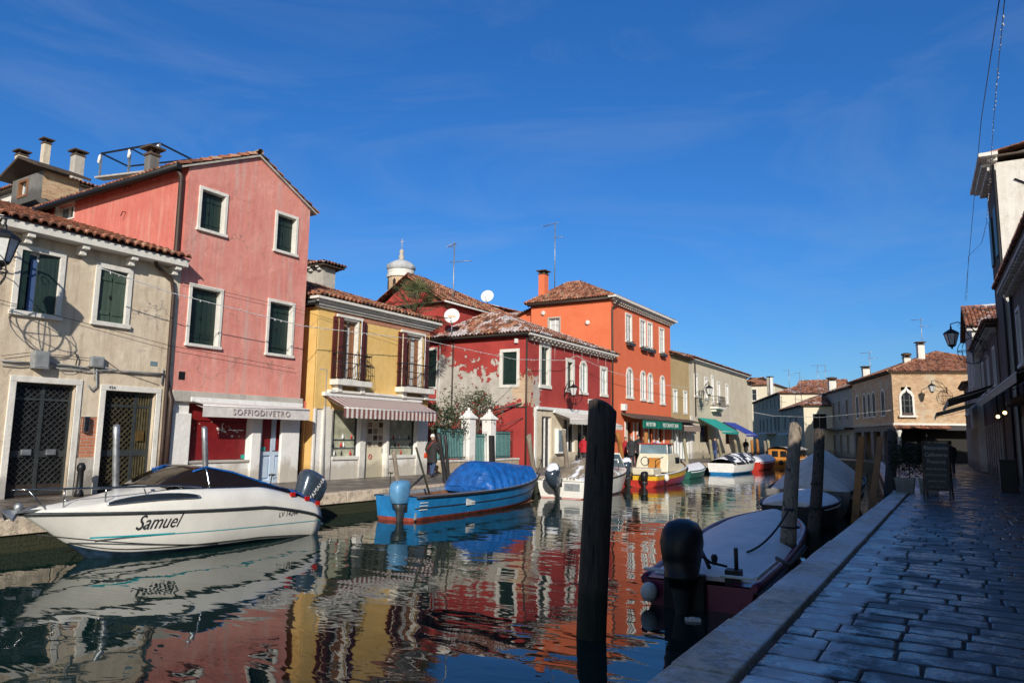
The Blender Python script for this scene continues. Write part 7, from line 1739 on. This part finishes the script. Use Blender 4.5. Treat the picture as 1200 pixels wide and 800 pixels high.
    q.build('hat' if hat else 'hair', hm, t, tr=S)
    for sd in (1, -1): q = M(); q.ball((.104, sd * .03, 1.628), .011, 0, 8, 6); q.build('eye', MT['black'], t, tr=S)
    if bag:
        q = M(); q.loft([[V((-.02 + a * cos(2 * pi * j / 12), .29 + .06 * sin(2 * pi * j / 12), zz)) for j in range(12)] for zz, a in ((.76, .09), (.80, .15), (.92, .15), (.98, .10))]); q.build('bag', c_('bag', bag, .5), t, tr=S)
        q = M(); q.tube([(-.02, .27, .97), (-.16, .12, 1.2), (-.13, -.06, 1.42), (-.02, -.14, 1.48), (.12, -.05, 1.36), (.15, .14, 1.15), (.05, .27, .97)], .011, 5); q.build('bag_strap', c_('bag', bag, .5), t, tr=S)
    if pack: q = M(); q.box((-.32, -.15, 1.0), (-.16, .15, 1.42)); q.build('backpack', c_('backpack', pack), t, tr=S, bevel=.05)
    return t
def pp(px, Y): return ony(px, 520, Y).x
p = onz(507, 559)
person('person in a white hat and long dark coat with a red shoulder bag', pp(507, 22.6), 22.6, rad(98), 1.64, (.018, .016, .018), (.03, .06, .14), .58, hat=(.75, .73, .68), bag=(.55, .06, .02), vox=.014, walk=.14)
person('person in a bright red jacket with dark hair before the peeling house', pp(684, 36.5), 36.5, rad(80), 1.72, (.42, .008, .02), (.03, .03, .04), .80, vox=.016, walk=.05, wide=1.1)
G_ = 'people standing together outside the bar'
person('person in red half hidden at the left of the group outside the bar', pp(733, 39.6), 39.6, rad(-60), 1.66, (.32, .01, .015), (.02, .02, .03), .75, group=G_, walk=.05)
person('grey haired person in a dark coat facing the canal outside the bar', pp(740, 39.0), 39.0, rad(-70), 1.72, (.02, .02, .024), (.02, .02, .03), .62, hair=(.35, .34, .33), group=G_, walk=.05, wide=1.1)
person('tall person in a black coat and black cap in the middle of the group', pp(748, 39.3), 39.3, rad(-75), 1.8, (.012, .012, .014), (.02, .02, .025), .6, hat=(.01, .01, .01), group=G_, walk=.06, wide=1.15)
person('person in black behind the orange brown post outside the bar', pp(755, 40.4), 40.4, rad(-110), 1.74, (.015, .015, .018), (.02, .02, .03), .7, group=G_, walk=.05)
person('person in a pale jacket with a blue rucksack above the red boat cabin', pp(771, 38.6), 38.6, rad(60), 1.72, (.55, .58, .62), (.05, .06, .1), .8, pack=(.03, .06, .30), walk=.05)
person('person in navy between two greenish posts under the teal awning', pp(838, 60), 60, rad(-100), 1.75, (.015, .025, .08), (.05, .09, .2), .8, group=None, walk=.1, vox=.03)
person('distant person in black with a white scarf near the blue awning', pp(874, 74), 74, rad(-90), 1.72, (.02, .02, .022), (.02, .02, .03), .6, hat=(.7, .7, .7), walk=.1, vox=.03)
person('silhouetted person walking away down the dark quay beside the chalkboard', pp(1113, 44), 44, rad(90), 1.72, (.02, .02, .024), (.02, .02, .03), .7, walk=.2)
# ------------------------------------------------------------------ lanterns, ornaments, cables
def lantern(label, wall, at, k=1.0, nrm=None, lit=False):
    """scrolled iron arm from the wall, glazed tapering lantern hanging below its end"""
    wall, at = V(wall), V(at); t = thing('wall_lantern', label, 'street lamp', wall); d = at - wall; h = V((d.x, d.y, 0)); n = h.normalized(); top = d + V((0, 0, .42 * k))
    q = M(); q.tube([(0, 0, d.z + .1), h * .3 + V((0, 0, d.z + .42 * k)), h * .75 + V((0, 0, d.z + .62 * k)), h + V((0, 0, d.z + .55 * k)), top], .02 * k, 6)
    q.tube([(0, 0, d.z - .25), h * .4 + V((0, 0, d.z + .2)), h * .62 + V((0, 0, d.z + .56 * k))], .014 * k, 5)
    for f, r in ((.35, .12), (.7, .09)): c = h * f + V((0, 0, d.z + .42 * k + .05)); q.tube([c + n * (r * cos(a)) + V((0, 0, r * sin(a))) for a in [2 * pi * j / 10 for j in range(9)]], .01, 4)
    q.box((-.03, -.03, d.z - .35), (.03, .03, d.z + .2)); q.build('arm', MT['iron'], t)
    q = M(); hx = [V((cos(a), sin(a), 0)) for a in [2 * pi * j / 6 for j in range(6)]]
    q.loft([[d + v * r * k + V((0, 0, z * k)) for v in hx] for r, z in ((.27, .18), (.22, .25), (.10, .33), (.04, .36), (.03, .42))], smooth=False); q.ball(d + V((0, 0, .43 * k)), .035 * k)
    for v in hx: q.bar(d + v * .24 * k + V((0, 0, .18 * k)), d + v * .13 * k + V((0, 0, -.22 * k)), .018 * k)
    q.loft([[d + v * r * k + V((0, 0, z * k)) for v in hx] for r, z in ((.14, -.22), (.12, -.26), (.03, -.32), (.02, -.38))], smooth=False); q.build('frame', MT['iron'], t)
    q = M(); q.loft([[d + v * r * k + V((0, 0, z * k)) for v in hx] for r, z in ((.125, -.22), (.23, .18))], smooth=False); q.build('glass', MT['plast'], t)
    return t
lantern('dark iron lantern cut by the left edge of the picture', onx(-14, 278, XL), onx(3, 292, -17.65), 1.25)
lantern('iron lantern on a bracket on the front of the peeling red house', (XL, onx(667, 452, XL).y - .6, onx(667, 444, XL).z), (XL + .9, onx(672, 458, XL + .9).y, onx(672, 458, XL + .9).z), 1.0)
lantern('iron lantern on the beige building left of its balcony', (XL, onx(824, 455, XL).y, onx(824, 452, XL).z), onx(831, 458, XL + 1.3), 1.3)
wl = rline(44.0); lp = ony(1115, 397, 42.5); lantern('lantern against the sky on the right, hanging from the shaded houses', (wl.x, 43.0, lp.z + .3), (lp.x, 42.5, lp.z), 1.4)
bw = BC + V((cos(rad(20)), sin(rad(20)), 0)) * 4.3; bp = sight(1092, 455, BC + V((.9, -1.2, 0)), (-sin(rad(20)), cos(rad(20)), 0)); lantern('lantern on the sunlit brick wall right of the gothic window', (bw.x, bw.y - .02, bp.z + .2), bp, 1.15)
def ornament(label, wall, c, r, n, cross=True):
    wall, c, n = V(wall), V(c), V(n).normalized(); t = thing('wire_ornament', label, 'decoration', wall); o = c - wall; s = n.cross(V((0, 0, 1))).normalized()
    q = M(); ring = lambda rr, a: [o + (s * cos(b) * cos(a) + n * cos(b) * sin(a)) * rr + V((0, 0, rr * sin(b))) for b in [2 * pi * j / 20 for j in range(21)]]
    q.tube(ring(r, 0), .016, 5); q.tube(ring(r, pi / 2), .012, 5); q.tube(ring(r, pi / 4), .010, 5); q.tube(ring(r, -pi / 4), .010, 5)
    q.tube([o + s * r * cos(b) + n * r * sin(b) for b in [2 * pi * j / 20 for j in range(21)]], .012, 5)
    if cross: q.tube([o - s * r, o + s * r], .012, 5); q.tube([o - V((0, 0, r)), o + V((0, 0, r))], .012, 5)
    q.build('hoop', MT['iron'], t); q = M(); q.tube([(0, 0, 0), o * .6 + V((0, 0, r * 1.1)), o + V((0, 0, r))], .012, 5); q.build('stem', MT['iron'], t)
sd_ = V((sin(rad(34)) * cos(rad(25)), -cos(rad(34)) * cos(rad(25)), sin(rad(25))))
s0 = onx(52, 392, XL); oc = s0 + sd_ * 2.6
ornament('wire ball ornament at the left edge casting a mesh shadow on the pale wall', (XL, oc.y, oc.z + .6), oc, .45, (1, 0, 0))
for (x, y), off, r, lab in (((672, 463), .5, .55, 'round wire ornament below the lantern on the red house'), ((822, 467), .3, .7, 'round wire ornament on the beige building next to its lantern')):
    c = onx(x, y, XL + off); ornament(lab, (XL, c.y, c.z + .2), c, r, (1, 0, 0))
c = sight(1108, 464, BC + V((0, -.3, 0)), (-sin(rad(20)), cos(rad(20)), 0)); ornament('round wire ornament on the brick wall to the right of its lantern', c + V((0, .2, .3)), c, .55, (0.34, -.94, 0))
c = ony(1140, 411, 40); ornament('round wire ornament hanging in the shade below the right hand lantern', rline(40) + V((0, 0, c.z + .4)), c, .62, (0, 1, 0))
def string(label, pts, r, mat, bulbs=0, name='string_lights', cat='string lights', sag=0.0, bm='plast'):
    pts = [V(p) for p in pts]; o = pts[0]; t = thing(name, label, cat, o)
    P = []
    for a, b in zip(pts, pts[1:]):
        for i in range(9):
            s_ = i / 9; P.append(a.lerp(b, s_) - o - V((0, 0, sag * 4 * s_ * (1 - s_) * (b - a).length * .02)))
    P.append(pts[-1] - o); q = M(); q.tube(P, r, 5); q.build('cable', MT[mat], t)
    if bulbs:
        q = M(); rs = random.Random(3); L = 0
        for a, b in zip(P, P[1:]):
            n = max(1, int((b - a).length / bulbs))
            for i in range(n): c = a.lerp(b, (i + .5) / n); q.tube([c, c + V((rs.uniform(-.04, .04), rs.uniform(-.03, .03), rs.uniform(-.07, .03)))], r * 1.2, 4)
        q.build('bulbs', MT[bm], t)
string('pale string of lights slung along the pink and yellow fronts to the red house', [onx(114, 313, -18.1), onx(200, 343, -18.1), onx(355, 382, -18.2), onx(500, 399, -18.3), onx(560, 412, -18.4), onx(604, 421, -18.4), onx(660, 422, -18.4), onx(676, 417, -18.45)], .012, 'plast', .22)
string('pale string of lights falling from the red house eave across the orange front', [onx(676, 417, -18.45), onx(712, 434, -18.3), onx(760, 448, -18.3), onx(812, 455, -18.1)], .012, 'plast', .3)
string('thin dark wires crossing the pale and pink house fronts', [onx(-5, 350, -18.9), onx(75, 372, -18.9), onx(200, 405, -18.85), onx(345, 432, -18.85)], .007, 'black', name='wire', cat='cable')
string('thin black wire along the top of the pink and yellow houses', [onx(212, 330, -18.9), onx(352, 363, -18.88), onx(505, 412, -18.8)], .006, 'black', name='wire', cat='cable')
string('long pale string of lights across the far end of the canal', [ony(868, 480, 80), ony(905, 487, 80), ony(960, 489, 76), (-4.6, 69.7, ony(1010, 482, 72).z)], .018, 'plast', .5)
string('dark overhead wire running up out of the top right corner', [ony(1131, 352, 50), ony(1150, 140, 22), ony(1172, -6, 14)], .010, 'black', name='wire', cat='cable')
string('sparse string of small lights hanging beside the tall white house', [ony(1133, 352, 49), ony(1135, 300, 44), ony(1150, 285, 38), ony(1156, 262, 36), ony(1166, 120, 22), ony(1178, -8, 14)], .008, 'black', .35)
# ------------------------------------------------------------------ things on the right quay
def planter():
    x0, y0 = -1.75, 26.6; t = thing('hedge_planter', 'dark clipped hedge standing in pale boxes at the edge of the shaded quay', 'planter', (x0 + .6, y0, 0))
    for k in (0, 1): q = M(); q.loft([[V((x, y, z)) for x, y in ((-.62 + k * .68 + o, -o), (-.05 + k * .68 - o, -o), (-.05 + k * .68 - o, .55 + o), (-.62 + k * .68 + o, .55 + o))] for z, o in ((0, .04), (.42, 0), (.48, -.03))], smooth=False); q.build('pot', MT['stone_d'], t, bevel=.02)
    random.seed(5); leaves(lambda: V((random.uniform(-.75, .75), random.uniform(-.1, .65), random.triangular(.45, 1.65, 1.2) + .1 * random.random())), 3200, .045, MT['leafd'], 'hedge', t)
    q = M(); [q.tube([(x, .25, .4), (x + .05, .3, 1.4)], .02, 5) for x in (-.5, -.2, .2, .5)]; q.build('stems', MT['bark'], t)
planter()
string('mesh cloth screen bar over the hedge planter', [(-2.0, 29.4, 2.05), (-1.2, 27.6, 2.1)], .03, 'piled', name='rail', cat='rail') if False else None
def chalkboard():
    a, b = ony(1084, 560, 24.6), ony(1114, 560, 24.2); x0, x1 = a.x, b.x; zt = ony(1098, 517, 24.4).z; t = thing('chalkboard_sign', 'tall black chalkboard with white handwriting standing on the quay', 'sign', ((x0 + x1) / 2, 24.4, 0), rad(-8)); w = (x1 - x0) / 2
    for sg in (-1, 1):
        q = M(); 
        for sx in (-1, 1): q.bar((sx * w, sg * .25, 0), (sx * w, sg * .03, zt), .05, .04)
        q.bar((-w, sg * .21, .28), (w, sg * .21, .28), .05, .03); q.bar((-w, sg * .04, zt), (w, sg * .04, zt), .05, .04); f = q.build('frame', MT['eave'], t)
        q = M(); q.prism([(-w + .03, sg * .215, .32), (w - .03, sg * .215, .32), (w - .03, sg * .045, zt - .04), (-w + .03, sg * .045, zt - .04)], (0, .012 * -sg, 0)); bd = q.build('board', MT['black'], t)
        if sg == -1:
            al = atan2(zt - .36, .17)
            for i, (s, sz) in enumerate((('Ristorante', .155), ('Caffetteria', .145), ('Trattoria', .14), ('menu del giorno', .085), ('primi e secondi', .085), ('panini e dolci', .085), ('vino e birra', .085))):
                z = zt - .19 - (.2 * i if i < 3 else .6 + .17 * (i - 3)); y = -.045 - (zt - .04 - z) / (zt - .36) * .17 - .018
                m = Matrix.Translation((0, y, z)) @ Matrix.Rotation(al, 4, 'X'); text(s, sz, MT['stone_d'], bd, m, shear=.2, ext=.002, wx=.95)
chalkboard()
def bulb(label, px, py, Y):
    p = ony(px, py, Y); t = thing('hanging_lamp', label, 'lamp', p); q = M(); q.ball((0, 0, 0), .06, 0, 12, 8); m, nt, nd, lk, bs = nm('lamp_glow'); bs.inputs['Emission Color'].default_value = (1, .66, .28, 1); bs.inputs['Emission Strength'].default_value = 5; q.build('globe', m, t)
    q = M(); q.lathe([(.05, .1), (.03, .2), (.01, .9)], n=8); q.build('stem', MT['iron'], t)
bulb('lit warm lamp under the dark canopy, the lower left of two', 1169.5, 488, 31); bulb('lit warm lamp under the dark canopy, the upper right of two', 1177.5, 483.5, 29)
def bin_():
    p = rline(30) - V((.35, 0, 0)); t = thing('litter_cabinet', 'black cabinet standing against the wall of the shaded quay', 'cabinet', p); q = M(); q.box((-.25, -.3, 0), (.25, .3, 1.05)); q.build('body', MT['black'], t, bevel=.02); q = M(); q.box((-.28, -.33, 1.052), (.28, .33, 1.1)); q.build('lid', MT['irong'], t, bevel=.01)
bin_()
q_ = M(); q_.box((-.09, -.05, 0), (.09, .05, .05)); t_ = thing('floating_carton', 'small white carton floating on the water by the purple boat', 'litter', (onz(812, 727, -.6).x, onz(812, 727, -.6).y, -.62), .5); q_.build('carton', MT['plast'], t_); q_ = M(); q_.box((-.03, -.051, .045), (.03, .051, .056)); q_.build('flap', MT['awgrey'], t_)
# small black litter bollard between the lattice doors
t_ = thing('bollard', 'short black iron bollard standing between the two lattice doors', 'bollard', (XL + .5, onx(94, 560, XL + .5).y, 0)); q_ = M(); q_.lathe([(.11, 0), (.10, .1), (.075, .15), (.07, .6), (.1, .66), (.1, .74), (.05, .82)], n=12); q_.build('shaft', MT['iron'], t_)

# ------------------------------------------------------------------ mooring ropes
def rope(label, a, b, sag=.25, r=.014, mat='pile'):
    a, b = V(a), V(b); t = thing('mooring_rope', label, 'rope', a); q = M()
    q.tube([(a.lerp(b, i / 12) - a) - V((0, 0, sag * 4 * (i / 12) * (1 - i / 12))) for i in range(13)], r, 5); q.build('strand', MT[mat], t)
    q = M(); q.tube([b - a + V((.07 * cos(k), .07 * sin(k), .02 * sin(k * 3))) for k in [2 * pi * j / 10 for j in range(11)]], r, 5); q.build('loop', MT[mat], t)
rope('pale rope from the bow of the white cabin boat to the quay', (-13.12, 6.2, .2), (-14.7, 7.3, .05), .12)
rope('rope from the stern of the white cabin boat to a metal post', (-13.7, 11.3, .1), (-14.35, 12.0, .6), .1)
rope('rope from the blue work boat stern to the leaning wooden post', (-13.1, 14.9, .05), (-14.3, 16.3, .5), .15)
rope('rope from the blue work boat bow to the pale grey post', (-13.1, 22.8, .3), (-14.3, 25.4, .7), .15)
rope('dark rope from the purple boat to the tall pale banded post', (-2.85, 11.6, -.1), (-2.5, 13.1, .45), .12, .018, 'rub')
rope('thin pale rope hanging from the dark post down to the covered boat', (-2.75, 17.2, .0), (-2.52, 15.9, .75), .2, .009)
